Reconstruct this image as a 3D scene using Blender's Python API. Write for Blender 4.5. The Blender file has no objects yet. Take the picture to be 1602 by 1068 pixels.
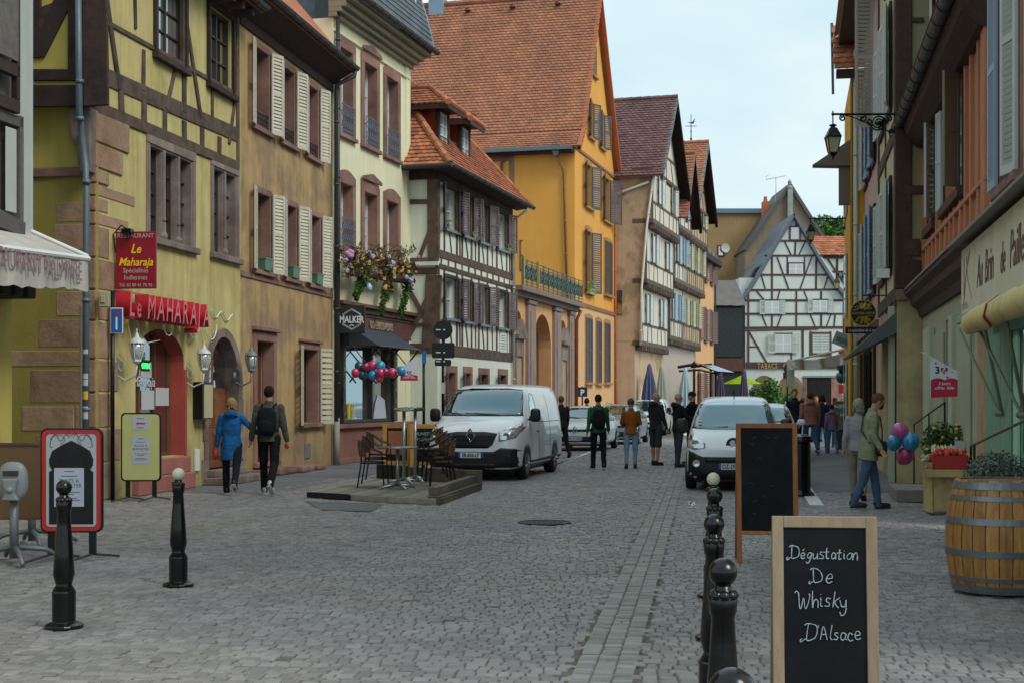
import bpy,bmesh,math,random
import numpy as np
from mathutils import Vector,Matrix,noise
from mathutils.bvhtree import BVHTree
random.seed(7)
sc=bpy.context.scene
# ---------------------------------------------------------------- camera
F,CX,YH,H=2225.0,801.0,625.0,1.65
cam_d=bpy.data.cameras.new("camera");cam=bpy.data.objects.new("camera",cam_d)
sc.collection.objects.link(cam);sc.camera=cam
cam.location=(0,0,H);cam.rotation_euler=(math.pi/2,0,0)
cam_d.sensor_width=36;cam_d.lens=F/1602*36
cam_d.shift_y=(YH-534)/1602
cam_d.clip_end=3000;cam_d.clip_start=.1
# ---------------------------------------------------------------- sky and sun (overcast)
SUN_EL,SUN_AZ=math.radians(44),math.radians(128)
world=bpy.data.worlds.new("World");sc.world=world;world.use_nodes=True
wn=world.node_tree;wn.nodes.clear()
def N(nt,t,**k):
 n=nt.nodes.new(t)
 for a,b in k.items():
  if a in n.inputs:n.inputs[a].default_value=b
  else:setattr(n,a,b)
 return n
wo=N(wn,'ShaderNodeOutputWorld');wb=N(wn,'ShaderNodeBackground');wb.inputs['Strength'].default_value=.1
sky=N(wn,'ShaderNodeTexSky',sky_type='NISHITA',sun_disc=False,sun_elevation=SUN_EL,sun_rotation=SUN_AZ,air_density=1.2,dust_density=2.5)
tc=N(wn,'ShaderNodeTexCoord');mp=N(wn,'ShaderNodeMapping');mp.inputs['Scale'].default_value=(1.0,1.0,2.6)
n1=N(wn,'ShaderNodeTexNoise');n1.inputs['Scale'].default_value=1.9;n1.inputs['Detail'].default_value=5;n1.inputs['Roughness'].default_value=.5
cr=N(wn,'ShaderNodeValToRGB')
cr.color_ramp.elements[0].position=.4;cr.color_ramp.elements[0].color=(4.2,6.3,7.2,1)
cr.color_ramp.elements[1].position=.6;cr.color_ramp.elements[1].color=(7.6,8.3,8.2,1)
mx=N(wn,'ShaderNodeMix',data_type='RGBA');mx.inputs[0].default_value=.86
wn.links.new(tc.outputs['Generated'],mp.inputs[0]);wn.links.new(mp.outputs[0],n1.inputs['Vector'])
wn.links.new(n1.outputs['Fac'],cr.inputs[0]);wn.links.new(sky.outputs[0],mx.inputs[6]);wn.links.new(cr.outputs[0],mx.inputs[7])
wn.links.new(mx.outputs[2],wb.inputs[0]);wn.links.new(wb.outputs[0],wo.inputs[0])
sl=bpy.data.lights.new("sun",'SUN');sl.energy=1.5;sl.angle=math.radians(24);sl.color=(1,.965,.9)
so=bpy.data.objects.new("sun",sl);sc.collection.objects.link(so)
sdir=Vector((math.sin(SUN_AZ)*math.cos(SUN_EL),math.cos(SUN_AZ)*math.cos(SUN_EL),math.sin(SUN_EL)))
so.rotation_euler=sdir.to_track_quat('Z','Y').to_euler();so.location=(0,-5,30)
sc.view_settings.view_transform='Standard';sc.view_settings.look='None'
sc.view_settings.exposure=0.42;sc.view_settings.gamma=1;sc.view_settings.use_curve_mapping=False
sc.cycles.max_bounces=6;sc.cycles.diffuse_bounces=3;sc.cycles.glossy_bounces=3
sc.cycles.use_denoising=True
# ---------------------------------------------------------------- colours and materials
def hx(s):
 s=s.lstrip('#');v=[int(s[i:i+2],16)/255 for i in(0,2,4)]
 return tuple((c/12.92 if c<=.04045 else((c+.055)/1.055)**2.4)for c in v)
def mul(c,k):return tuple(min(1,x*k)for x in c)
MATS={}
def mat(name,col,rough=.8,metal=0.,var=.18,scale=2.5,bump=.15,bscale=60.,col2=None,patch=.55,pscale=.7,streak=0.,spec=.5,tint=0.,coat=0.,emis=0.,objrand=0.,stretch=(1,1,1),soft=.12,transl=0.,grime=0.):
 if name in MATS:return MATS[name]
 if isinstance(col,str):col=hx(col)
 if isinstance(col2,str):col2=hx(col2)
 m=bpy.data.materials.new(name);m.use_nodes=True;nt=m.node_tree;nt.nodes.clear();lk=nt.links.new
 out=N(nt,'ShaderNodeOutputMaterial');b=N(nt,'ShaderNodeBsdfPrincipled');lk(b.outputs[0],out.inputs[0])
 b.inputs['Roughness'].default_value=rough;b.inputs['Metallic'].default_value=metal
 b.inputs['Specular IOR Level'].default_value=spec;b.inputs['Coat Weight'].default_value=coat;b.inputs['Coat Roughness'].default_value=.04
 t=N(nt,'ShaderNodeTexCoord');mpn=N(nt,'ShaderNodeMapping');mpn.inputs['Scale'].default_value=stretch
 lk(t.outputs['Object'],mpn.inputs[0])
 def noi(s,det=4,r=.55,src=mpn.outputs[0]):
  n=N(nt,'ShaderNodeTexNoise');n.inputs['Scale'].default_value=s;n.inputs['Detail'].default_value=det;n.inputs['Roughness'].default_value=r
  lk(src,n.inputs['Vector']);return n.outputs['Fac']
 def math_(op,a,bb):
  n=N(nt,'ShaderNodeMath',operation=op)
  for i,x in enumerate((a,bb)):
   if isinstance(x,(int,float)):n.inputs[i].default_value=x
   else:lk(x,n.inputs[i])
  return n.outputs[0]
 def rng(x,a,bb,c,d):
  n=N(nt,'ShaderNodeMapRange');lk(x,n.inputs[0])
  for i,v in enumerate((a,bb,c,d)):n.inputs[i+1].default_value=v
  return n.outputs[0]
 base=N(nt,'ShaderNodeRGB');base.outputs[0].default_value=(*col,1);cur=base.outputs[0]
 if col2 is not None:
  mxx=N(nt,'ShaderNodeMix',data_type='RGBA');lk(rng(noi(pscale,6,.62),patch-soft,patch+soft,0,1),mxx.inputs[0])
  lk(cur,mxx.inputs[6]);mxx.inputs[7].default_value=(*col2,1);cur=mxx.outputs[2]
 f=rng(noi(scale,5,.6),.25,.75,1-var,1+var)
 if streak:
  ms=N(nt,'ShaderNodeMapping');ms.inputs['Scale'].default_value=(3.2,3.2,.22);lk(t.outputs['Object'],ms.inputs[0])
  f=math_('MULTIPLY',f,rng(noi(1.6,6,.7,ms.outputs[0]),.35,.72,1+streak*.25,1-streak))
 if grime:
  sx_=N(nt,'ShaderNodeSeparateXYZ');lk(t.outputs['Object'],sx_.inputs[0]);zz_=math_('ADD',sx_.outputs[2],math_('MULTIPLY',noi(1.7,6,.7),-1.6));f=math_('MULTIPLY',f,rng(zz_,-.9,.5,1-grime,1))
 if tint:
  at=N(nt,'ShaderNodeAttribute',attribute_name='tint');f=math_('MULTIPLY',f,rng(at.outputs['Fac'],0,1,1-tint,1+tint))
 if objrand:
  oi=N(nt,'ShaderNodeObjectInfo');f=math_('MULTIPLY',f,rng(oi.outputs['Random'],0,1,1-objrand,1+objrand))
 vm=N(nt,'ShaderNodeVectorMath',operation='SCALE');lk(cur,vm.inputs[0]);lk(f,vm.inputs['Scale'])
 lk(vm.outputs[0],b.inputs['Base Color'])
 if rough>.25:
  lk(rng(noi(scale*2.3,3),.3,.7,max(.05,rough-.1),min(1,rough+.08)),b.inputs['Roughness'])
 if bump:
  bn=N(nt,'ShaderNodeBump');bn.inputs['Strength'].default_value=bump;bn.inputs['Distance'].default_value=.02
  lk(noi(bscale,5,.65),bn.inputs['Height']);lk(bn.outputs[0],b.inputs['Normal'])
 if emis:b.inputs['Emission Color'].default_value=(*col,1);b.inputs['Emission Strength'].default_value=emis
 if transl:
  b.inputs['Transmission Weight'].default_value=transl
 m.diffuse_color=(*col,1)
 MATS[name]=m;return m
def wood(name,col,**k):
 k.setdefault('var',.28);k.setdefault('scale',7);k.setdefault('bump',.5);k.setdefault('bscale',45);k.setdefault('tint',.25);k.setdefault('objrand',.15)
 return mat(name,col,**k)
def metal(name,col,rough=.4,**k):
 k.setdefault('var',.1);k.setdefault('bump',.04);k.setdefault('scale',6)
 return mat(name,col,rough,metal=k.pop('metal',.8),**k)
def plain(name,col,rough=.6,**k):
 k.setdefault('var',.06);k.setdefault('bump',.03)
 return mat(name,col,rough,**k)
def glassm(name,col,refl=.35,rough=.03,gc=(.9,.96,1)):
 """window glass: dark room behind, reflecting pane in front"""
 if name in MATS:return MATS[name]
 m=mat(name,col,rough,var=.35,scale=1.2,bump=.012,bscale=3.,spec=.9,coat=1.)
 nt=m.node_tree;b=[n for n in nt.nodes if n.type=='BSDF_PRINCIPLED'][0];out=[n for n in nt.nodes if n.type=='OUTPUT_MATERIAL'][0]
 g=N(nt,'ShaderNodeBsdfGlossy');g.inputs['Roughness'].default_value=rough;g.inputs['Color'].default_value=(*gc,1)
 fr=N(nt,'ShaderNodeFresnel');fr.inputs[0].default_value=1.5
 mr=N(nt,'ShaderNodeMapRange');mr.inputs[1].default_value=0;mr.inputs[2].default_value=1;mr.inputs[3].default_value=refl;mr.inputs[4].default_value=1
 mxs=N(nt,'ShaderNodeMixShader');nt.links.new(fr.outputs[0],mr.inputs[0]);nt.links.new(mr.outputs[0],mxs.inputs[0])
 nt.links.new(b.outputs[0],mxs.inputs[1]);nt.links.new(g.outputs[0],mxs.inputs[2]);nt.links.new(mxs.outputs[0],out.inputs[0])
 return m
 # ---------------------------------------------------------------- mesh builder
class MB:
 def __init__(s):s.v=[];s.f=[];s.t=[];s.m=[];s.mi=0
 def add(s,vs,fs,t=None):
  o=len(s.v);s.v+=[tuple(p)for p in vs];t=random.random()if t is None else t
  for f in fs:s.f.append(tuple(i+o for i in f));s.t.append(t);s.m.append(s.mi)
 def hexa(s,p,t=None):
  s.add(p,[(3,2,1,0),(4,5,6,7),(0,1,5,4),(1,2,6,5),(2,3,7,6),(3,0,4,7)],t)
 def box(s,x0,x1,y0,y1,z0,z1,t=None):
  s.hexa([(x0,y0,z0),(x1,y0,z0),(x1,y1,z0),(x0,y1,z0),(x0,y0,z1),(x1,y0,z1),(x1,y1,z1),(x0,y1,z1)],t)
 def quad(s,a,b,c,d,t=None):s.add([a,b,c,d],[(0,1,2,3)],t)
 def poly(s,pts,t=None):s.add(pts,[tuple(range(len(pts)))],t)
 def beam(s,p0,p1,w,y0=-.03,y1=.03,wob=0):
  dx,dz=p1[0]-p0[0],p1[1]-p0[1];L=math.hypot(dx,dz)or 1;nx,nz=-dz/L*w/2,dx/L*w/2
  def j():return random.uniform(-wob,wob)
  a=[(p0[0]-nx+j(),p0[1]-nz+j()),(p1[0]-nx+j(),p1[1]-nz+j()),(p1[0]+nx+j(),p1[1]+nz+j()),(p0[0]+nx+j(),p0[1]+nz+j())]
  s.prism(a,y0,y1)
 def prism(s,pts,y0,y1,t=None):
  n=len(pts);A=sum(pts[i][0]*pts[(i+1)%n][1]-pts[(i+1)%n][0]*pts[i][1]for i in range(n))
  if A<0:pts=pts[::-1]
  vs=[(x,y0,z)for x,z in pts]+[(x,y1,z)for x,z in pts]
  s.add(vs,[tuple(range(n)),tuple(range(2*n-1,n-1,-1))]+[(i,i+n,(i+1)%n+n,(i+1)%n)for i in range(n)],t)
 def prismz(s,pts,z0,z1,t=None):
  n=len(pts);A=sum(pts[i][0]*pts[(i+1)%n][1]-pts[(i+1)%n][0]*pts[i][1]for i in range(n))
  if A<0:pts=pts[::-1]
  vs=[(x,y,z0)for x,y in pts]+[(x,y,z1)for x,y in pts]
  s.add(vs,[tuple(range(n-1,-1,-1)),tuple(range(n,2*n))]+[(i,(i+1)%n,(i+1)%n+n,i+n)for i in range(n)],t)
 def tube(s,pts,r,n=8,cap=True,t=None,flat=1.):
  pts=[Vector(p)for p in pts];k=len(pts);rs=r if isinstance(r,(list,tuple))else[r]*k
  up=None;rings=[]
  for i,p in enumerate(pts):
   d=(pts[min(i+1,k-1)]-pts[max(i-1,0)])
   d=d.normalized()if d.length>1e-9 else Vector((0,0,1))
   if up is None:
    up=Vector((0,0,1))if abs(d.z)<.9 else Vector((0,1,0))
   a=d.cross(up);a=a.normalized()if a.length>1e-6 else Vector((1,0,0));up=a.cross(d).normalized()
   rings.append([p+(a*math.cos(q)+up*math.sin(q)*flat)*rs[i]for q in[2*math.pi*j/n for j in range(n)]])
  vs=[v for rg in rings for v in rg];fs=[]
  for i in range(k-1):
   for j in range(n):
    fs.append((i*n+j,i*n+(j+1)%n,(i+1)*n+(j+1)%n,(i+1)*n+j))
  if cap:fs+=[tuple(range(n-1,-1,-1)),tuple((k-1)*n+j for j in range(n))]
  s.add(vs,fs,t)
 def lathe(s,prof,c=(0,0,0),n=20,t=None,axis='z',a0=0,a1=2*math.pi,sq=0):
  vs=[];fs=[];full=abs(a1-a0-2*math.pi)<1e-6;m=n if full else n+1
  for r,z in prof:
   for j in range(m):
    q=a0+(a1-a0)*j/n;x,y=r*math.cos(q),r*math.sin(q)
    if axis=='z':vs.append((c[0]+x,c[1]+y,c[2]+z))
    elif axis=='y':vs.append((c[0]+x,c[1]+z,c[2]+y))
    else:vs.append((c[0]+z,c[1]+x,c[2]+y))
  for i in range(len(prof)-1):
   for j in range(n):
    fs.append((i*m+j,i*m+(j+1)%m,(i+1)*m+(j+1)%m,(i+1)*m+j))
  if full:
   if prof[0][0]>1e-6:fs.append(tuple(range(m-1,-1,-1)))
   if prof[-1][0]>1e-6:fs.append(tuple((len(prof)-1)*m+j for j in range(m)))
  s.add(vs,fs,t)
 def sphere(s,c,r,nu=12,nv=8,t=None,e=1.):
  r=(r,r,r)if isinstance(r,(int,float))else r;vs=[(c[0],c[1],c[2]-r[2])];fs=[]
  def pw(v):return math.copysign(abs(v)**e,v)
  for i in range(1,nv):
   ph=-math.pi/2+math.pi*i/nv
   for j in range(nu):
    q=2*math.pi*j/nu
    vs.append((c[0]+r[0]*pw(math.cos(ph))*pw(math.cos(q)),c[1]+r[1]*pw(math.cos(ph))*pw(math.sin(q)),c[2]+r[2]*pw(math.sin(ph))))
  vs.append((c[0],c[1],c[2]+r[2]));L=len(vs)-1
  for j in range(nu):
   fs.append((0,1+(j+1)%nu,1+j));fs.append((L,L-nu+j,L-nu+(j+1)%nu))
  for i in range(nv-2):
   for j in range(nu):
    a=1+i*nu;fs.append((a+j,a+(j+1)%nu,a+nu+(j+1)%nu,a+nu+j))
  s.add(vs,fs,t)
 def xf(s,M,start=0):
  for i in range(start,len(s.v)):s.v[i]=tuple(M@Vector(s.v[i]))
  return s
 def build(s,name,m,parent=None,smooth=False,loc=None,rot=None,bevel=0,M=None,kind=None,label=None):
  if M is not None:s.xf(M)
  me=bpy.data.meshes.new(name);me.from_pydata(s.v,[],s.f)
  if s.f:
   a=me.attributes.new('tint','FLOAT','FACE');a.data.foreach_set('value',s.t)
  for x in(m if isinstance(m,(list,tuple))else[m]):me.materials.append(x)
  if isinstance(m,(list,tuple)):me.polygons.foreach_set('material_index',s.m)
  if smooth:me.polygons.foreach_set('use_smooth',[True]*len(me.polygons))
  me.update()
  return link(name,me,parent,loc,rot,bevel,kind,label,smooth)
def link(name,me,parent=None,loc=None,rot=None,bevel=0,kind=None,label=None,smooth=False):
 o=bpy.data.objects.new(name,me);sc.collection.objects.link(o)
 if parent is not None:o.parent=parent
 if loc is not None:o.location=loc
 if rot is not None:o.rotation_euler=rot if isinstance(rot,(tuple,list))else(0,0,rot)
 if bevel:
  b=o.modifiers.new('bevel','BEVEL');b.width=bevel;b.segments=2 if bevel>.012 else 1;b.limit_method='ANGLE';b.angle_limit=math.radians(40)
 if smooth=='auto' or(smooth and bevel):pass
 if kind:o['kind']=kind
 if label:o['label']=label
 return o
def thing(name,label,cat,loc=(0,0,0),rot=0,group=None,scale=None):
 o=bpy.data.objects.new(name,None);sc.collection.objects.link(o);o.empty_display_size=.3
 o.location=loc;o.rotation_euler=rot if isinstance(rot,(tuple,list))else(0,0,rot)
 if scale:o.scale=(scale,)*3 if isinstance(scale,(int,float))else scale
 o['label']=label;o['category']=cat
 if group:o['group']=group
 return o
def tag(o,label,cat,group=None):
 o['label']=label;o['category']=cat
 if group:o['group']=group
 return o
def kids(o):return[c for c in o.children]
CH={}
def dup(root,loc,rot=None,label=None,group=None,scale=None):
 def cp(o,par):
  c=o.copy();sc.collection.objects.link(c)
  if par is not None:c.parent=par
  for k in[x for x in bpy.data.objects if x.parent==o]:cp(k,c)
  return c
 r=cp(root,None);r.location=loc
 if rot is not None:r.rotation_euler=rot if isinstance(rot,(tuple,list))else(0,0,rot)
 if scale:r.scale=(scale,)*3
 if label:r['label']=label
 if group:r['group']=group
 return r
TS_=bpy.data.scenes.new('scratch')
def evaluated(o):
 TS_.collection.objects.link(o);vl=TS_.view_layers[0];vl.update();dg=vl.depsgraph
 me=bpy.data.meshes.new_from_object(o.evaluated_get(dg));bpy.data.objects.remove(o);return me
def text(s,size,mt,parent=None,M=None,ext=.004,shear=0.,bold=0.,align='CENTER',name='lettering',sx=1.,loc=None,rot=None,space=1.,vert=False):
 """lettering mesh; lies in local x-z plane facing -y, origin at its anchor on the baseline"""
 cu=bpy.data.curves.new('t','FONT');cu.body=s;cu.size=size;cu.extrude=ext;cu.shear=shear;cu.offset=bold;cu.align_x=align
 cu.resolution_u=2;cu.space_character=space
 if vert:cu.space_line=.85
 me=evaluated(bpy.data.objects.new('t',cu))
 R=Matrix.Rotation(math.pi/2,4,'X')@Matrix.Diagonal((sx,1,1,1))
 me.transform((M@R)if M is not None else R)
 me.name=name;me.materials.clear();me.materials.append(mt)
 return link(name,me,parent,loc,rot)
 # ---------------------------------------------------------------- pixel -> place helpers
def D(py,z=0.):return F*(H-z)/(py-YH)
def G(px,py,z=0.):
 d=D(py,z);return Vector(((px-CX)/F*d,d,z))
def at(px,d,z=0.):return Vector(((px-CX)/F*d,d,z))
def zz(py,d):return H+(YH-py)/F*d
class Frame:
 """a facade: local x runs to the viewer's right along the wall, y into the building, z up"""
 def __init__(s,ox,oy,ang,e=None):
  s.o=Vector((ox,oy));s.a=ang;s.u=Vector((math.cos(ang),math.sin(ang)));s.n=Vector((-math.sin(ang),math.cos(ang)));s.e=e
 def d(s,px,y=0.):
  r=Vector(((px-CX)/F,1));return(s.o.dot(s.n)+y)/r.dot(s.n)
 def __call__(s,px,py,y=0.):
  d=s.d(px,y);p=Vector(((px-CX)/F*d,d));return((p-s.o).dot(s.u),H+(YH-py)/F*d)
 def x(s,px,y=0.):return s(px,0,y)[0]
 def z(s,px,py,y=0.):return s(px,py,y)[1]
def line_frame(c,m,d0,left=True):
 """wall X = c + m*d; origin at depth d0"""
 ang=math.atan2(1,m)
 if not left:ang-=math.pi
 return Frame(c+m*d0,d0,ang)
def side_frame(fr,x=0.,left_end=True):
 """the wall that turns the corner of fr at local x, seen from the camera side; local x = 0 at the corner"""
 p=fr.o+fr.u*x;return Frame(p.x,p.y,fr.a-math.pi/2 if left_end else fr.a+math.pi/2)
def sideM(x=0.,left_end=True):
 return Matrix.Translation((x,0,0))@Matrix.Rotation(-math.pi/2 if left_end else math.pi/2,4,'Z')
 # ---------------------------------------------------------------- shared materials
M_={}
M_['soil']=mat('joint_earth','#67625b',.95,var=.3,scale=9,bump=.5)
M_['cobble']=mat('cobble_granite','#827e80',.52,var=.2,scale=.9,bump=.6,bscale=38,col2='#8b857f',patch=.52,pscale=.3,tint=.22,spec=.5)
M_['cobble_l']=mat('cobble_pale','#8b8984',.6,var=.14,scale=1.5,bump=.5,bscale=38,tint=.24)
M_['asphalt']=mat('asphalt','#6e6e71',.9,var=.14,scale=3,bump=.55,bscale=150,col2='#595a5c',pscale=.5)
M_['paint_w']=mat('road_paint','#cfd3d3',.8,var=.15,col2='#8d8f90',patch=.66,pscale=5)
M_['moss']=mat('moss','#585c44',.95,var=.4,scale=20,bump=.4)
M_['glass']=glassm('window_glass',(.018,.022,.024),.16)
M_['glass_b']=glassm('window_glass_pale',(.06,.07,.075),.35)
M_['glass_c']=glassm('curtained_glass',(.2,.2,.18),.12)
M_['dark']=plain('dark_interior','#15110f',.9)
M_['sand']=mat('red_sandstone','#936f63',.9,var=.2,scale=2,bump=.35,bscale=30,col2='#6c5149',streak=.18,tint=.14)
M_['sand_g']=mat('weathered_sandstone','#8a7c75',.92,var=.25,scale=3,bump=.45,bscale=30,col2='#66534c',streak=.3,tint=.12)
M_['timber']=wood('old_timber','#5d4c40',rough=.9,stretch=(1,1,1),col2='#3f322a',pscale=3,patch=.55)
M_['timber_d']=wood('dark_timber','#3a2a24',rough=.85,col2='#271b18',pscale=3)
M_['soffit']=wood('soffit_wood','#3c2720',rough=.85,streak=0)
M_['zinc']=metal('zinc','#6d7a82',.45,metal=.6)
M_['zinc_d']=metal('dark_zinc','#47494a',.5,metal=.5)
M_['pipe_b']=metal('blue_grey_pipe','#5e6d78',.5,metal=.2)
M_['iron']=metal('black_iron','#121213',.35,metal=.3)
M_['steel']=metal('steel','#b8bcc0',.25,metal=1.)
M_['white_p']=plain('white_paint','#d8dbd6',.5,objrand=.05)
M_['shut_w']=plain('ivory_shutter_paint','#c2bfae',.6,tint=.08,col2='#a19e8f',patch=.6,pscale=2)
M_['shut_b']=plain('brown_shutter_paint','#5d5152',.6,tint=.1)
M_['shut_g']=plain('slate_shutter_paint','#4c4a4d',.6,tint=.1)
M_['shut_p']=plain('pale_shutter_paint','#b9c1bd',.6,tint=.08)
M_['shut_bl']=plain('blue_shutter_paint','#93a9bb',.55,tint=.08)
M_['frame_w']=plain('white_frame','#d3d7d6',.45)
M_['frame_d']=plain('dark_frame','#3a2e2a',.6)
M_['tile_o']=mat('orange_tile','#b0704f',.85,var=.2,scale=2.2,bump=.3,bscale=50,tint=.3,col2='#985f47',pscale=1.3)
M_['tile_r']=mat('brown_red_tile','#a26c50',.85,var=.14,scale=1.2,bump=.3,bscale=40,tint=.16,col2='#90604a',pscale=.45)
M_['tile_p']=mat('plum_tile','#6d5150',.85,var=.2,scale=1.5,bump=.3,bscale=40,tint=.22)
M_['slate']=mat('slate','#4e555c',.6,var=.2,scale=3,bump=.2,tint=.3)
# ---------------------------------------------------------------- architecture helpers
def wallmesh(mb,x0,x1,z0,z1,holes=(),y=0.,rev=.2):
 xs=sorted({x0,x1,*[min(max(v,x0),x1)for h in holes for v in h[:2]]});zs=sorted({z0,z1,*[min(max(v,z0),z1)for h in holes for v in h[2:4]]})
 for i in range(len(xs)-1):
  for j in range(len(zs)-1):
   cx_,cz=(xs[i]+xs[i+1])/2,(zs[j]+zs[j+1])/2
   if any(h[0]<cx_<h[1]and h[2]<cz<h[3]for h in holes):continue
   mb.quad((xs[i],y,zs[j]),(xs[i+1],y,zs[j]),(xs[i+1],y,zs[j+1]),(xs[i],y,zs[j+1]),.5)
 for a,b,c,d in[h[:4]for h in holes]:
  Y=y+rev
  mb.quad((a,y,c),(a,y,d),(a,Y,d),(a,Y,c),.5);mb.quad((b,y,d),(b,y,c),(b,Y,c),(b,Y,d),.5)
  mb.quad((a,y,d),(b,y,d),(b,Y,d),(a,Y,d),.5);mb.quad((a,Y,c),(b,Y,c),(b,y,c),(a,y,c),.5)
def archfill(mb,a,b,zs,d,y=0.,rev=.2,n=14,expo=2.):
 """fills the corners of a rectangular hole above an arched opening springing at zs, crown d"""
 cx_,rx,rz=(a+b)/2,(b-a)/2,d-zs;P=[]
 for i in range(n+1):
  q=math.pi-math.pi*i/n;P.append((cx_+rx*math.cos(q),zs+rz*max(0,math.sin(q))**(2/expo)))
 for i in range(n):
  (xa,za),(xb,zb_)=P[i],P[i+1]
  mb.quad((xa,y,za),(xb,y,zb_),(xb,y,d),(xa,y,d),.5)
  mb.quad((xa,y,za),(xa,y+rev,za),(xb,y+rev,zb_),(xb,y,zb_),.5)
 return P
def shell(mb,x0,x1,depth,z0,z1,top=False):
 mb.quad((x0,depth,z0),(x0,0,z0),(x0,0,z1),(x0,depth,z1),.5)
 mb.quad((x1,0,z0),(x1,depth,z0),(x1,depth,z1),(x1,0,z1),.5)
 mb.quad((x1,depth,z0),(x0,depth,z0),(x0,depth,z1),(x1,depth,z1),.5)
 if top:mb.quad((x0,0,z1),(x1,0,z1),(x1,depth,z1),(x0,depth,z1),.5)
def win(par,x0,x1,z0,z1,y=.15,fm=None,gm=None,nx=2,nz=3,fw=.055,bw=.028,panes=True,name='window',M=None,label=None):
 fm=fm or M_['frame_w'];gm=gm or M_['glass'];gm=M_['glass_c']if gm is M_['glass']and random.random()<.3 else gm;mb=MB()
 mb.box(x0,x0+fw,y-.03,y+.03,z0,z1);mb.box(x1-fw,x1,y-.03,y+.03,z0,z1)
 mb.box(x0+fw,x1-fw,y-.03,y+.03,z0,z0+fw);mb.box(x0+fw,x1-fw,y-.03,y+.03,z1-fw,z1)
 cw,chh=(x1-x0-2*fw)/nx,(z1-z0-2*fw)/nz
 for i in range(1,nx):
  w_=fw*.9 if nx==2 else bw
  mb.box(x0+fw+i*cw-w_/2,x0+fw+i*cw+w_/2,y-.025,y+.025,z0+fw,z1-fw)
 for j in range(1,nz):mb.box(x0+fw,x1-fw,y-.018,y+.02,z0+fw+j*chh-bw/2,z0+fw+j*chh+bw/2)
 w=mb.build(name,fm,par,M=M,label=label)
 if panes:
  for i in range(nx):
   for j in range(nz):
    g=MB();g.box(x0+fw+i*cw,x0+fw+(i+1)*cw,y+.021,y+.03,z0+fw+j*chh,z0+fw+(j+1)*chh);g.build('pane',gm,w,M=M)
 else:
  g=MB();g.box(x0+fw,x1-fw,y+.021,y+.03,z0+fw,z1-fw);g.build('pane',gm,w,M=M)
 return w
_shc={}
def shutter(par,hx_,z0,z1,w,side,ang,m,y=-.03,pitch=.055,indiv=False,solid=False,M=None):
 """side -1: hinged at the left edge of the opening, +1 at the right; ang = opening angle in degrees"""
 h=z1-z0;key=(round(w,2),round(h,2),m.name,pitch,indiv,solid);k0=(round(w,2),round(h,2),pitch,solid,indiv,m.name)
 if k0 not in _shc:
  mb=MB();t=.035;st=min(.055,w*.16)
  mb.box(0,st,-t/2,t/2,0,h);mb.box(w-st,w,-t/2,t/2,0,h)
  rails=[(0,.09),(h*.5-.035,h*.5+.035),(h-.07,h)]
  for a,b in rails:mb.box(st,w-st,-t/2,t/2,a,b)
  slat=MB();sp=[]
  if solid:mb.box(st,w-st,-t/4,t/4,.09,h-.07)
  else:
   for(a,b)in((.09,h*.5-.035),(h*.5+.035,h-.07)):
    n=max(2,int((b-a)/pitch));p=(b-a)/n
    for i in range(n):sp.append(a+p*(i+.5))
   for z in sp:
    tgt=slat if indiv else mb;zo=0 if indiv else z;ss=pitch*.45
    tgt.hexa([(st,-t*.4,zo-ss),(w-st,-t*.4,zo-ss),(w-st,-t*.4+.008,zo-ss),(st,-t*.4+.008,zo-ss),(st,t*.4-.008,zo+ss*.7),(w-st,t*.4-.008,zo+ss*.7),(w-st,t*.4,zo+ss*.7),(st,t*.4,zo+ss*.7)],.5)
    if indiv:break
  me=mb.build('shutter',m).data;bpy.data.objects.remove(bpy.data.objects[-1]if False else[o for o in bpy.data.objects if o.data==me][0])
  ms=None
  if indiv:
   oo=slat.build('slat',m);ms=oo.data;bpy.data.objects.remove(oo)
  _shc[k0]=(me,ms,sp)
 me,ms,sp=_shc[k0];a=math.radians(ang)
 rot=-a if side<0 else math.pi+a
 base=Matrix.Translation((hx_,y,z0))@Matrix.Rotation(rot,4,'Z')
 if M is not None:base=M@base
 o=link('shutter',me,par);o.matrix_local=base
 if ms:
  for z in sp:
   s=link('slat',ms,o);s.location=(0,0,z)
 return o
def shutters(par,x0,x1,z0,z1,m,aL=168,aR=168,w=None,**k):
 w=w or(x1-x0)/2
 if aL:shutter(par,x0,z0,z1,w,-1,aL,m,**k)
 if aR:shutter(par,x1,z0,z1,w,1,aR,m,**k)
def surround(par,x0,x1,z0,z1,w=.14,m=None,sill=.08,proud=.03,y=0.,M=None,head=.0,arch=0.,rv=.24):
 """stone frame round an opening: two jambs, a head and a sill, each a stone of its own"""
 m=m or M_['sand'];ff=y-proud
 fr=MB();fr.box(x0-w,x0-.002,ff,y+.04,z0,z1);fr.box(x1+.002,x1+w,ff,y+.04,z0,z1)
 if arch:
  n=8;pts=[(x0-w,z1+.002)]+[(x1+w,z1+.002)]+[(x1+w-(x1-x0+2*w)*i/n,z1+w+arch*math.sin(math.pi*i/n))for i in range(n+1)]
  fr.prism(pts,ff,y+.04)
 else:fr.box(x0-w,x1+w,ff,y+.04,z1+.002,z1+w+head)
 if rv:fr.box(x0,x0+.014,ff,y+rv,z0,z1);fr.box(x1-.014,x1,ff,y+rv,z0,z1);fr.box(x0+.014,x1-.014,ff,y+rv,z1-.014,z1)
 o=fr.build('window_surround',m,par,M=M,bevel=.004)
 s=MB();s.box(x0-w-.03,x1+w+.03,ff-sill,y+.15,z0-.1,z0-.002);s.build('sill',m,o,M=M,bevel=.006)
 return o
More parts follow.
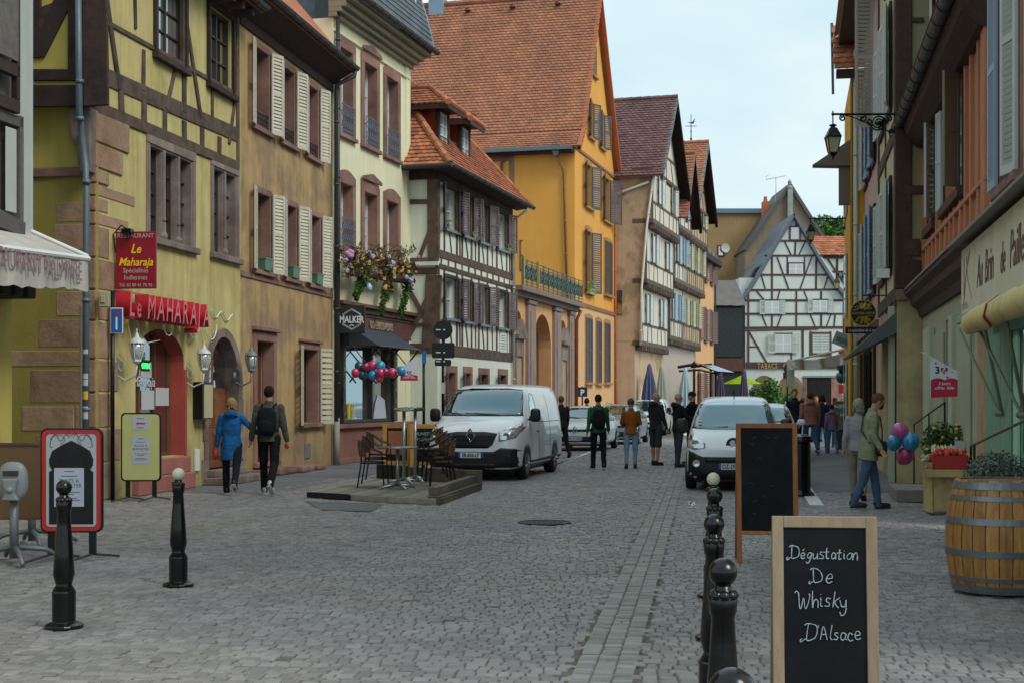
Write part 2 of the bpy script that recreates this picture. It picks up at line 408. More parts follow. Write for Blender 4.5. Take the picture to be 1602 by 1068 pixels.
def beams(par,fr,lst,m=None,y0=-.03,y1=.05,M=None,wob=.012,name='beam'):
 for b in lst:
  p0=fr(b[0],b[1],y0);p1=fr(b[2],b[3],y0);mb=MB();mb.beam(p0,p1,b[4],y0+(b[5]if len(b)>5 else 0)+random.uniform(-.006,.006),y1,wob)
  mb.build(name,m or M_['timber'],par,M=M,bevel=.012)
def zbeams(par,lst,m=None,y0=-.03,y1=.05,M=None,wob=.01):
 """beams given in metres: x0,z0,x1,z1,w"""
 for b in lst:
  mb=MB();mb.beam(b[:2],b[2:4],b[4],y0+random.uniform(-.006,.006),y1,wob);mb.build('beam',m or M_['timber'],par,M=M,bevel=.01)
def tiles(par,P0,ex,ev,width,height,m,tw=.17,te=.15,lft=lambda v:0,rgt=None,lift=.02,nind=0,W=None,name='roof_tile',slab=None):
 """courses of rounded tiles on a plane; lft/rgt give the clipped span at height v"""
 P0,ex,ev=Vector(P0),Vector(ex).normalized(),Vector(ev).normalized();nn=ex.cross(ev).normalized();rgt=rgt or(lambda v:width)
 rows=int(height/te);pos=[]
 for r in range(rows):
  v=r*te;a,b=lft(v+te/2),rgt(v+te/2)
  if b-a<tw*.6:continue
  n=max(1,int(round((b-a)/tw)));off=(r%2)*tw/2
  u=a+tw/2-off
  while u<b+tw*.3:
   uu=min(max(u,a+tw*.25),b-tw*.25);pos.append((uu,v));u+=tw
 def shape(mb,M,t=None):
  h=te*1.25;w=tw*.485
  q=[(-w,te*.22,.012),(-w*.62,te*.06,.014),(0,0,.016),(w*.62,te*.06,.014),(w,te*.22,.012),(w,h,.0),(-w,h,.0)]
  vs=[M@Vector((x,y,z+lift*1.0*(1-y/h)))for x,y,z in q];vb=[M@Vector((x,y,-.01))for x,y,z in q[:5]]
  mb.add(vs+vb,[(0,1,2,3,4,5,6),(0,7,8,1),(1,8,9,2),(2,9,10,3),(3,10,11,4)],t)
 B=Matrix((ex,ev,nn)).transposed().to_4x4()
 if nind and W is not None:
  cw=Vector((0,0,H))
  pos.sort(key=lambda p:((W@(P0+ex*p[0]+ev*p[1]))-cw).length)
 mb=MB();ms=[];
 for k in range(6):
  q=MB();shape(q,Matrix.Identity(4),k/5)
  if nind:oo=q.build('tile_shape',m);ms.append(oo.data);bpy.data.objects.remove(oo)
 for i,(u,v)in enumerate(pos):
  Mx=Matrix.Translation(P0+ex*u+ev*v+nn*random.uniform(0,.006))@B@Matrix.Rotation(random.gauss(0,.018),4,'Z')
  if i<nind:
   o=link(name,random.choice(ms),par);o.matrix_local=Mx
  else:shape(mb,Mx)
 if mb.v:mb.build(name+'s',m,par,kind='stuff')
def gutter(par,p0,p1,r=.075,m=None,name='gutter',brackets=True):
 p0,p1=Vector(p0),Vector(p1);d=(p1-p0);L=d.length;d.normalize();s=d.cross(Vector((0,0,1))).normalized();mb=MB();n=8
 for rr,flip in((r,0),(r-.008,1)):
  vs=[]
  for p in(p0,p1):
   for j in range(n+1):
    q=math.pi+math.pi*j/n;vs.append(p+s*math.cos(q)*rr+Vector((0,0,1))*math.sin(q)*rr)
  fs=[(j,j+1,n+2+j,n+1+j)for j in range(n)]
  mb.add(vs,[f[::-1]for f in fs]if flip else fs,.5)
 mb.tube([p0+s*r,p1+s*r],.012,6)
 mb.tube([p0-s*r,p1-s*r],.008,6)
 if brackets:
  k=int(L/.6)
  for i in range(k+1):
   c=p0+d*(L*i/max(1,k));mb.tube([c+s*math.cos(q)*(r+.006)+Vector((0,0,1))*math.sin(q)*(r+.006)for q in[math.pi+math.pi*j/6 for j in range(7)]],.008,4)
 return mb.build(name,m or M_['zinc_d'],par,smooth=False)
def pipe(par,pts,r=.05,m=None,name='downpipe',collars=True,n=12,M=None):
 mb=MB();mb.tube(pts,r,n)
 if collars:
  for a,b in zip(pts,pts[1:]):
   a,b=Vector(a),Vector(b)
   if(b-a).length>1.5:
    k=int((b-a).length/1.8)
    for i in range(k+1):
     c=a+(b-a)*((i+.5)/(k+1));d=(b-a).normalized()*.025;mb.tube([c-d,c+d],r+.014,n)
 return mb.build(name,m or M_['zinc_d'],par,smooth=True,M=M)
def bars_panel(mb,x0,x1,z0,z1,y,step=.1,r=.008):
 for z in(z0,z1,z0+(z1-z0)*.12):mb.box(x0,x1,y-.01,y+.01,z-.01,z+.01)
 n=max(2,int((x1-x0)/step))
 for i in range(n+1):
  x=x0+(x1-x0)*i/n;mb.tube([(x,y,z0),(x,y,z1)],r,5)
  if i<n:
   cxx=x+(x1-x0)/n/2;rr=(x1-x0)/n*.36
   for zc in(z0+(z1-z0)*.35,z0+(z1-z0)*.72):
    mb.tube([(cxx+rr*math.cos(q),y,zc+rr*1.5*math.sin(q))for q in[2*math.pi*k/10 for k in range(11)]],r*.7,4,cap=False)
def house(name,label,fr,group=None,k=1.):return thing(name,label,'house',(fr.o.x*k,fr.o.y*k,-.35 if k>1 else 0),fr.a,group,k if k>1 else None)
def WM(fr):return Matrix.Translation((fr.o.x,fr.o.y,0))@Matrix.Rotation(fr.a,4,'Z')
# ================================================================ ground
gs=MB();gs.quad((-400,-60,-.03),(400,-60,-.03),(400,900,-.03),(-400,900,-.03));ground=gs.build('ground',mat('far_ground','#6f6e70',.9,bump=.6,bscale=14,var=.2),kind='structure')
road=MB();road.quad((-14,2,-.013),(24,2,-.013),(60,130,-.013),(-10,130,-.013));road=road.build('road',M_['soil'],kind='structure')
def left_limit(d):return-10.5+.1636*d-.05 if d<36 else-14.31+.269*d-.05
def strip_c(d):return .59+.134*(d-8.9)*1.0
def build_cobbles():
 rs=np.random.RandomState(3);Q=[]
 th=math.atan(.13);cs,sn=math.cos(th),math.sin(th)
 v=7.4;row=0
 while v<62:
  ph=rs.uniform(.092,.118)if v<34 else .15
  # visible half widths
  y0=v
  xl=max(-(CX+30)/F*y0*1.02-.2,left_limit(y0)-.2);xr=min((1602-CX+30)/F*y0*1.02+.2,2.164+.1973*y0+.3)
  x=xl+rs.uniform(0,.1)
  while x<xr:
   w=rs.uniform(.072,.13)
   c=strip_c(y0);xc=x+w/2
   bow=.10*math.sin((xc-c)*.9)+.05*math.sin(xc*2.1+y0*.3)
   yy=y0+.13*(-(xc))+bow*.6 if False else y0-.10*xc+bow*.5
   onstrip=abs(xc-strip_c(yy))<.20
   asph=(yy>25.6 and xc>strip_c(yy)+.62)or(yy>26 and xc<-4.0+.17*(yy-26)-(.5 if yy<30 else 0))
   if not onstrip and not asph:Q.append((xc,yy,w/2-.004,ph/2-.0035,rs.normal(0,.02)-.08,0,rs.uniform()))
   x+=w
  v+=ph;row+=1
 v=7.6
 while v<60:
  L=rs.uniform(.07,.1)
  for k in range(3):
   c=strip_c(v)+(-.13+.13*k);Q.append((c,v+rs.uniform(-.02,.02),.061,L/2-.006 if k!=3 else L/2-.006,-.13+rs.normal(0,.03),1,rs.uniform()))
  v+=L
 Q=np.array(Q);d2=Q[:,0]**2+Q[:,1]**2
 vis=(np.abs(Q[:,0])/Q[:,1]<.365)&(Q[:,1]>8.35)
 order=np.argsort(np.where(vis,d2,1e9));near=order[:300];mask=np.ones(len(Q),bool);mask[near]=False
 def stone_verts(q,rs):
  x,y,a,b,t,k,r=q;z=rs.normal(0,.0035)-.004+(-.012 if k==1 and False else 0);tx,ty=rs.normal(0,.022,2);j=rs.normal(0,.0022,(4,2));e=.007
  cs,sn=math.cos(t),math.sin(t);o=[]
  for(sx,sy),jj in zip(((-1,-1),(1,-1),(1,1),(-1,1)),j):
   X,Y=sx*a+jj[0],sy*b+jj[1];o.append((x+X*cs-Y*sn,y+X*sn+Y*cs,-.03))
  for(sx,sy),jj in zip(((-1,-1),(1,-1),(1,1),(-1,1)),j):
   X,Y=sx*(a)+jj[0],sy*(b)+jj[1];o.append((x+X*cs-Y*sn,y+X*sn+Y*cs,z-.008))
  for(sx,sy),jj in zip(((-1,-1),(1,-1),(1,1),(-1,1)),j):
   X,Y=sx*(a-e)+jj[0],sy*(b-e)+jj[1];o.append((x+X*cs-Y*sn,y+X*sn+Y*cs,z+X*tx+Y*ty))
  return o
 FS=[(0,1,5,4),(1,2,6,5),(2,3,7,6),(3,0,4,7),(4,5,9,8),(5,6,10,9),(6,7,11,10),(7,4,8,11),(8,9,10,11)]
 far=Q[mask]
 for kind,nm in((0,'cobbles'),(1,'gutter_cobbles')):
  mb=MB()
  for q in far[far[:,5]==kind]:mb.add(stone_verts(q,rs),FS,float(q[6]))
  mb.build(nm,M_['cobble']if kind==0 else M_['cobble_l'],road,kind='stuff')
 for q in Q[near]:
  mb=MB();mb.add(stone_verts(q,rs),FS,float(q[6]));mb.build('cobble',M_['cobble']if q[5]==0 else M_['cobble_l'],road)
  # moss in the joints beside the strip
 ms=MB()
 for s_ in(-.2,.2,0.):
  v=7.8
  while v<24:
   if rs.uniform()<(.7 if s_ else .25):
    c=strip_c(v)+s_;L=rs.uniform(.05,.3);w=rs.uniform(.006,.014)
    ms.quad((c-w,v,-.006),(c+w,v,-.006),(c+w+.13*L,v+L,-.006),(c-w+.13*L,v+L,-.006))
   v+=.25
 ms.build('moss',M_['moss'],road,kind='stuff')
build_cobbles()
# smooth surfaces: pavement on the left beyond the restaurant, parking and pavement on the right
asp=MB()
def strip(mb,pts,z=-.002):mb.poly([(x,y,z)for x,y in pts])
strip(asp,[(strip_c(25.6)+.62,25.45),(7.6,25.2),(14.2,60),(strip_c(60)+.62,60)])
right_pavement=asp.build('parking_bay',M_['asphalt'],kind='structure')
asl=MB();strip(asl,[(-6.6,26.0),(-4.05,26.0),(1.6,60),(.6,60),(-4.6,36.0),(-4.6,36.)][:5])
asl.build('left_pavement',M_['asphalt'],kind='structure')
lines=MB()
def seg(mb,a,b,w,z=.003):
 a,b=Vector(a),Vector(b);n=(b-a).normalized();n=Vector((-n.y,n.x))*w/2;mb.quad((*(a-n),z),(*(b-n),z),(*(b+n),z),(*(a+n),z))
seg(lines,G(1232,722).xy,G(1278,790).xy,.22,.004)
seg(lines,G(868,727).xy,G(925,706).xy,.12,.004);seg(lines,G(868,727).xy,G(905,712).xy,.1,.004)
lines.build('parking_line',M_['paint_w'],kind='structure')
mk=MB()
for a,b in(((1078,789),(1083,784)),((1083,784),(1088,789)),((1078,784),(1088,794)),((1078,794),(1088,791)),((1081,797),(1087,797))):
 seg(mk,G(*a).xy,G(*b).xy,.04,.004)
mk.build('painted_mark',M_['paint_w'],kind='structure')
# manhole cover and darker patch in front of the deck
mh=thing('manhole_cover','round cast iron manhole cover set flush in the cobbled road','manhole cover',G(852,817))
b=MB();b.lathe([(.36,0),(.36,.012),(.33,.014),(.33,.006),(0,.006)],n=28);b.build('frame',metal('cast_iron','#3d3f41',.6,metal=.5),mh)
b=MB()
for i in range(-4,5):
 for j in range(-4,5):
  if(i*i+j*j)<15:b.box(i*.07-.024,i*.07+.024,j*.07-.024,j*.07+.024,.006,.012)
b.build('tread',metal('cast_iron','#3d3f41'),mh)
pt=MB();strip(pt,[G(478,783).xy,G(500,797).xy,G(580,800).xy,G(600,788).xy],.005);pt.build('tarmac_patch',M_['asphalt'],road)
# ================================================================ left side
K=1.0714
pl_y=mat('yellow_green_plaster','#c2b479',.92,var=.12,scale=1.4,bump=.25,bscale=18,col2='#b3a668',patch=.56,pscale=.9,soft=.05,streak=.3,grime=.3)
pl_y2=mat('strong_yellow_plaster','#bcac5c',.92,var=.12,scale=1.4,bump=.25,bscale=18,streak=.1,grime=.3)
pl_o=mat('ochre_brown_plaster','#b39668',.92,var=.12,scale=1.2,bump=.2,bscale=25,col2='#967c5e',patch=.52,pscale=.8,soft=.06,streak=.32,grime=.3)
pl_c=mat('cream_plaster','#e2dfbc',.92,var=.05,scale=1.2,bump=.12,bscale=25,streak=.14,grime=.3)
pl_w=mat('lime_white_plaster','#d6dbcc',.92,var=.06,scale=2,bump=.15,bscale=20,streak=.15,grime=.3)
pl_g=mat('golden_plaster','#e0a24a',.9,var=.05,scale=.8,bump=.08,bscale=25,col2='#d69a48',pscale=.3,streak=.05)
pl_pk=mat('apricot_plaster','#d6a877',.9,var=.07,scale=1,bump=.08,bscale=25,streak=.08)
# ---------------- B1: yellow restaurant house
f1=line_frame(-10.5,.1636,23.0);s1=side_frame(f1)
B1=house('restaurant_house','yellow half-timbered restaurant house with sandstone quoins and red letter sign',f1)
E1=f1.x(376);z1t=9.45
z_band=f1.z(262,219)
mb=MB()
h3=(f1.x(233),f1.x(301),f1.z(265,378),f1.z(265,238));h4=(f1.x(333),f1.x(370),f1.z(352,400),f1.z(352,268))
u1=(f1.x(243),f1.x(287),f1.z(265,92),z1t-.25);u2=(f1.x(326),f1.x(362),f1.z(344,136),f1.z(344,20))
shp=(f1.x(212),f1.x(288),.62,f1.z(240,514));dor=(f1.x(325),f1.x(372),.28,f1.z(345,527))
wallmesh(mb,0,E1,0,z1t,[h3,h4,u1,u2,shp,dor],rev=.3)
archfill(mb,shp[0],shp[1],shp[3]-.55,shp[3],rev=.3);archfill(mb,dor[0],dor[1],dor[3]-.95,dor[3],rev=.3,expo=1.8)
mb.build('wall',pl_y,B1)
mb=MB();shell(mb,0,E1,9,0,z1t);mb.build('rear_wall',pl_y2,B1)
mb=MB();wallmesh(mb,-9,.05,0,s1.z(100,262));mb.build('side_wall',pl_y2,B1,M=sideM())
# side wall lies at x=0 already from shell; a jettied timber storey overhangs it toward the alley
ju=.34;zj=s1.z(100,160,-ju)
mb=MB();mb.box(-9,-.002,-ju,-.004,zj,z1t,.5);mb.build('jettied_wall',pl_y2,B1,M=sideM())
beams(B1,s1,[(20,117,150,117,.2),(20,150,148,150,.36),(147,-70,149,166,.42),(55,84,104,-10,.3),(50,32,86,18,.3),(120,-60,120,112,.3),(52,90,55,-60,.2)],M_['timber_d'],y0=-ju-.05,y1=-ju+.02,M=sideM())
beams(B1,f1,[(153,114,375,213,.3),(152,167,375,261,.2),(166,34,372,148,.1)],M_['timber'])
beams(B1,f1,[(151,-60,152,172,.42),(212,-40,214,46,.1),(227,78,226,143,.1),(168,0,189,142,.13),(289,-30,290,176,.15),(293,30,316,186,.12),(277,105,262,172,.11),(334,138,334,193,.1),(371,148,360,226,.11),(373,20,374,262,.13),(191,142,192,178,.17),(227,158,227,192,.17),(260,172,260,210,.17),(290,190,290,223,.17),(318,200,318,236,.17),(345,214,345,245,.17)],M_['timber'],y0=-.036)
for u in(u1,u2):
 w=win(B1,*u[:2],u[2],u[3],.1,M_['frame_d'],M_['glass'],2,3,.06);
 mb=MB();mb.box(u[0]-.1,u[0]-.002,-.07,.05,u[2]-.04,u[3]+.1);mb.box(u[1]+.002,u[1]+.1,-.07,.05,u[2]-.04,u[3]+.1);mb.box(u[0]-.1,u[1]+.1,-.07,.05,u[3]+.002,u[3]+.12);mb.build('window_surround',M_['timber_d'],B1,bevel=.006)
 mb=MB();mb.box(u[0]-.14,u[1]+.14,-.12,.1,u[2]-.16,u[2]-.045);mb.build('sill',M_['timber_d'],B1,bevel=.008)
for h,nm in((h3,3),(h4,2)):
 mb=MB();w=.13
 mb.box(h[0]-w,h[0]-.002,-.025,.05,h[2],h[3]);mb.box(h[1]+.002,h[1]+w,-.025,.05,h[2],h[3]);mb.box(h[0]-w,h[1]+w,-.03,.05,h[3]+.002,h[3]+.2);mb.build('window_surround',M_['sand_g'],B1,bevel=.01)
 mb=MB();mb.box(h[0],h[0]+.07,.0,.25,h[2],h[3]);mb.box(h[1]-.07,h[1],.0,.25,h[2],h[3]);mb.box(h[0]+.07,h[1]-.07,.0,.25,h[3]-.03,h[3]);mb.build('reveal',M_['sand_g'],B1)
 mb=MB();mb.box(h[0]-w-.05,h[1]+w+.05,-.1,.2,h[2]-.12,h[2]-.002);mb.build('sill',M_['sand_g'],B1,bevel=.01)
 for k in range(1,nm):
  x=h[0]+(h[1]-h[0])*k/nm;mb=MB();mb.box(x-.08,x+.08,.02,.22,h[2],h[3]);mb.box(x-.05,x+.05,-.01,.02,h[2]+.35,h[3]);mb.lathe([(.07,0),(.085,.05),(.05,.12),(.045,.3)],(x,.01,h[2]+.02),8);mb.build('mullion',M_['sand_g'],B1)
 for k in range(nm):
  a=h[0]+(h[1]-h[0])*k/nm+(.08 if k else 0);b=h[0]+(h[1]-h[0])*(k+1)/nm-(.08 if k<nm-1 else 0)
  win(B1,a,b,h[2],h[3],.15,M_['frame_d'],M_['glass'],1,4,.045)
  # quoins (front and side), each a stone
qs=mat('quoin_stone','#9c806a',.95,var=.25,scale=4,bump=.7,bscale=14,col2='#8a6a4e',pscale=1.5,objrand=.16)
for(a,b,c,d)in[(151,200,174,222),(151,190,224,262),(151,168,264,286),(151,210,288,306),(151,168,308,330),(151,200,332,351),(151,170,353,402),(151,186,404,452),(151,194,454,500),(151,178,502,560),(151,184,562,612),(151,176,614,668),(151,188,670,722),(151,180,724,782)]:
 x0,x1=0,f1.x(b);zc=f1.x(a);z1_,z0_=f1.z(152,c),f1.z(152,d);dep=.035 if c<265 else .014
 mb=MB();mb.box(-.04,x1,-dep,.12,max(0,z0_),z1_-.012);mb.build('stone',qs,B1,bevel=.01)
for(a,b,c,d)in[(88,150,316,348),(84,150,350,392),(88,150,455,495),(60,150,498,543),(15,150,547,573),(47,150,577,630),(34,116,634,674),(118,150,634,676),(56,150,678,720),(40,150,724,775),(128,150,395,452)]:
 mb=MB();x0=s1.x(a);x1=s1.x(b);mb.box(x0,min(x1,-.045),-.005-random.random()*.006,.1,max(.0,s1.z(100,d)),s1.z(100,c)-.012);mb.build('stone',qs,B1,bevel=.012,M=sideM())
mb=MB();mb.box(-5,-.05,-.05,.1,s1.z(100,277),s1.z(100,264));mb.build('string_course',M_['sand'],B1,M=sideM(),bevel=.01)
# corbel that carries the jettied corner
mb=MB();zc=zj-.01;mb.prism([(-.36,zc),(.02,zc),(.02,zc-1.1),(-.16,zc-1.1),(-.2,zc-.75),(-.28,zc-.6),(-.34,zc-.3)],-.24,.06);mb.build('corbel',M_['sand_g'],B1,M=sideM(),bevel=.02)
# shop window: red reveal, oak post, sill steps
red=mat('brick_red_paint','#a8483e',.75,var=.12,streak=.1)
mb=MB();P=archfill(MB(),shp[0]+.02,shp[1]-.02,shp[3]-.55,shp[3]-.02)
for(xa,za),(xb,zb_)in zip(P,P[1:]):mb.quad((xa,.004,za),(xa,.296,za),(xb,.296,zb_),(xb,.004,zb_),.5)
mb.box(shp[1]-.03,shp[1]-.004,.004,.296,shp[2],shp[3]-.55);mb.box(shp[1],shp[1]+.1,-.02,.05,shp[2]-.5,shp[2]+1.6)
mb.build('reveal',red,B1)
mb=MB();mb.box(shp[0]-.15,shp[1]+.25,-.14,.1,.0,.3);mb.box(shp[0]-.05,shp[1]+.2,-.06,.25,.3,.6);mb.build('plinth',mat('pink_stone_step','#9a6258',.9,var=.2,bump=.3,objrand=.1),B1,bevel=.02)
w=win(B1,shp[0],shp[1],shp[2],shp[3],.28,wood('oak_frame','#6d4526',rough=.6),M_['glass'],3,1,.07,.06)
# things seen in the shop window
for(px0,py0,px1,py1,nm,mt_)in((219,566,236,590,'notice','paper'),(241,606,263,634,'menu_sheet','paper'),(220,610,240,640,'menu_sheet','paper')):
 a,b=f1(px0,py0,.27),f1(px1,py1,.27);mb=MB();mb.box(a[0],b[0],.255,.262,f1.z((px0+px1)/2,py1,.27),f1.z((px0+px1)/2,py0,.27));mb.build(nm,plain('paper','#b9bdc0',.9),B1)
text('Maharaja',.26,plain('white_lettering','#cfd5d8',.6),B1,Matrix.Translation((f1.x(246),.25,f1.z(246,604))),.002,.3,.0)
text('Le',.22,MATS['white_lettering'],B1,Matrix.Translation((f1.x(241),.25,f1.z(241,590))),.002,.3,.0)
osn=thing('open_sign','small green lit open sign hanging in the restaurant window','sign',f1.o.to_3d()+Vector((f1.u.x*f1.x(248),f1.u.y*f1.x(248),f1.z(248,580)))+Vector((.25*f1.n.x,.25*f1.n.y,0)),f1.a)
mb=MB();mb.box(-.19,.19,0,.03,0,.2);mb.build('case',M_['iron'],osn)
text('OPEN',.13,plain('green_led','#2fe060',.5,emis=1.6),osn,Matrix.Translation((0,-.006,.05)),.003,0,.006)
# statue figure inside the window
st=thing('doorman_statue','painted wooden doorman statue in green turban inside the restaurant window','statue',(f1.o.x+f1.u.x*f1.x(218)+f1.n.x*.2,f1.o.y+f1.u.y*f1.x(218)+f1.n.y*.2,.64),f1.a)
mb=MB();mb.lathe([(.14,0),(.15,.5),(.1,.75),(.06,.84),(.06,.9)],n=12);mb.build('body',mat('brown_cloth','#4e3a2a',.9),st,smooth=True)
mb=MB();mb.sphere((0,-.01,1.0),(.085,.09,.12),12,8);mb.sphere((0,-.1,.98),(.02,.03,.03),6,4);mb.build('head',plain('golden_skin','#a87d3a',.5),st,smooth=True)
mb=MB();mb.sphere((0,0,1.13),(.12,.12,.09),12,6);mb.tube([(.0,-.02,1.17),(.02,-.01,1.34)],[.04,.01],6);mb.build('turban',plain('green_cloth','#2c4a35',.9),st,smooth=True)
# arched stone doorway with panelled door
P=archfill(MB(),dor[0],dor[1],dor[3]-.95,dor[3],expo=1.8);c0=((dor[0]+dor[1])/2,dor[3]-.95)
Po=[(c0[0]+(p[0]-c0[0])*1.3,c0[1]+(p[1]-c0[1])*1.2)for p in P]
for i in range(0,14,2):
 mb=MB();mb.prism([P[i],P[i+1],P[i+2],Po[i+2],Po[i+1],Po[i]],-.03,.04);mb.build('voussoir',M_['sand_g'],B1,bevel=.008)
mb=MB()
for(xa_,za_),(xb_,zb2_)in zip(P,P[1:]):mb.quad((xa_*.995+c0[0]*.005,.0,za_-.012),(xa_*.995+c0[0]*.005,.24,za_-.012),(xb_*.995+c0[0]*.005,.24,zb2_-.012),(xb_*.995+c0[0]*.005,.0,zb2_-.012))
mb.box(dor[0],dor[0]+.012,0,.24,dor[2],dor[3]-.95);mb.box(dor[1]-.012,dor[1],0,.24,dor[2],dor[3]-.95);mb.build('reveal',M_['sand_g'],B1)
for sgn,xa in((-1,dor[0]),(1,dor[1])):
 z=0
 while z<dor[3]-.96:
  hh=random.uniform(.35,.5);w=random.uniform(.2,.34);mb=MB();x0,x1=sorted((xa+sgn*.002,xa+sgn*w));mb.box(x0,x1,-.03,.05,z+.004,min(z+hh,dor[3]-.955));mb.build('jamb_stone',M_['sand_g'],B1,bevel=.01);z+=hh
dw=wood('brown_door','#7b4a2a',rough=.5,bump=.2)
d_=MB();d_.box(dor[0],dor[1],.24,.29,dor[2],dor[3]);dd=d_.build('door',dw,B1)
cxm=(dor[0]+dor[1])/2
for(a,b)in((dor[0]+.1,cxm-.05),(cxm+.05,dor[1]-.1)):
 for(z0_,z1_)in((.45,1.0),(1.1,1.75)):
  m_=MB();m_.box(a,b,.225,.238,z0_,z1_);m_.box(a+.05,b-.05,.21,.225,z0_+.05,z1_-.05);m_.build('door_panel',dw,dd,bevel=.006)
 m_=MB();m_.box(a+.02,b-.02,.232,.238,1.9,2.6);m_.build('pane',M_['glass'],dd)
mb=MB();mb.box(dor[0]-.3,dor[1]+.1,-.55,.3,0,.14);mb.box(dor[0]-.1,dor[1]+.05,-.2,.3,.14,.28);mb.build('doorstep',M_['sand_g'],B1,bevel=.02)
# menu case, mailbox panel, cable runs, wavy white cable over the door
mb=MB();mb.box(f1.x(301),f1.x(317),-.2,-.02,f1.z(308,655),f1.z(308,597));mc=tag(mb.build('menu_case',M_['iron'],None,M=WM(f1)),'black menu case with a yellowed page on the wall left of the arched door','menu case')
mb=MB();mb.box(f1.x(303),f1.x(317)-.02,-.215,-.203,f1.z(308,653),f1.z(308,601));mb.build('page',plain('old_paper','#b9ad8a',.8),mc,M=WM(f1))
mb=MB();mb.box(f1.x(303),f1.x(309),-.05,-.003,f1.z(306,736),f1.z(306,702));tag(mb.build('meter_box',M_['white_p'],None,M=WM(f1),bevel=.008),'narrow white meter box on the yellow wall between shop window and arched door','meter box')
cab=MB()
def loc1(pts,y=-.03):return[(f1.x(a,y),y,f1.z(a,b,y))for a,b in pts]
cab.tube(loc1([(170,482),(198,495),(210,560)]),.009,5);cab.tube(loc1([(214,497),(222,538),(250,532)]),.009,5)
for a in(245,285,312):
 cab.tube([(f1.x(a+9-9*math.cos(q)),-.12,f1.z(a,498+(a-245)*.12)-.3*math.sin(q))for q in[math.pi*i/8 for i in range(9)]],.012,5)
cab.tube([(f1.x(a),-.04,f1.z(a,490+6*math.sin((a-330)*.35)+(a-330)*.25))for a in range(328,364,3)],.014,5)
cab.build('cable',M_['white_p'],B1)
# deep red letters
rp=plain('red_letter_face','#d03a50',.35,coat=.4)
LS=thing('letter_sign','deep red and pink channel letters reading Le MAHARAJA above the shop arch','sign',(f1.o.x+f1.u.x*f1.x(200,-.35)-f1.n.x*.24,f1.o.y+f1.u.y*f1.x(200,-.35)-f1.n.y*.24,0),f1.a)
xs0=0.;Ltot=f1.x(328,-.35)-f1.x(200,-.35);zL=f1.z(262,503,-.3)
rs_=plain('red_letter_side','#b01f2c',.4,coat=.3)
chars='Le MAHARAJA';adv=[.09,.085,.04,.125,.11,.11,.11,.11,.11,.08,.11];u=0;S=Ltot/sum(adv)
for ch,a in zip(chars,adv):
 if ch!=' ':
  sz=.58 if ch!='e' else .5
  text(ch,sz,rs_,LS,Matrix.Translation((u*S,0,zL)),.12,.12,.012,'LEFT','letter',sx=.8)
  text(ch,sz*.98,rp,LS,Matrix.Translation((u*S,-.128,zL)),.004,.12,.0,'LEFT','letter_face',sx=.8)
 u+=a
mb=MB();mb.box(0,Ltot,.1,.13,zL-.03,zL);mb.box(0,Ltot,.1,.13,zL+.42,zL+.44);mb.build('rail',rs_,LS)
# projecting Maharaja sign
ds=22.07*K
def perp(fr,px,d=None):pass
wx=-10.5+.1636*ds
SG=thing('restaurant_sign','dark red hanging sign with yellow lettering Le Maharaja on the corner house','sign',(wx+.04,ds,0),math.radians(-4))
sw=(246-182)/F*ds;sx0=(182-CX)/F*ds-wx-.04;zb_,zt_=zz(452,ds),zz(363,ds)
mb=MB();mb.box(sx0,sx0+sw,-.03,.03,zb_,zt_);mb.build('panel',plain('dark_red_panel','#8e1224',.45),SG,bevel=.006)
wl,yl=plain('grey_lettering','#b9a9a2',.6),plain('yellow_lettering','#f2cf1c',.5)
cxs=sx0+sw/2
for s_,z_,si,mt_,sh,bo in(('RESTAURANT',.80,.105,wl,0,0),('Le',.56,.21,yl,.3,.003),('Maharaja',.36,.19,yl,.3,.002),('Spécialités',.25,.11,wl,0,0),('Indiennes',.14,.11,wl,0,0),('Tél. 03 89 41 70 95',.03,.075,wl,0,0)):
 text(s_,si,mt_,SG,Matrix.Translation((cxs,-.034,zb_+z_*(zt_-zb_)/.9)),.002,sh,bo,sx=.95 if si<.15 else .85)
mb=MB();
for z_ in(zb_+.12,zt_-.12):mb.box(0,sx0,-.012,.012,z_-.015,z_+.015)
mb.build('bracket',plain('dark_red_panel','#8e1224'),SG)
mb=MB();mb.box(sx0+.16,sx0+.32,-.22,-.06,zt_-.05,zt_+.03);mb.tube([(sx0+.24,-.1,zt_+.02),(sx0+.1,-.05,zt_+.1),(-.02,-.05,zt_-.05),(0,0,zt_-.35)],.012,6);mb.build('floodlight',M_['iron'],SG)
# wall lanterns
lw=plain('white_lantern_iron','#c5c8c4',.5);lg=glassm('lantern_glass',(.45,.48,.46),.2)
def wall_lantern(px,py,label,m=lw):
 x,z=f1(px,py,-.35)if px<376 else f1(px,py,-.35)
 p=f1.o+f1.u*x-f1.n*.35;L=thing('wall_lantern',label,'lantern',(p.x,p.y,z),f1.a,'lanterns on the restaurant front')
 b=MB();b.tube([(0,.34,-.42),(0,.2,-.5),(0,.02,-.42),(0,0,-.22)],.018,6);b.tube([(0,.34,-.1),(0,.22,-.2),(0,.25,-.35),(0,.32,-.3)],.012,6);b.lathe([(.09,-.01),(.09,.01)],(0,.35,-.3),10,axis='y');b.build('bracket',m,L,smooth=True)
 b=MB();b.lathe([(.04,-.22),(.075,-.18),(.06,-.15)],n=10);b.lathe([(.135,.12),(.11,.17),(.05,.21),(.03,.27),(.012,.3),(.012,.36),(.0,.37)],n=12)
 for j in range(6):
  q=j*math.pi/3;b.tube([(.065*math.cos(q),.065*math.sin(q),-.16),(.115*math.cos(q),.115*math.sin(q),.0),(.12*math.cos(q),.12*math.sin(q),.13)],.008,4)
 b.build('frame',m,L,smooth=False)
 b=MB();b.lathe([(.055,-.15),(.1,-.06),(.11,.05),(.1,.12)],n=12);b.build('glass',lg,L,smooth=True)
 return L
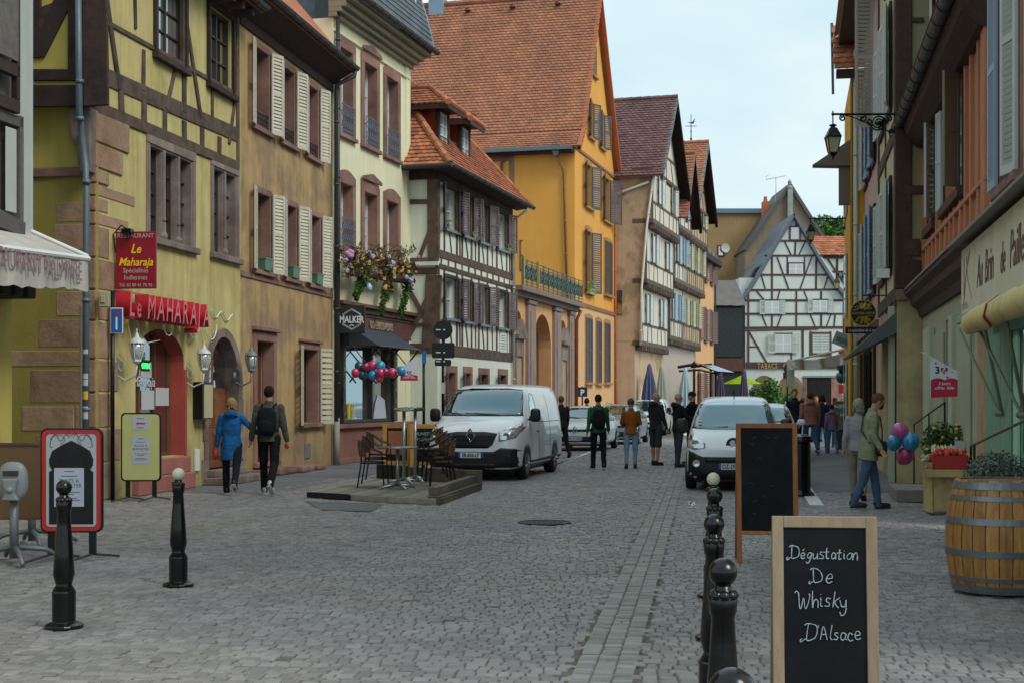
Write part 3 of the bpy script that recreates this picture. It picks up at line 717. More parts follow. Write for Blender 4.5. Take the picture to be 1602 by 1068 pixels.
wall_lantern(214,548,'white lantern left of the arched shop window');wall_lantern(319,563,'white lantern beside the menu case and arched door');wall_lantern(393,565,'grey lantern on the brown house beside its doorway',plain('grey_lantern_iron','#6c7472',.5))
# roof edge over B1
def eave(par,fr,x0,x1,z,over,pitch=45,depth=5,tile=None,soff=None,gm=None,x0g=None,thick=.25):
 rz=math.tan(math.radians(pitch));mb=MB()
 mb.add([(x0,-over,z-.02),(x1,-over,z-.02),(x1,.0,z+.0),(x0,.0,z+.0)],[(3,2,1,0)],.5);mb.build('soffit',soff or M_['soffit'],par)
 mb=MB();mb.add([(x0,-over,z-.02),(x1,-over,z-.02),(x1,-over,z+.1),(x0,-over,z+.1),(x0,depth,z+.1+(depth+over)*rz),(x1,depth,z+.1+(depth+over)*rz),(x0,depth,z),(x1,depth,z)],[(0,1,2,3),(3,2,5,4),(0,3,4,6),(1,7,5,2)],.5);mb.build('roof',tile or M_['tile_r'],par)
 gutter(par,(x0g if x0g is not None else x0,-over-.08,z+.1),(x1,-over-.08,z+.1),.085,gm)
zE1=zz(38,f1.d(376))
eave(B1,f1,-.4,E1-.02,zE1+.2,.5,50,5)
mb=MB()
for i in range(int(E1/.55)):
 mb=MB();mb.box(i*.55+.1,i*.55+.22,-.46,0,zE1+.02,zE1+.17);mb.build('rafter_end',M_['soffit'],B1)
 # blue grey rain pipe at the corner with stickers
pw=lambda px,py,d:tuple(at(px,d,zz(py,d)))
dp=21.0*K
pp=MB();pp.tube([pw(122,-60,dp),pw(124,175,dp),pw(127,205,dp+.2),pw(134,262,dp+.1),pw(135,300,dp),pw(134,785,dp)],.052,12)
for py in(128,186,285,470,640):
 c=Vector(pw(125 if py<200 else 135,py,dp));pp.tube([c-Vector((0,0,.03)),c+Vector((0,0,.03))],.066,12)
PIP=tag(pp.build('rain_pipe',M_['pipe_b'],None,smooth=True),'blue grey rain pipe running down the yellow corner house','pipe')
for py,h_,mt_ in((550,.07,'paper'),(588,.08,'paper'),(598,.1,'paper'),(618,.13,None),(645,.2,'paper')):
 c=Vector(pw(135,py,dp));b=MB();b.lathe([(.056,-h_/2),(.056,h_/2)],tuple(c),10,a0=-2.6,a1=-.8);b.build('sticker',plain('paper','#c9ccca')if mt_ else plain('yellow_sticker','#d8b818',.5),PIP)
mb=MB();c=pw(126,590,dp+.1);mb.tube([pw(126,480,dp+.15),pw(126,785,dp+.15)],.018,8);tag(mb.build('conduit',plain('grey_conduit','#9a9a94',.6),None),'thin grey conduit beside the blue rain pipe','conduit')
mb=MB();c=at(152,dp,zz(466,dp));mb.box(c.x-.08,c.x+.08,c.y+.35,c.y+.48,c.z-.12,c.z+.12);mb.box(c.x-.05,c.x+.03,c.y+.33,c.y+.35,c.z-.06,c.z+.06);tag(mb.build('junction_box',plain('beige_box','#a39c80',.7),None,bevel=.01),'beige junction box on the stone corner beside the rain pipe','junction box')
# no-through-road sign
d=D(782);NT=thing('dead_end_sign','blue dead end road sign on a black pole before the yellow house','sign',at(176,d),0)
mb=MB();mb.tube([(0,0,0),(0,0,zz(455,d))],.035,10);mb.build('pole',M_['iron'],NT,smooth=True)
cz=zz(502,d);mb=MB();mb.box(-.02,.19,-.06,-.045,cz-.21,cz+.21);mb.build('plate',plain('white_paint2','#dfe3e4',.4),NT,bevel=.015)
mb=MB();mb.box(-.005,.175,-.066,-.0605,cz-.195,cz+.195);mb.build('blue_field',plain('sign_blue','#1f5fae',.4),NT)
mb=MB();mb.box(.07,.1,-.072,-.0665,cz-.15,cz+.06);mb.build('bar',MATS['white_paint2'],NT);mb=MB();mb.box(.055,.115,-.074,-.0665,cz+.06,cz+.13);mb.build('red_bar',plain('sign_red','#b0252c',.4),NT)
# ---------------- B0: timber house at the left edge with awning
c0_=-10.5+.25
f0=line_frame(c0_,.1636,15*K)
B0=house('timber_house','dark weathered timber house cut by the left picture edge with white corner board',f0)
xe=f0.x(50)
dk=wood('grey_weathered_wood','#5f5b57',rough=.9,streak=.1)
mb=MB();mb.box(-6,xe-.02,.05,6,3.2,12);mb.build('wall',dk,B0)
mb=MB();mb.box(-6,xe-.02,.3,6,0,3.2);mb.build('ground_wall',pl_y2,B0)
zA=lambda py,px=30,y=0:f0.z(px,py,y)
mb=MB();mb.box(f0.x(27),xe,-.02,.08,zA(388),12);mb.build('corner_board',plain('white_board','#aeb4b0',.7,streak=.15),B0,bevel=.006)
mb=MB();mb.box(xe-.05,xe+.0,.08,6,zA(388),12);mb.build('corner_return',plain('white_board','#aeb4b0'),B0)
mb=MB();x0,x1=f0.x(-60,-.1),f0.x(26,-.1)
for a,b,c_,d_ in((x0,x1,zA(185),zA(165)),(x0,x1,zA(130),zA(110)),(x1-.08,x1,zA(165),12),(x0,x1-.09,zA(80),12)):mb.box(a,b,-.16,-.06,min(c_,d_),max(c_,d_))
mb.build('dark_shutter',M_['timber_d'],B0,bevel=.01)
mb=MB();mb.box(x0,x1-.1,-.19,-.161,zA(108),zA(0));mb.build('shutter_panel',dk,B0,bevel=.01)
mb=MB();mb.beam((f0.x(-20),zA(195)),(f0.x(26),zA(195)),.14,-.1,.05);mb.build('beam',dk,B0);
mb=MB();mb.beam((f0.x(24),zA(185)),(f0.x(24),zA(360)),.1,-.1,.05);mb.build('beam',dk,B0)
mb=MB();mb.beam((f0.x(-20),zA(350)),(f0.x(26),zA(362)),.24,-.14,.05,.02);mb.build('beam',dk,B0)
mb=MB();mb.box(f0.x(2),f0.x(18),-.08,-.05,zA(338),zA(208));mb.build('white_panel',plain('white_board','#aeb4b0'),B0,bevel=.01)
for px in(-10,10,30):
 mb=MB();x=f0.x(px);mb.prism([(-.25,0),(.35,0),(.35,.5),(.2,.62),(-.25,.75)],-.12,.12);mb.xf(Matrix.Translation((x-.1,0,zA(462,10,-.2)))@Matrix.Rotation(math.pi/2,4,'Z'));mb.build('joist_end',M_['timber_d'],B0,bevel=.02)
 # awning: RESTAURANT PALMYRE
awp=plain('awning_canvas','#b7b2ab',.9,streak=.25,var=.12)
AW=thing('palmyre_awning','white awning with scalloped valance lettered RESTAURANT PALMYRE at left edge','awning',(0,0,0))
dA,dB=17.2*K,18.9*K
A_,B_=at(38,dA,zz(392,dA)),at(138,dB,zz(405,dB));A2=A_+(A_-B_)*1.6
A_in,B_in=A2+Vector((-1.2,.25,.5)),B_+Vector((-1.25,.25,.55))
mb=MB();mb.quad(tuple(A2),tuple(B_),tuple(B_in),tuple(A_in));mb.quad(tuple(A_in-Vector((0,0,.02))),tuple(B_in-Vector((0,0,.02))),tuple(B_-Vector((0,0,.02))),tuple(A2-Vector((0,0,.02))));mb.build('canvas',awp,AW)
mb=MB();mb.tube([tuple(A2),tuple(B_)],.04,8);mb.tube([tuple(B_+Vector((0,0,.03))),tuple(B_in+Vector((0,0,.03)))],.03,8);mb.build('front_bar',M_['white_p'],AW)
mb=MB();n=60;ax=(B_-A2);nn=Vector((ax.y,-ax.x,0)).normalized()
top=[];bot=[]
for i in range(n+1):
 t=i/n;p=A2+ax*t;top.append(p+nn*.012*math.sin(t*60));bot.append(p-Vector((0,0,.44+.035*abs(math.sin(t*34))+.015*math.sin(t*13)))+nn*.03*math.sin(t*47))
vs=[tuple(p)for p in top+bot];mb.add(vs,[(i,i+n+1,i+n+2,i+1)for i in range(n)],.5);mb.add(vs,[(i+1,i+n+2,i+n+1,i)for i in range(n)],.5);mb.build('valance',awp,AW,smooth=True)
aA=math.atan2(ax.y,ax.x)
text('RESTAURANT PALMYRE',.37,plain('faded_mauve','#8d6f76',.9),AW,Matrix.Translation(B_-ax.normalized()*.28+nn*.045-Vector((0,0,.33)))@Matrix.Rotation(aA,4,'Z'),.002,0,0,'RIGHT',sx=.7)
# ---------------- B2: brown ochre house with white shutters
f2=Frame(f1.o.x+f1.u.x*E1,f1.o.y+f1.u.y*E1,f1.a)
B2=house('ochre_house','ochre brown rendered house with ivory louvred shutters and deep wooden eaves',f2)
E2=f2.x(519);zt2=9.75
up=[(f2.x(397),f2.x(420)),(f2.x(441),f2.x(460)),(f2.x(480),f2.x(497))]
lo=[(f2.x(399),f2.x(422)),(f2.x(446),f2.x(463)),(f2.x(484),f2.x(500))]
def zK(z):return H+(z-1.54)*K
zu0,zu1,zl0,zl1=zK(7.02),zK(8.62),zK(4.15),zK(5.72)
dr=(f2.x(400),f2.x(427),.2,f2.z(413,533));gw=(f2.x(471),f2.x(496),f2.z(483,661),f2.z(483,546))
holes=[(a,b,zu0,zu1)for a,b in up]+[(a,b,zl0,zl1)for a,b in lo]+[dr,gw]
mb=MB();wallmesh(mb,0,E2,0,zt2,holes,rev=.32);mb.build('wall',pl_o,B2)
mb=MB();shell(mb,0,E2,9,0,zt2);mb.build('rear_wall',pl_o,B2)
for a,b in up+lo:
 z0,z1=(zu0,zu1)if(a,b)in up else(zl0,zl1)
 win(B2,a,b,z0,z1,.3,M_['frame_d'],M_['glass'],2,3,.05);surround(B2,a,b,z0,z1,.13,M_['sand'],proud=.015)
 sw_=.36 if(a,b)in up else .36
 shutters(B2,a-.04,b+.04,z0-.02,z1+.06,M_['shut_w'],166,160,w=.40,y=-.06,indiv=True,pitch=.075)
 mb=MB();
 if(a,b)in up:bars_panel(mb,a+.02,b-.02,z0+.02,z0+.35,.0,.12,.007);mb.build('window_guard',M_['iron'],B2)
for a,b in lo:
 c=f2.o+f2.u*((a+b)/2)-f2.n*.05;PB=thing('flower_box','box','flower box',(c.x,c.y,zl0+.01),f2.a,'green boxes on the ochre house sills')
 mb=MB();mb.hexa([(-.2,-.08,0),(.2,-.08,0),(.2,.08,0),(-.2,.08,0),(-.26,-.11,.24),(.26,-.11,.24),(.26,.11,.24),(-.26,.11,.24)]);mb.build('trough',plain('green_plastic','#5d8068',.5),PB)
 mb=MB();mb.box(-.27,.27,-.12,.12,.235,.26);mb.build('rim',plain('green_plastic','#5d8068'),PB)
 k_=lo.index((a,b));PB['label']=['green plastic flower box in the lower window nearest the arched door','green plastic flower box in the middle lower window of the ochre house','green plastic flower box in the lower window beside the dark downpipe'][k_]
mb=MB();mb.box(0,E2,-.03,.06,zl0-.22,zl0-.11);mb.build('string_course',M_['sand'],B2)
# door and ground window
surround(B2,dr[0],dr[1],dr[2]+.1,dr[3],.18,M_['sand'],proud=.04);mb=MB();mb.box(dr[0]-.25,dr[1]+.25,-.12,.05,dr[3]+.2,dr[3]+.29);mb.build('door_cornice',M_['sand'],B2,bevel=.01)
mb=MB();mb.box(dr[0],dr[1],.28,.33,dr[2],dr[3]);dd=mb.build('door',wood('red_brown_door','#5c2f22',rough=.5),B2)
mb=MB();mb.box(dr[0]+.12,dr[1]-.35,.265,.279,1.25,dr[3]-.15);mb.build('pane',glassm('green_leaded',(.05,.07,.05),.15),dd);mb=MB();mb.box(dr[0]+.12,dr[1]-.35,.262,.279,.4,1.1);mb.build('door_panel',MATS['red_brown_door'],dd,bevel=.01)
mb=MB();mb.box(dr[1]+.0,dr[1]+.1,-.02+.1,.2,1.3,1.7);mb.build('intercom',M_['steel'],B2)
win(B2,gw[0],gw[1],gw[2],gw[3],.3,M_['frame_d'],M_['glass'],2,2,.05);surround(B2,*gw,.14,M_['sand'],proud=.04);mb=MB();mb.box(gw[0]-.2,gw[1]+.2,-.1,.05,gw[3]+.15,gw[3]+.22);mb.build('window_cornice',M_['sand'],B2,bevel=.01)
shutters(B2,gw[0]-.06,gw[1]+.06,gw[2]-.04,gw[3]+.05,plain('cream_shutter','#b9b49e',.6,tint=.06),165,163,w=.55,y=-.07,pitch=.12)
for k in range(7):
 x=.2+k*.62+random.uniform(-.1,.1);mb=MB();mb.box(x,x+random.uniform(.4,.6),-.35-random.random()*.2,.02,0,random.uniform(.1,.2));mb.build('foot_stone',M_['sand'],B2,bevel=.04)
mb=MB();mb.box(f2.x(476),f2.x(485),-.02,.02,f2.z(480,716),f2.z(480,693));mb.build('vent_grille',plain('grille_grey','#6c6a66',.7),B2)
# rainwater eaves
ov=.52;mb=MB();zs=zK(9.4)
eave(B2,f2,-.35,E2+.18,zs-.08,ov,50,5,M_['tile_o'])
mb=MB();mb.add([(-.3,-ov+.02,zs-.1),(E2+.1,-ov+.02,zs-.1),(E2+.1,-.0,zs-.42),(-.3,.0,zs-.42)],[(3,2,1,0)]);mb.build('soffit_boards',M_['soffit'],B2)
mb=MB();mb.box(-.1,E2,-.05,.02,zs-.62,zs-.42);mb.build('wall_plate',M_['soffit'],B2,bevel=.01)
pipe(B2,[(E2+.12,-ov-.08,zs),(E2+.1,-ov-.05,zs-.2),(E2-.1,-.16,zs-.45),(E2-.06,-.14,zs-.6),(E2-.06,-.14,0)],.055,M_['zinc_d'])
pipe(B2,[(E2+.14,-.12,11.7),(E2+.14,-.12,1.2)],.055,M_['zinc_d']);pipe(B2,[(E2-.06,-.15,1.1),(E2-.06,-.15,0)],.075,plain('grey_cast_pipe','#8f8b82',.7))
# ---------------- B3: cream house with stone window surrounds
f3=line_frame(-14.31,.269,33.85*K)
B3=house('cream_house','tall cream house with carved red sandstone window surrounds and slate mansard',f3)
E3=f3.x(640);zt3=f3.z(640,108)
def px3(a):return f3.x(a)
U=[(px3(530),px3(550)),(px3(568),px3(588)),(px3(603),px3(621))];L3=U
zu0,zu1=f3.z(612,247),f3.z(612,124);zl0,zl1=f3.z(612,408),f3.z(612,316)
zsh=f3.z(612,489)
shopw=(px3(536),px3(611),f3.z(570,660),f3.z(570,535))
mb=MB();wallmesh(mb,0,E3,0,zt3,[(a,b,zu0,zu1)for a,b in U]+[(a,b,zl0,zl1)for a,b in L3]+[shopw],rev=.3);mb.build('wall',pl_c,B3)
mb=MB();shell(mb,0,E3,9,0,zt3);mb.build('rear_wall',pl_c,B3)
for k,(a,b)in enumerate(U):
 for(z0,z1)in((zu0,zu1),(zl0,zl1)):
  win(B3,a,b,z0,z1,.27,M_['frame_w'],M_['glass_b'],2,3,.06);surround(B3,a,b,z0,z1,.2,M_['sand'],proud=.05,head=.05,arch=.16 if not(k==1 and z0==zl0)else .1,sill=.06)
  if k==1:
   mb=MB();mb.prism([(a-.25,z1+.3),(b+.25,z1+.3),(b+.2,z1+.38),((a+b)/2,z1+.52),(a-.2,z1+.38)],-.11,-.052);mb.build('carved_hood',M_['sand'],B3)
  if z0==zu0 or k==0:
   mb=MB();bars_panel(mb,a-.02,b+.02,z0,z0+.75,-.1,.13,.012);mb.build('balconet',plain('blue_iron','#4e6175',.5),B3)
mb=MB();mb.box(0,E3,-.06,.02,zt3-.35,zt3-.27);mb.box(E3-.35,E3+.02,-.04,.02,0,zt3);mb.box(-.0,E3,-.03,.02,zt3-1.05,zt3-.95)if False else None;mb.build('string_course',pl_c,B3,bevel=.01)
mb=MB();zc=zt3
for i,(o_,h_)in enumerate(((.12,.12),(.25,.12),(.38,.15),(.55,.14))):mb.box(-.1,E3+o_*.8,-o_,.1,zc+sum(x[1]for x in((.12,.12),(.25,.12),(.38,.15),(.55,.14))[:i]),zc+sum(x[1]for x in((.12,.12),(.25,.12),(.38,.15),(.55,.14))[:i+1]))
mb.build('cornice',mat('grey_brown_cornice','#8a8470',.8),B3,bevel=.01)
zc+=.53;gutter(B3,(-.2,-.68,zc+.05),(E3+.55,-.68,zc+.05),.09,M_['zinc_d'])
# mansard: curved slate slope
mb=MB();ns=9
prof=[(-.62+(1-math.cos(min(1.45,i*.19)))*1.0+i*.085,zc+.02+i*.52)for i in range(ns)]
for i in range(ns-1):
 (ya,za),(yb,zb2)=prof[i],prof[i+1]
 k=int((E3+.6)/.22)
 for j in range(k):
  xa=-.1+(E3+.6)*j/k;xb=-.1+(E3+.6)*(j+1)/k;
  for q in range(3):
   t0,t1=q/3,(q+1)/3;mb.hexa([(xa+.004,ya+(yb-ya)*t0-.02,za+(zb2-za)*t0),(xb-.004,ya+(yb-ya)*t0-.02,za+(zb2-za)*t0),(xb-.004,ya+(yb-ya)*t0+.03,za+(zb2-za)*t0),(xa+.004,ya+(yb-ya)*t0+.03,za+(zb2-za)*t0),(xa+.004,ya+(yb-ya)*t1,za+(zb2-za)*t1),(xb-.004,ya+(yb-ya)*t1,za+(zb2-za)*t1),(xb-.004,ya+(yb-ya)*t1+.03,za+(zb2-za)*t1),(xa+.004,ya+(yb-ya)*t1+.03,za+(zb2-za)*t1)])
mb.build('slates',M_['slate'],B3,kind='stuff')
mb=MB()
pr2=[(y+.01,z)for y,z in prof];mb.add([(E3+.5,y,z)for y,z in pr2]+[(E3+.5,6,zc),(E3+.5,6,prof[-1][1])],[tuple(range(len(pr2)))+(len(pr2)+1,len(pr2))]);mb.add([(E3+.49,y,z)for y,z in pr2]+[(-.2,y,z)for y,z in pr2],[(i,i+1,ns+i+1,ns+i)for i in range(ns-1)]);mb.build('mansard',M_['slate'],B3)
mb=MB();mb.tube([(E3+.5,y,z)for y,z in prof],.04,6);mb.build('verge_flashing',M_['zinc'],B3)
dx0,dx1=px3(622),px3(636)
mb=MB();mb.box(dx0-.15,dx1+.15,-.25,2.5,zc+.35,zc+2.6);DM=mb.build('dormer',M_['slate'],B3);win(B3,dx0,dx1,zc+.5,zc+2.3,-.27,M_['frame_w'],M_['glass_b'],2,3,.07)
# shopfront of B3
sand_s=mat('shop_sandstone','#8c5e52',.9,var=.12,scale=2,bump=.25,col2='#7e564c')
blk=plain('black_shop_paint','#1b1d1f',.45);brw=wood('brown_fascia','#5d3f36',rough=.6,bump=.15)
zc1,zc2=f3.z(570,480),f3.z(570,500)
mb=MB();mb.box(.0,E3+.15,-.28,.02,f3.z(600,489),f3.z(600,489)+.1);mb.box(0,E3+.1,-.18,.02,f3.z(600,489)-.14,f3.z(600,489)-.002);mb.build('shop_cornice',brw,B3,bevel=.015)
zf1=f3.z(600,489)-.15;zf0=f3.z(600,529)
mb=MB();mb.box(.1,E3-.15,-.1,.02,zf0,zf1);mb.box(.1,E3-.15,-.13,-.1,zf0,zf0+.07);mb.box(.1,E3-.15,-.13,-.1,zf1-.07,zf1);mb.build('fascia',brw,B3,bevel=.01)
text('D SALEURS D ALSACE',.3,plain('tan_lettering','#a3917a',.7),B3,Matrix.Translation((f3.x(572),-.135,zf0+.2)),.015,0,0,'LEFT',sx=.62)
mb=MB();mb.box(0,E3-.02,-.06,.02,.0,shopw[2]-.13);
mb.build('stall_riser',sand_s,B3,bevel=.01)
mb=MB();mb.box(-.0,E3-.0,-.16,.02,shopw[2]-.13,shopw[2]-.02);mb.box(0,E3,-.1,.0,0,.14);mb.build('shop_sill',sand_s,B3,bevel=.015)
mb=MB();x0,x1=shopw[0],shopw[1];px_=.13
mb.box(x0-.2,x0,-.1,.25,shopw[2],zf0-.01);mb.box(x1,x1+.32,-.1,.25,shopw[2],zf0-.01);mb.box(x0,x1,-.08,.2,shopw[3]-.14,zf0-.01);mb.box(x0,x1,-.05,.2,shopw[2],shopw[2]+.09)
mb.build('shopfront',blk,B3,bevel=.01)
xm=f3.x(581);
mb=MB();mb.box(xm-.06,xm+.06,-.04,.2,shopw[2]+.09,shopw[3]-.14);mb.build('shop_mullion',blk,B3)
for a,b in((x0,xm-.06),(xm+.06,x1)):
 mb=MB();mb.box(a,b,.1,.115,shopw[2]+.09,shopw[3]-.14);mb.build('pane',glassm('shop_glass',(.11,.09,.07),.3),B3)
for xx in(x0-.1,x1+.16):text('\n'.join('GRENIER D ALSACE'[:12]),.19,plain('gold_letter','#9b8f6b',.6),B3,Matrix.Translation((xx,-.115,shopw[3]-.35)),.003,0,0,'CENTER',vert=True)
mb=MB();mb.box(f3.x(593),f3.x(600),-.075,-.061,.35,.6);mb.build('vent_grille',plain('grille_dark','#4a4440',.7),B3)
# chairs and linen in the shop window
mb=MB();
for a in(.25,.62):mb.tube([(x0+a,.06,shopw[2]+.1),(x0+a,.05,shopw[2]+.5),(x0+a+.3,.05,shopw[2]+.5),(x0+a+.3,.06,shopw[2]+.1)],.025,6)
mb.build('yellow_chair_display',plain('yellow_paint','#d9c536',.5),B3)
mb=MB();mb.prism([(xm+.35,shopw[2]+.09),(x1-.2,shopw[2]+.09),(x1-.35,shopw[2]+.6),(xm+.7,shopw[2]+.75),(xm+.5,shopw[2]+.5)],.05,.08);mb.build('linen_display',plain('white_linen','#b9bccb',.8),B3)
# shop awning: folding grey hood on black struts
AWN=thing('shop_awning','dark grey folded shop awning on black crossed struts over the shop window','awning',(B3.location.x,B3.location.y,0),f3.a)
ax0,ax1=f3.x(540),f3.x(606);za=f3.z(570,520);gry=plain('slate_canvas','#5b646e',.7)
mb=MB();mb.add([(ax0,-.1,za+.1),(ax1,-.1,za+.1),(ax1+.05,-.95,za-.42),(ax0-.05,-.95,za-.42)],[(0,3,2,1),(0,1,2,3)]);mb.add([(ax0,-.1,za+.1),(ax0-.05,-.95,za-.42),(ax0,-.1,za-.42)],[(0,1,2),(2,1,0)]);mb.add([(ax1,-.1,za+.1),(ax1+.05,-.95,za-.42),(ax1,-.1,za-.42)],[(0,1,2),(2,1,0)]);mb.build('canvas',gry,AWN)
mb=MB()
for x in(ax0,(ax0+ax1)/2,ax1):mb.tube([(x,-.93,za-.43),(x,-.12,za-1.35)],.022,6);mb.tube([(x,-.12,za-.3),(x,-.7,za-1.0)],.015,5)
mb.tube([(ax0-.05,-.95,za-.42),(ax1+.05,-.95,za-.42)],.02,6);mb.build('strut',M_['iron'],AWN)
# MALKER sign, projecting
dm=f3.d(531);wxm=(527-CX)/F*dm
MK=thing('walker_sign','black square hanging sign lettered MALKER with hexagonal badge above the shop','sign',at(551,dm-.3,zz(500,dm-.3)),0)
r_=(571-531)/F*dm/2;rz=(522-479)/F*dm/2
mb=MB();mb.box(-r_,r_,-.1,.1,-rz,rz);mb.build('box',plain('black_sign','#17181a',.5),MK,bevel=.01)
wt=MATS['white_lettering'];text('MALKER',.24,wt,MK,Matrix.Translation((0,-.106,-.085)),.002,0,.006,sx=.7)
hexp=[(.23*math.cos(math.pi/6+k*math.pi/3)*1.15,.27*math.sin(math.pi/6+k*math.pi/3))for k in range(7)]
for s__ in(1,.9):
 mb=MB();mb.tube([(a*s__,-.103,b*s__)for a,b in hexp],.006,4);mb.build('hexagon',wt,MK)
mb=MB();mb.box(-.3,.3,-.1045,-.1035,-.095,.095);mb.build('band',plain('black_sign','#17181a'),MK)
mb=MB();mb.tube([(-.06,-.103,-.17),(0,-.103,-.145),(.06,-.103,-.17)],.012,4);mb.build('moustache',wt,MK)
mb=MB();mb.tube([(-r_-.5,.05,rz-.05),(-r_,.05,rz-.05)],.02,6);mb.tube([(-r_-.5,.05,-rz+.1),(-r_,.05,-rz+.1)],.02,6);mb.build('bracket',M_['iron'],MK)
# ---------------- B4: low half-timbered house, hipped tile roof with two dormers
f4=line_frame(-13.4,.269,38.9*K);s4=side_frame(f4)
B4=house('half_timbered_house','low cream half-timbered house with brown shutters and orange tile roof with two red dormers',f4)
E4=f4.x(801);z4=zK(7.75)
A4=[(f4.x(695),f4.x(714)),(f4.x(723),f4.x(737)),(f4.x(749),f4.x(762)),(f4.x(777),f4.x(792))]
zu0,zu1,zl0,zl1=zK(6.3),zK(7.45),zK(3.82),zK(4.95)
G4=[(f4.x(a),f4.x(b),.9,f4.z((a+b)/2,c))for a,b,c in((700,711,582),(727,735,583),(751,762,585),(781,791,586))]
mb=MB();wallmesh(mb,0,E4,0,z4,[(a,b,zu0,zu1)for a,b in A4]+[(a,b,zl0,zl1)for a,b in A4]+G4,rev=.22);mb.build('wall',pl_w,B4)
mb=MB();shell(mb,0,E4,7,0,z4);mb.build('rear_wall',pl_w,B4)
sb=M_['shut_b']
for k,(a,b)in enumerate(A4):
 for z0,z1 in((zu0,zu1),(zl0,zl1)):
  win(B4,a,b,z0,z1,.2,M_['frame_w'],M_['glass'],2,2,.06)
  mb=MB();mb.box(a-.1,a-.004,-.045,.06,z0-.1,z1+.1);mb.box(b+.004,b+.1,-.045,.06,z0-.1,z1+.1);mb.box(a-.004,b+.004,-.04,.06,z1,z1+.1);mb.build('window_surround',M_['timber_d'],B4)
  mb=MB();mb.box(a-.12,b+.12,-.12,.1,z0-.08,z0-.004);mb.build('sill',M_['zinc'],B4)
  shutters(B4,a-.06,b+.06,z0-.03,z1+.05,sb,163,158,w=.5,y=-.07,pitch=.07)
 gx0,gx1,g0,g1=G4[k];surround(B4,gx0,gx1,g0,g1,.2,M_['sand'],proud=.04);win(B4,gx0,gx1,g0,g1,.2,M_['frame_d'],M_['glass'],1,2,.06);shutters(B4,gx0-.12,gx1+.12,g0,g1,sb,165,0,w=.42,y=-.07,pitch=.09)
for k,(a,b)in enumerate(A4):
 for q in range(2):
  x=a+.15+(b-a-.1)*q
  fl=MB();
  for i in range(14):fl.sphere((x+random.uniform(-.12,.12),-.1+random.uniform(-.06,.06),zu0+.05+random.uniform(0,.2)),random.uniform(.02,.04),5,3)
  if(k+q)%2==0:
   c=f4.o+f4.u*x-f4.n*.1;o=thing('potted_plant','x','potted plant',(0,0,0),0,'small plants on the upper sills of the half-timbered house');
   fl.xf(Matrix.Identity(4));fo=fl.build('leaves',mat('leaf_light','#6c8f3c',.8,var=.3,objrand=.2),o,M=WM(f4));p=MB();p.lathe([(.05,0),(.07,.12)],(x,-.1,zu0-.0),8);p.build('pot',plain('clay_pot','#9a8f86',.8),o,M=WM(f4))
   o['label']=['small green potted plant on the upper sill nearest the house corner','small potted plant on the second upper sill of the half-timbered house','small potted plant on the third upper sill of the half-timbered house','small potted plant on the last upper sill beside the orange house'][k]
bf=[]
zbA,zbB,zbC,zbR=zK(5.55),zK(5.2),zK(2.93),zu0-.18
def hb(z,w):return[0-.04,z,E4,z,w]
zbeams(B4,[hb(zbA,.25),hb(zbB,.14),hb(zbC,.34),hb(z4-.12,.22)])
vx=[0.12,E4-.12]
for a,b in A4:vx+=[a-.02,b+.02]
zbeams(B4,[[x,zbA+.125,x,z4-.22,.15]for x in vx]+[[x,zbC+.17,x,zbB-.07,.15]for x in vx],y0=-.025)
for k,(a,b)in enumerate(A4):
 m_=(a+b)/2
 for(t,bt)in((zu0-.1,zbA+.125),(zl0-.1,zbC+.17)):
  zbeams(B4,[[m_-.12,t,m_+.1,bt,.09],[(b+(A4[k+1][0]if k<3 else E4))/2,t+.1,(b+(A4[k+1][0]if k<3 else E4))/2+.05,bt,.09]],y0=-.022)
n=12
for i in range(n):zbeams(B4,[[E4*(i+.5)/n,zbB+.07,E4*(i+.5)/n,zbA-.12,.13]],y0=-.02)
mb=MB();mb.box(f4.x(781),f4.x(791),-.04,.0,f4.z(786,551),f4.z(786,521));pq=mb.build('plaque',plain('white_plaque','#c9cdc6',.6),B4)
for i in range(6):
 mb=MB();mb.box(f4.x(782.5),f4.x(789),-.043,-.0405,f4.z(786,526+i*4),f4.z(786,524.8+i*4));mb.build('inscription',plain('grey_ink','#6a6c68'),pq)
 # side wall (toward the camera)
mb=MB();wallmesh(mb,-6,0,0,z4,y=-.004);mb.build('side_wall',pl_w,B4,M=sideM())
beams(B4,s4,[(676,262,677,408,.34),(630,316,672,315,.13),(654,408,671,362,.12),(620,410,684,408,.22),(610,424,684,424,.18),(620,266,684,268,.25),(678,430,672,545,.5),(640,455,677,520,.15),(677,452,637,528,.17),(630,508,668,508,.12),(612,545,684,545,.3)],M=sideM(),y0=-.05)
mb=MB();mb.box(-.9,.05,-.1,-.004,s4.z(670,416),s4.z(670,410));mb.build('ledge',pl_w,B4,M=sideM())
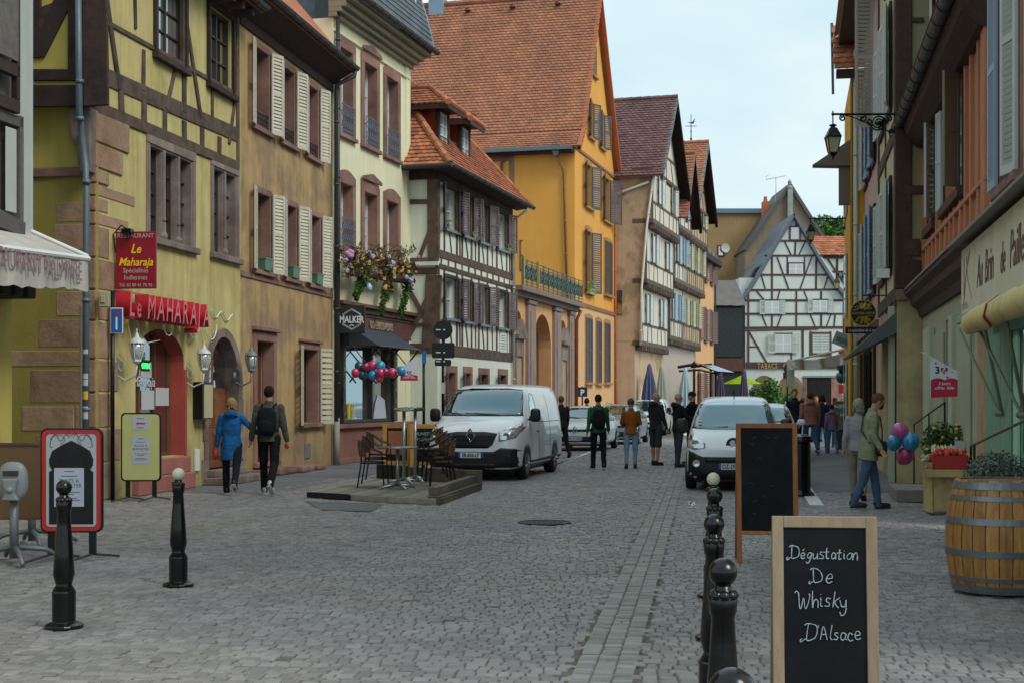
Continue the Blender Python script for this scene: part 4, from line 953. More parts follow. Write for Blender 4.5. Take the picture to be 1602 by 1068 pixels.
# roof
pit=50;tp=math.tan(math.radians(pit));RH=3.6;ov=.55;zr=z4+.12;rb=RH/tp
def hip(v):return v*math.cos(math.radians(pit))
ev=Vector((0,math.cos(math.radians(pit)),math.sin(math.radians(pit))));LW=(E4+ov*2)
tiles(B4,(-ov,-ov,zr),(1,0,0),ev,LW,RH/math.sin(math.radians(pit)),M_['tile_o'],.19,.17,lft=hip,rgt=lambda v:LW-hip(v)*.9,lift=.03)
evs=Vector((math.cos(math.radians(pit)),0,math.sin(math.radians(pit))))
tiles(B4,(-ov,-ov+10,zr),(0,-1,0),evs,10,RH/math.sin(math.radians(pit)),M_['tile_o'],.19,.17,rgt=lambda v:10-hip(v),lift=.03,nind=300,W=WM(f4))
mb=MB();a_=rb;mb.add([(-ov,-ov,zr-.02),(LW-ov,-ov,zr-.02),(LW-ov-a_,a_-ov,zr+RH-.02),(a_-ov,a_-ov,zr+RH-.02),(-ov,10,zr-.02),(a_-ov,10,zr+RH-.02),(LW-ov,10,zr-.02),(LW-ov-a_,10,zr+RH-.02)],[(0,1,2,3),(4,0,3,5),(1,6,7,2),(3,2,7,5)],.2);mb.build('roof',M_['tile_o'],B4)
mb=MB();mb.add([(-ov,-ov,zr-.03),(LW-ov,-ov,zr-.03),(LW-ov,.0,zr-.1),(-ov,.0,zr-.1),(0,10,zr-.1),(-ov,10,zr-.03)],[(3,2,1,0),(0,5,4,3)],.3);mb.build('soffit',M_['soffit'],B4)
mb=MB();mb.box(-.08,E4,-.1,.02,z4-.0,z4+.12);mb.box(-.1,-.005,-.1,6,z4-.2,z4+.1);mb.build('eaves_board',M_['soffit'],B4)
gutter(B4,(-ov,-ov-.08,zr),(LW-ov,-ov-.08,zr),.08,M_['zinc_d']);
g=MB();g.tube([(-ov-.08,-ov-.1,zr-.03),(-ov-.08,9,zr-.03)],.07,8);g.build('side_gutter',M_['zinc_d'],B4)
def ridge(par,p0,p1,m,r=.1,name='ridge_tile',L=.36):
 p0,p1=Vector(p0),Vector(p1);n=max(1,int((p1-p0).length/L));d=(p1-p0)/n
 for i in range(n):
  a=p0+d*i-d*.06;b=p0+d*(i+1)+d*.04;mb=MB();mb.tube([a,b],[r*1.12,r*.92],8);mb.build(name,m,par)
ridge(B4,(-ov,-ov,zr+.04),(a_-ov,a_-ov,zr+RH+.04),M_['tile_o']);ridge(B4,(LW-ov,-ov,zr+.04),(LW-ov-a_*.9,a_-ov,zr+RH+.04),M_['tile_o']);ridge(B4,(a_-ov,a_-ov,zr+RH+.05),(LW-ov-a_,a_-ov,zr+RH+.05),M_['tile_o'])
chk=plain('red_dormer_cheek','#a4452f',.8)
def dormer4(pxa,pxb,pyt,pyb):
# front face of the dormer at y=yd
 yd=.35;x0,x1=f4.x(pxa,yd),f4.x(pxb,yd);z0,z1=f4.z((pxa+pxb)/2,pyb,yd),f4.z((pxa+pxb)/2,pyt,yd)
 D_=MB();zb0=zr+(yd+ov)*tp-.2
 for x in(x0,x1):D_.prism([(0,0)]*3,0,0)if False else None
 dep=(z1-zr)/tp-ov+.15;
 D_.add([(x0,yd,z0-.3),(x0,yd,z1),(x0,dep,z1)],[(0,1,2),(2,1,0)],.5);D_.add([(x1,yd,z0-.3),(x1,yd,z1),(x1,dep,z1)],[(0,1,2),(2,1,0)],.5)
 c=D_.build('dormer',chk,B4)
 fr=MB();fr.box(x0-.05,x0+.12,yd-.06,yd+.05,z0-.12,z1);fr.box(x1-.12,x1+.05,yd-.06,yd+.05,z0-.12,z1);fr.box(x0-.05,x1+.05,yd-.06,yd+.04,z1-.12,z1);fr.build('dormer_frame',M_['timber_d'],c)
 w_=win(c,x0+.12,x1-.12,z0,z1-.12,yd-.0,M_['frame_w'],M_['glass_b'],2,3,.06,panes=False)
 e=.35;p_=38;tq=math.tan(math.radians(p_));xm_=(x0+x1)/2;hw=(x1-x0)/2+e;rh=hw*tq
 yf=yd-.45;s_=MB();s_.add([(x0-e,yf,z1),(x1+e,yf,z1),(xm_,yf+hw,z1+rh),(xm_,3,z1+rh),(x0-e,3,z1),(x1+e,3,z1)],[(0,1,2),(0,2,3,4),(1,5,3,2),(0,4,5,1)]);s_.build('dormer_roof',M_['soffit'],c)
 ec=math.cos(math.radians(p_));es=math.sin(math.radians(p_));Ls=rh/es
 tiles(c,(x0-e,3,z1+.03),(0,-1,0),(ec,0,es),3-yf,Ls,M_['tile_o'],.18,.16,rgt=lambda v:3-yf-v*ec,lift=.03)
 tiles(c,(x0-e,yf,z1+.03),(1,0,0),(0,ec,es),2*hw,Ls,M_['tile_o'],.18,.16,lft=lambda v:v*ec,rgt=lambda v:2*hw-v*ec,lift=.03)
 ridge(c,(x0-e,yf,z1+.06),(xm_,yf+hw,z1+rh+.06),M_['tile_o'],.09);ridge(c,(xm_,yf+hw,z1+rh+.06),(xm_,3,z1+rh+.06),M_['tile_o'],.09);ridge(c,(x1+e,yf,z1+.06),(xm_,yf+hw,z1+rh+.06),M_['tile_o'],.09)
 b_=MB();b_.box(x0-e,x1+e,yf,yf+.05,z1-.13,z1+.0);b_.box(x0-e,x0-e+.05,yf,1.6,z1-.13,z1);b_.build('dormer_eaves',M_['soffit'],c)
dormer4(684,700,172,232);dormer4(719,733,196,249)
for sx_ in(0,1):
 mb=MB();x=3.2;mb.tube([(x-1.8+sx_*2.6,.3,zr+1.2+.0),(x-.4+sx_*2.6,.3,zr+1.2)],.015,5);mb.build('snow_rail',M_['zinc'],B4)
pipe(B4,[(E4-.12,-ov-.05,zr-.05),(E4-.12,-ov,zr-.2),(E4-.12,-.1,z4-.4),(E4-.12,-.1,0)],.05,plain('pale_pipe','#b6bbb0',.6))
# ---------------- B5: orange house with arcade, balcony and big roof
f5=Frame((f4.o+f4.u*E4).x,(f4.o+f4.u*E4).y,f4.a)
xa5=f5.x(899);fg=Frame(*(f5.o+f5.u*xa5),f5.a);sg=side_frame(fg)
B5=house('orange_house','big orange plastered house with steep brown tiled roof, arcade and iron balcony',f5)
arcs=mat('arcade_plaster','#d0a070',.9,var=.08,streak=.1)
zar=zK(5.2)
ars=[(f5.x(835),f5.x(862),0,f5.z(848,492)),(f5.x(804.5),f5.x(816),f5.z(810,528),f5.z(810,486)),(f5.x(876),f5.x(885),f5.z(880,528),f5.z(880,501))]
mb=MB();wallmesh(mb,0,xa5,0,zar,ars,rev=.5)
for a,b,c_,d_ in ars:archfill(mb,a,b,d_-(b-a)/2*.9,d_,rev=.5)
mb.build('arcade_wall',arcs,B5)
mb=MB();wallmesh(mb,ars[0][0]-.2,xa5,0,zar,y=2.6);mb.quad((ars[0][1]+.05,2.6,0),(ars[0][1]+.05,.5,0),(ars[0][1]+.05,.5,zar),(ars[0][1]+.05,2.6,zar));mb.quad((ars[0][0]-.05,.5,0),(ars[0][0]-.05,2.6,0),(ars[0][0]-.05,2.6,zar),(ars[0][0]-.05,.5,zar));mb.build('passage_wall',arcs,B5)
mb=MB();mb.box(ars[0][0]+.1,ars[0][0]+1.5,2.45,2.55,0,3.2);mb.build('gate',M_['iron'],B5)
for k in(1,2):
 a,b,c_,d_=ars[k];mb=MB();mb.box(a,b,.3,.35,c_,d_);mb.build('niche',pl_g,B5)
 xm_=(a+b)/2;hw=(b-a)/2+.15;zt_=f5.z(810 if k==1 else 880,524 if k==1 else 534);mb=MB();mb.prism([(xm_-hw,zt_),(xm_+hw,zt_),(xm_,zt_+.55)],-.2,.0);mb.box(xm_-hw,xm_+hw,-.22,0,zt_-.14,zt_-.002);mb.box(xm_-hw*.8,xm_+hw*.8,-.1,0,zt_-.75,zt_-.142);mb.build('pediment',M_['sand_g'],B5)
 mb=MB();mb.box(xm_-hw*.85,xm_-hw*.6,-.08,0,0,zt_-.76);mb.box(xm_+hw*.6,xm_+hw*.85,-.08,0,0,zt_-.76);mb.build('door_jamb',M_['sand_g'],B5);mb=MB();mb.box(xm_-hw*.6,xm_+hw*.6,-.03,-.002,0,zt_-.76);mb.build('side_door',mat('pale_door','#a08a63',.7),B5)
pil=mat('pilaster_stone','#8d7b74',.9,var=.15,bump=.25,streak=.15)
for a,b in((822,834),(864,874),(888,894)):
 x0,x1=f5.x(a),f5.x(b);mb=MB();mb.box(x0,x1,-.12,-.002,0,zar-.45);mb.box(x0-.05,x1+.05,-.17,0,zar-.448,zar-.3);mb.box(x0-.05,x1+.05,-.17,-.002,0,.5)if False else None;mb.box(x0+(x1-x0)*.25,x1-(x1-x0)*.25,-.15,-.121,.8,zar-.7);mb.build('pilaster',pil,B5,bevel=.01)
mb=MB();mb.box(-.1,xa5,-.22,.5,zar-.28,zar-.1);mb.box(-.1,xa5+.05,-.42,.5,zar-.1,zar+.08);mb.box(-.1,xa5,.5,7,zar-.1,zar+.02);mb.build('cornice',mat('grey_cornice','#7c6f68',.9,bump=.3,var=.15),B5,bevel=.01)
# balcony railing in teal iron
teal=plain('verdigris_iron','#30504c',.5)
yr=-.36
def rail_panel(x0,x1,nm='railing',M=None):
 mb=MB()
 for z in(zar+.14,zar+1.0,zar+.88,zar+.24):mb.box(x0,x1,yr-.015,yr+.015,z-.014,z+.014)
 n=max(1,round((x1-x0)/.75))
 for i in range(n):
  a=x0+(x1-x0)*i/n;w=(x1-x0)/n;mb.box(a-.015,a+.015,yr-.015,yr+.015,zar+.08,zar+1.0)
  cx_=a+w/2
  for sx in(-1,1):
   for(cxx,cz,r0)in((cx_+sx*w*.22,zar+.42,.13),(cx_+sx*w*.22,zar+.7,.12),(cx_+sx*.06,zar+.56,.07)):
    mb.tube([(cxx+sx*r0*math.cos(q)*(1-q*.09),yr,cz+r0*math.sin(q)*(1-q*.09)*1.15)for q in[k*.7 for k in range(12)]],.02,4,cap=False)
   mb.tube([(cx_+sx*w*.42,yr,zar+.24),(cx_+sx*w*.38,yr,zar+.56),(cx_+sx*w*.44,yr,zar+.88)],.01,4)
 return mb.build(nm,teal,B5,M=M)
rail_panel(f5.x(828),xa5-.05);rail_panel(.0,f5.x(825))
for px in(826.5,803):
 mb=MB();x=f5.x(px);mb.box(x-.05,x+.05,yr-.05,yr+.05,zar+.08,zar+1.1);mb.build('railing_post',plain('gilded_post','#a08a45',.5),B5)
 # upper body: side wall facing the camera and the gable on the street
Mg=Matrix.Translation((xa5,0,0));z5=zK(11.45);W5=fg.x(961);apx=fg(935,1);zrg=apx[1];xr=fg.x(930)
so_=sg
sw0=(so_.x(762),so_.x(797),so_.z(790,292),so_.z(790,252));sw1=(so_.x(795),so_.x(823.5),so_.z(805,425),so_.z(805,376))
mb=MB();wallmesh(mb,-13,0,zar,z5,[sw0,sw1],y=-.004,rev=.25);mb.build('side_wall',pl_g,B5,M=Mg@sideM())
for w_,s__ in((sw0,1),(sw1,1)):
 win(B5,*w_,.2,M_['frame_d'],M_['glass'],2,3,.06,M=Mg@sideM(),panes=False)
 surround(B5,*w_,.22,M_['sand'],M=Mg@sideM(),proud=.02)if w_ is sw0 else None
 mm=(w_[0]+w_[1])/2+.1;shutter(B5,w_[1],w_[2],w_[3],w_[1]-mm,1,8,M_['shut_g'],y=.04,M=Mg@sideM())
 # gable facade
mb=MB();cols={}
def gwin(pa,pb,pt,pbm):return(fg.x(pa),fg.x(pb),fg.z((pa+pb)/2,pbm),fg.z((pa+pb)/2,pt))
GW=[gwin(916,924,258,325),gwin(944,953,279,347),gwin(916,924,362,458)]
wallmesh(mb,0,W5,0,z5,GW,rev=.22)
pts=[(0,z5),(W5,z5),(W5*.985,z5+.3),(xr+.02,zrg),(xr-.02,zrg),(W5*.08,z5+.9)]
mb.poly([(x,0,z)for x,z in pts],.5);mb.build('gable_wall',pl_g,B5,M=Mg)
mb=MB();wallmesh(mb,.0,W5,0,zK(5.25),y=-.02);mb.build('ground_render',mat('pale_orange_render','#d4a878',.9,var=.06,streak=.05),B5,M=Mg)
mb=MB();shell(mb,0,W5,13,0,z5);mb.build('rear_wall',pl_g,B5,M=Mg)
mb=MB();mb.box(-.02,W5,-.07,-.0205,zK(5.25),zK(5.4));mb.box(0,W5,-.06,-.001,z5-.1,z5+.02);mb.build('string_course',plain('brown_cornice','#8a6149',.8),B5,M=Mg)
for w_ in GW:
 win(B5,*w_,.18,M_['frame_d'],M_['glass'],2,3,.06,M=Mg,panes=False)
 surround(B5,*w_,.16,mat('ochre_stone','#a67c4c',.9),M=Mg,proud=.03,sill=.12,arch=.1);shutters(B5,w_[0]-.05,w_[1]+.05,w_[2],w_[3],M_['shut_g'],165,150,w=(w_[1]-w_[0])*.6,y=-.05,M=Mg,pitch=.09)
def blind(pa,pb,pt,pbm,m=None,par=None,fr=None,M=None,fk=True):
 fr=fr or fg;x0,x1=fr.x(pa),fr.x(pb);z0,z1=fr.z((pa+pb)/2,pbm),fr.z((pa+pb)/2,pt)
 surround(par or B5,x0,x1,z0,z1,.12,mat('ochre_stone','#a67c4c',.9),M=M,proud=.03+.02,sill=.12,arch=.08)
 shutter(par or B5,x0,z0,z1,(x1-x0)/2-.005,-1,2,m or M_['shut_g'],y=-.06,M=M,pitch=.09);shutter(par or B5,x1,z0,z1,(x1-x0)/2-.005,1,2,m or M_['shut_g'],y=-.06,M=M,pitch=.09)
blind(945,956,379,462,M=Mg)
for a,b,c_,d_ in((915,925,498,598),(931.5,939.5,503,599),(944.5,953,506,598)):blind(a,b,c_,d_,M=Mg)
for a,b,c_,d_ in((921,926.5,160,216),(938.5,943.5,178,232)):
 x0,x1=fg.x(a),fg.x(b);z0,z1=fg.z((a+b)/2,d_),fg.z((a+b)/2,c_)
 mb=MB();mb.box(x0,x1,-.012,-.004,z0,z1);mb.build('pane',M_['glass'],B5,M=Mg);surround(B5,x0,x1,z0,z1,.12,MATS['ochre_stone'],M=Mg,proud=.04,sill=.1);shutters(B5,x0-.03,x1+.03,z0,z1,M_['shut_g'],160,150,w=.5,y=-.05,M=Mg,pitch=.09)
x0,x1=fg.x(926.5),fg.x(932);mb=MB();mb.box(x0,x1,-.03,-.004,fg.z(929,119),fg.z(929,74));mb.build('attic_window',M_['shut_b'],B5,M=Mg);surround(B5,x0,x1,fg.z(929,119),fg.z(929,74),.1,MATS['ochre_stone'],M=Mg,proud=.05,arch=.1)
# flowers in the window of the gable
fl=MB();c_=GW[2]
for i in range(60):fl.sphere((random.uniform(c_[0],c_[1]),-.12+random.uniform(-.1,.05),c_[2]+random.uniform(-.1,.55)*random.random()),random.uniform(.03,.06),5,3)
FB=thing('window_plant','bushy green plant in the middle window of the orange gable','plant');fl.build('leaves',MATS['leaf_light'],FB,M=WM(fg));bx=MB();bx.box(c_[0],c_[1],-.22,-.03,c_[2]-.1,c_[2]+.02);bx.build('trough',plain('clay_pot','#9a8f86'),FB,M=WM(fg))
# the big roof: near slope tiled course by course, sprocketed at the eaves
DR=15.5;v0=Vector((-.45,0,z5-.1));v1=Vector((.45,0,z5+.75));v2=Vector((xr,0,zrg+.1))
def slope(a,b,tw,te):
 d=(b-a);L=d.length;tiles(B5,(xa5+a.x,DR,a.z),(0,-1,0),(d.x,0,d.z),DR+.35,L,M_['tile_r'],tw,te,lift=.03)
slope(v0,v1,.21,.16);slope(v1,v2,.21,.16)
mb=MB();mb.add([(xa5+p.x,yy,p.z-.03)for p in(v0,v1,v2,Vector((W5+.3,0,z5-.15)))for yy in(-.3,DR)],[(0,1,3,2),(2,3,5,4),(4,5,7,6)]);mb.build('roof',M_['tile_r'],B5)
mb=MB();
for a,b in((v0,v1),(v1,v2),(v2,Vector((W5+.3,0,z5-.15)))):
 mb.add([(xa5+a.x,-.36,a.z-.22),(xa5+b.x,-.36,b.z-.22),(xa5+b.x,-.36,b.z+.06),(xa5+a.x,-.36,a.z+.06),(xa5+a.x,-.2,a.z-.22),(xa5+b.x,-.2,b.z-.22),(xa5+b.x,-.2,b.z+.06),(xa5+a.x,-.2,a.z+.06)],[(0,1,2,3),(0,4,5,1),(3,2,6,7),(4,7,6,5)])
mb.build('bargeboard',plain('orange_barge','#b0633c',.7),B5)
ridge(B5,(xa5+xr,-.4,zrg+.14),(xa5+xr,DR,zrg+.14),M_['tile_r'],.13,L=.42)
for i in range(6):
 for(t,off)in((.93,.0),(.13,1.0)):
  if t<.5 and i not in(1,2,3):continue
  p=v1+(v2-v1)*t;y=1.6+i*2.1+off;mb=MB();mb.prism([(-.13,0),(.13,0),(.0,.14)],-.2,.12);mb.xf(Matrix.Translation((xa5+p.x-.05,y,p.z+.02))@Matrix.Rotation(-math.pi/2,4,'Z'));mb.build('roof_vent',plain('dark_tile','#5f3d33',.8),B5)
for k in(0,):
 p=v1+(v2-v1)*.42;mb=MB();mb.tube([(xa5+p.x,8.6,p.z+.5),(xa5+p.x-1.0,9.4,p.z-.9)],.05,5);mb.build('flashing',M_['steel'],B5)
mb=MB();mb.box(xa5+xr-.3,xa5+xr+.3,7.0,7.7,zrg-.5,zrg+.5);mb.box(xa5+xr-.38,xa5+xr+.38,6.9,7.8,zrg+.5,zrg+.58);mb.box(xa5+xr-.2,xa5+xr+.2,7.1,7.6,zrg+.58,zrg+.75);mb.build('chimney',plain('zinc_chimney','#7c93a3',.5),B5)
mb=MB();mb.box(-.62,-.45,0,DR,z5-.22,z5-.06);mb.build('gutter',M_['zinc'],B5,M=Mg);mb=MB();mb.box(-.42,-.02,0,DR,z5-.3,z5-.12);mb.build('soffit',M_['soffit'],B5,M=Mg)
mb=MB();mb.prism([(-.16,.35),(.16,.35),(.16,.1),(.06,-.1),(-.06,-.1),(-.16,.1)],-.16,.16);mb.xf(Matrix.Translation((xa5-.3,.72,z5-.35))@Matrix.Rotation(-math.pi/2,4,'Z'));mb.build('hopper',M_['zinc'],B5)
pipe(B5,[(xa5-.3,.72,z5-.4),(xa5-.2,.5,z5-.9),(xa5-.08,.45,z5-1.1),(xa5-.08,.3,zar+.1)],.05,mat('rusty_pipe','#8b6a45',.8,var=.3))
pipe(B5,[(xa5-.12,-.3,zar-.2),(xa5-.12,-.12,zar-.6),(xa5-.12,-.1,0)],.07,mat('brown_pipe','#7c4632',.7))
pipe(B5,[(xa5+W5-.1,-.08,z5-.2),(xa5+W5-.1,-.08,0)],.05,plain('orange_barge','#b0633c'))
# ---------------- B6, B7, B8: jettied half-timbered gables; B9 ochre
c6=-12.88*K
def hg(name,label,px0,px1,levels,apex,eave_py,tile,walls,trim,sh,sidecol,dep=12,nwin=(2,2,2),gpx=None):
 """levels: list of (py at far/near corner of the floor's foot, outward offset)"""
 f=Frame(0,0,0);f=line_frame(c6,.29,(c6)/((px0-CX)/F-.29))if False else line_frame(c6,.29,c6/((px0-CX)/F-.29))
 B=house(name,label,f,'narrow jettied gable houses in the distance');W=f.x(px1)
 zs=[f.z(px0+2,lv[0])for lv in levels]+[f.z(px0+2,eave_py)]
 ap=f(apex[0],apex[1],-levels[-1][1]);zt=ap[1];xm_=W/2
 mb=MB();wallmesh(mb,0,W,0,zs[0]);shell(mb,0,W,dep,0,zs[-1]);mb.build('ground_wall',sidecol,B)
 for k,(py,off)in enumerate(levels):
  z0,z1=zs[k],zs[k+1];nw=nwin[k]
  mb=MB();mb.box(0,W,-off,.3,z0+.0,z1,.5);mb.build('storey_wall',walls,B)
  mb=MB();mb.box(-.03,W+.03,-off-.05,.1,z0-.18,z0+.04);mb.box(-.02,W+.02,-off-.03,-off+.1,z0+.08,z0+.2)if False else None;mb.build('bressummer',trim,B,bevel=.01)
  n=int(W/.45)
  for i in range(n):
   x=W*(i+.5)/n;m2=MB();m2.box(x-.08,x+.08,-off-.1,.0,z0-.42,z0-.19);m2.build('joist_end',trim,B)
  zbeams(B,[[0.05,z0,.05,z1,.14],[W-.06,z0,W-.06,z1,.14],[0,z0+.85,W,z0+.85,.12],[0,z1-.1,W,z1-.1,.14]],trim,y0=-off-.03,y1=-off+.05)
  ws=W/nw
  for i in range(nw):
   cxx=W*(i+.5)/nw;ww=min(.75,ws*.3);a,b=cxx-ww/2,cxx+ww/2;wz0,wz1=z0+.95,min(z1-.2,z0+2.3)
   mb=MB();mb.box(a-.06,b+.06,-off-.05,-off+.02,wz0-.06,wz1+.06);w_=mb.build('window',trim,B);mb=MB();mb.box(a,(a+b)/2-.02,-off-.06,-off-.051,wz0,wz1);mb.build('pane',M_['glass'],w_);mb=MB();mb.box((a+b)/2+.02,b,-off-.06,-off-.051,wz0,wz1);mb.build('pane',M_['glass'],w_)
   shutters(B,a-.03,b+.03,wz0-.05,wz1+.05,sh,172,168,w=min(.42,ws*.22),y=-off-.08,pitch=.1)
   for t in(-.3,0,.3):zbeams(B,[[cxx+t*ws,z0+.02,cxx+t*ws+random.choice((-.1,.1)),z0+.8,.09]],trim,y0=-off-.025,y1=-off+.05)
 off=levels[-1][1];ze=zs[-1]
 mb=MB();mb.prism([(0,ze),(W,ze),(xm_,zt)],-off,.3);mb.build('gable_wall',walls,B)
 mb=MB();mb.box(-.1,W+.1,-off-.08,.1,ze-.08,ze+.1);mb.build('bressummer',trim,B)
 def hwid(z):return(W/2)*(zt-z)/(zt-ze)
 z_=ze+1.2
 while z_<zt-.8:zbeams(B,[[xm_-hwid(z_),z_,xm_+hwid(z_),z_,.12]],trim,y0=-off-.03,y1=-off+.05);z_+=1.3
 for t in(-.5,0,.5):zbeams(B,[[xm_+t*W*.55,ze,xm_+t*W*.3,ze+1.15,.1]],trim,y0=-off-.025,y1=-off+.05)
 mb=MB();mb.box(xm_-.35,xm_+.35,-off-.05,-off+.02,ze+1.35,ze+2.4);w_=mb.build('window',trim,B);mb=MB();mb.box(xm_-.28,xm_+.28,-off-.06,-off-.051,ze+1.4,ze+2.35);mb.build('pane',M_['glass'],w_)
 # roof: two slopes, ridge away from the street
 e=.35;dirv=Vector((W/2+e,0,zt-(ze-e*(zt-ze)/(W/2))));y0=-off-.55;L=dirv.length
 base=Vector((-e,dep,ze-e*(zt-ze)/(W/2)))
 tiles(B,tuple(base+Vector((0,0,.05))),(0,-1,0),tuple(dirv),dep-y0,L,tile,.26,.19,lift=.035)
 mb=MB();mb.add([(-e,y0,base.z),(-e,dep,base.z),(xm_,dep,zt),(xm_,y0,zt),(W+e,y0,base.z),(W+e,dep,base.z)],[(0,1,2,3),(3,2,5,4),(0,3,4)][:2]);mb.build('roof',tile,B)
 for s_ in(0,1):
  xa_=-e if not s_ else W+e;mb=MB();zb_=base.z
  mb.add([(xa_,y0-.04,zb_-.25),(xm_,y0-.04,zt-.25),(xm_,y0-.04,zt+.08),(xa_,y0-.04,zb_+.08),(xa_,y0+.12,zb_-.25),(xm_,y0+.12,zt-.25),(xm_,y0+.12,zt+.08),(xa_,y0+.12,zb_+.08)],[(0,1,2,3),(3,2,1,0),(3,2,6,7),(7,6,2,3),(0,4,5,1),(1,5,4,0)]);mb.build('bargeboard',M_['timber_d']if s_ else plain('pale_verge','#8d9aa3',.6),B)
  if s_:
   mb=MB();mb.add([(xa_,y0,zb_-.04),(xm_,y0,zt-.04),(xm_,-off,zt-.04),(xa_,-off,zb_-.04)],[(0,1,2,3),(3,2,1,0)]);mb.build('verge_soffit',M_['soffit'],B)
 ridge(B,(xm_,y0,zt+.08),(xm_,dep,zt+.08),tile,.12,L=.45)
 return B,f,W,zs,zt
wh6=mat('cream_white_plaster','#d2ccbc',.9,var=.08,streak=.12);sd6=mat('peach_patchy_plaster','#bfa488',.95,var=.12,scale=1.5,bump=.2,col2='#a08a70',patch=.53,pscale=.5,streak=.12,soft=.03)
tr6=wood('grey_brown_timber','#5f5248',rough=.9)
B6,f6,W6,z6,zt6=hg('gable_house','tall peach and cream jettied gable house with plum tiled roof',993,1037,[(534,.25),(438,.55),(345,.85)],(1024,134),268,M_['tile_p'],wh6,tr6,M_['shut_p'],sd6,nwin=(2,2,2))
mb=MB();
for k,(a,b,off)in enumerate(((z6[0],z6[1],.25),(z6[1],z6[2],.55),(z6[2],z6[3],.85))):mb.box(-.012,.02,-off+.0,12,a,b,.5)
mb.build('side_wall',sd6,B6)
mb=MB();mb.box(-.03,-.0125,.6,1.6,zK(5.3),zK(6.4));mb.build('small_window',M_['glass'],B6)
pipe(B6,[(.0,-1.0,z6[3]),(-.1,-.9,z6[3]-.5),(-.1,-.6,z6[2]-.3),(-.1,-.35,z6[1]-.4),(-.1,-.3,z6[0]-.2)],.06,M_['white_p']);pipe(B6,[(-.1,2.2,z6[3]-1.6),(-.1,.2,z6[3]-.9),(-.1,-.7,z6[3]-.6)],.06,M_['white_p'])
pl7=mat('warm_white_plaster','#b5aaa0',.9,var=.1,streak=.15)
B7,f7,W7,z7,zt7=hg('gable_house','narrow gable house with pale blue shutters between two taller gables',1037,1058,[(526,.35),(436,.6),(352,.8)],(1057,228),330,M_['tile_r'],wh6,tr6,M_['shut_bl'],pl7,nwin=(2,2,1))
B8,f8,W8,z8,zt8=hg('gable_house','furthest jettied gable house with cream shutters and a weather vane',1058,1087,[(532,.3),(445,.55),(368,.75)],(1082,212),318,M_['tile_r'],mat('beige_plaster','#b3a083',.9,var=.1,streak=.15),tr6,plain('cream_shutter2','#b5b394',.6),pl7,nwin=(3,3,2))
wv=thing('weather_vane','iron weather vane with pointer on the furthest gable ridge','weather vane',tuple((f8.o+f8.u*(W8/2)-f8.n*.3))+(zt8,),scale=.72);hv=2.4
mb=MB();mb.tube([(0,0,0),(0,0,hv)],[.05,.02],6);mb.sphere((0,0,.4),.1,8,6);mb.sphere((0,0,1.0),.07,8,6);mb.box(-.45,.45,-.01,.01,1.4,1.45);mb.prism([(-.3,1.7),(.1,1.75),(.35,2.1),(.2,1.6)],-.01,.01);mb.build('vane',M_['iron'],wv)
# B9 ochre mansard house
f9=line_frame(c6,.29,c6/((1088-CX)/F-.29));B9=house('ochre_mansard_house','apricot house with brown shutters and slate mansard beyond the gables',f9);W9=f9.x(1117);z9=f9.z(1117,418)
mb=MB();mb.box(0,W9,0,10,0,z9,.5);mb.build('wall',pl_pk,B9)
for row,(zc0,hgt)in enumerate(((f9.z(1100,533),2.0),(f9.z(1100,438),1.9),(1.0,2.3))):
 for i in range(3):
  x=W9*(i+.5)/3;a,b=x-.35,x+.35;mb=MB();mb.box(a,b,-.02,-.004,zc0,zc0+hgt);mb.build('pane',M_['glass'],B9);surround(B9,a,b,zc0,zc0+hgt,.14,M_['sand'],proud=.05);shutters(B9,a,b,zc0,zc0+hgt,plain('mauve_shutter','#6f5b58',.6),165,150,w=.5,y=-.07,pitch=.12)
mb=MB();mb.box(-.1,W9+.4,-.5,.2,z9,z9+.35);mb.build('cornice',M_['timber_d'],B9);mb=MB();mb.add([(-.1,-.4,z9+.35),(W9+.3,-.4,z9+.35),(W9-.2,.9,z9+2.0),(0,.9,z9+2.0),(W9-.6,1.7,z9+4),(0,1.7,z9+4),(W9+.3,8,z9+.35),(W9-.6,8,z9+4)],[(0,1,2,3),(3,2,4,5),(1,6,7,4,2)]);mb.build('mansard',M_['slate'],B9)
mb=MB();mb.box(1.5,2.6,.0,2,z9+.9,z9+2.5);dm9=mb.build('dormer',M_['sand'],B9);mb=MB();mb.box(1.7,2.4,-.03,-.004,z9+1.1,z9+2.3);mb.build('pane',M_['glass'],dm9);pipe(B9,[(W9+.1,-.45,z9),(W9-.1,-.1,z9-.5),(W9-.1,-.1,0)],.06)
# ---------------- T: white half-timbered house closing the street
dT=110*K;fT=Frame((1166-CX)/F*dT,dT,0.)
T=house('white_half_timbered_house','white half-timbered gable house with dark beams closing the end of the street',fT);WT=fT.x(1323)
zeT=fT.z(1166,470);aT=fT(1243,340)
mb=MB();wallmesh(mb,0,WT,0,zeT);cv=[(0,zeT),(WT,zeT),(fT.x(1305),fT.z(1305,430)),aT,(fT.x(1183),fT.z(1183,428))];mb.poly([(x,0,z)for x,z in cv]);shell(mb,0,WT,9,0,zeT);mb.build('wall',mat('white_gable_plaster','#c9d2cc',.9,var=.05,streak=.08),T)
bt=wood('purple_brown_timber','#4f3c3c',rough=.9)
def tb(*a):beams(T,fT,[(x0,y0,x1,y1,w/20.0)for x0,y0,x1,y1,w in a],bt,y0=-.06,y1=.04)
tb((1166,470,1321,470,3.2),(1166,454,1318,453,3),(1196,400,1288,400,3),(1188,430,1300,430,3),(1217,377,1268,377,3),(1166,491,1323,491,3),(1166,513,1323,512,4),(1166,517,1280,515,2),(1168,569,1320,568,6),(1169,542,1188,542,2))
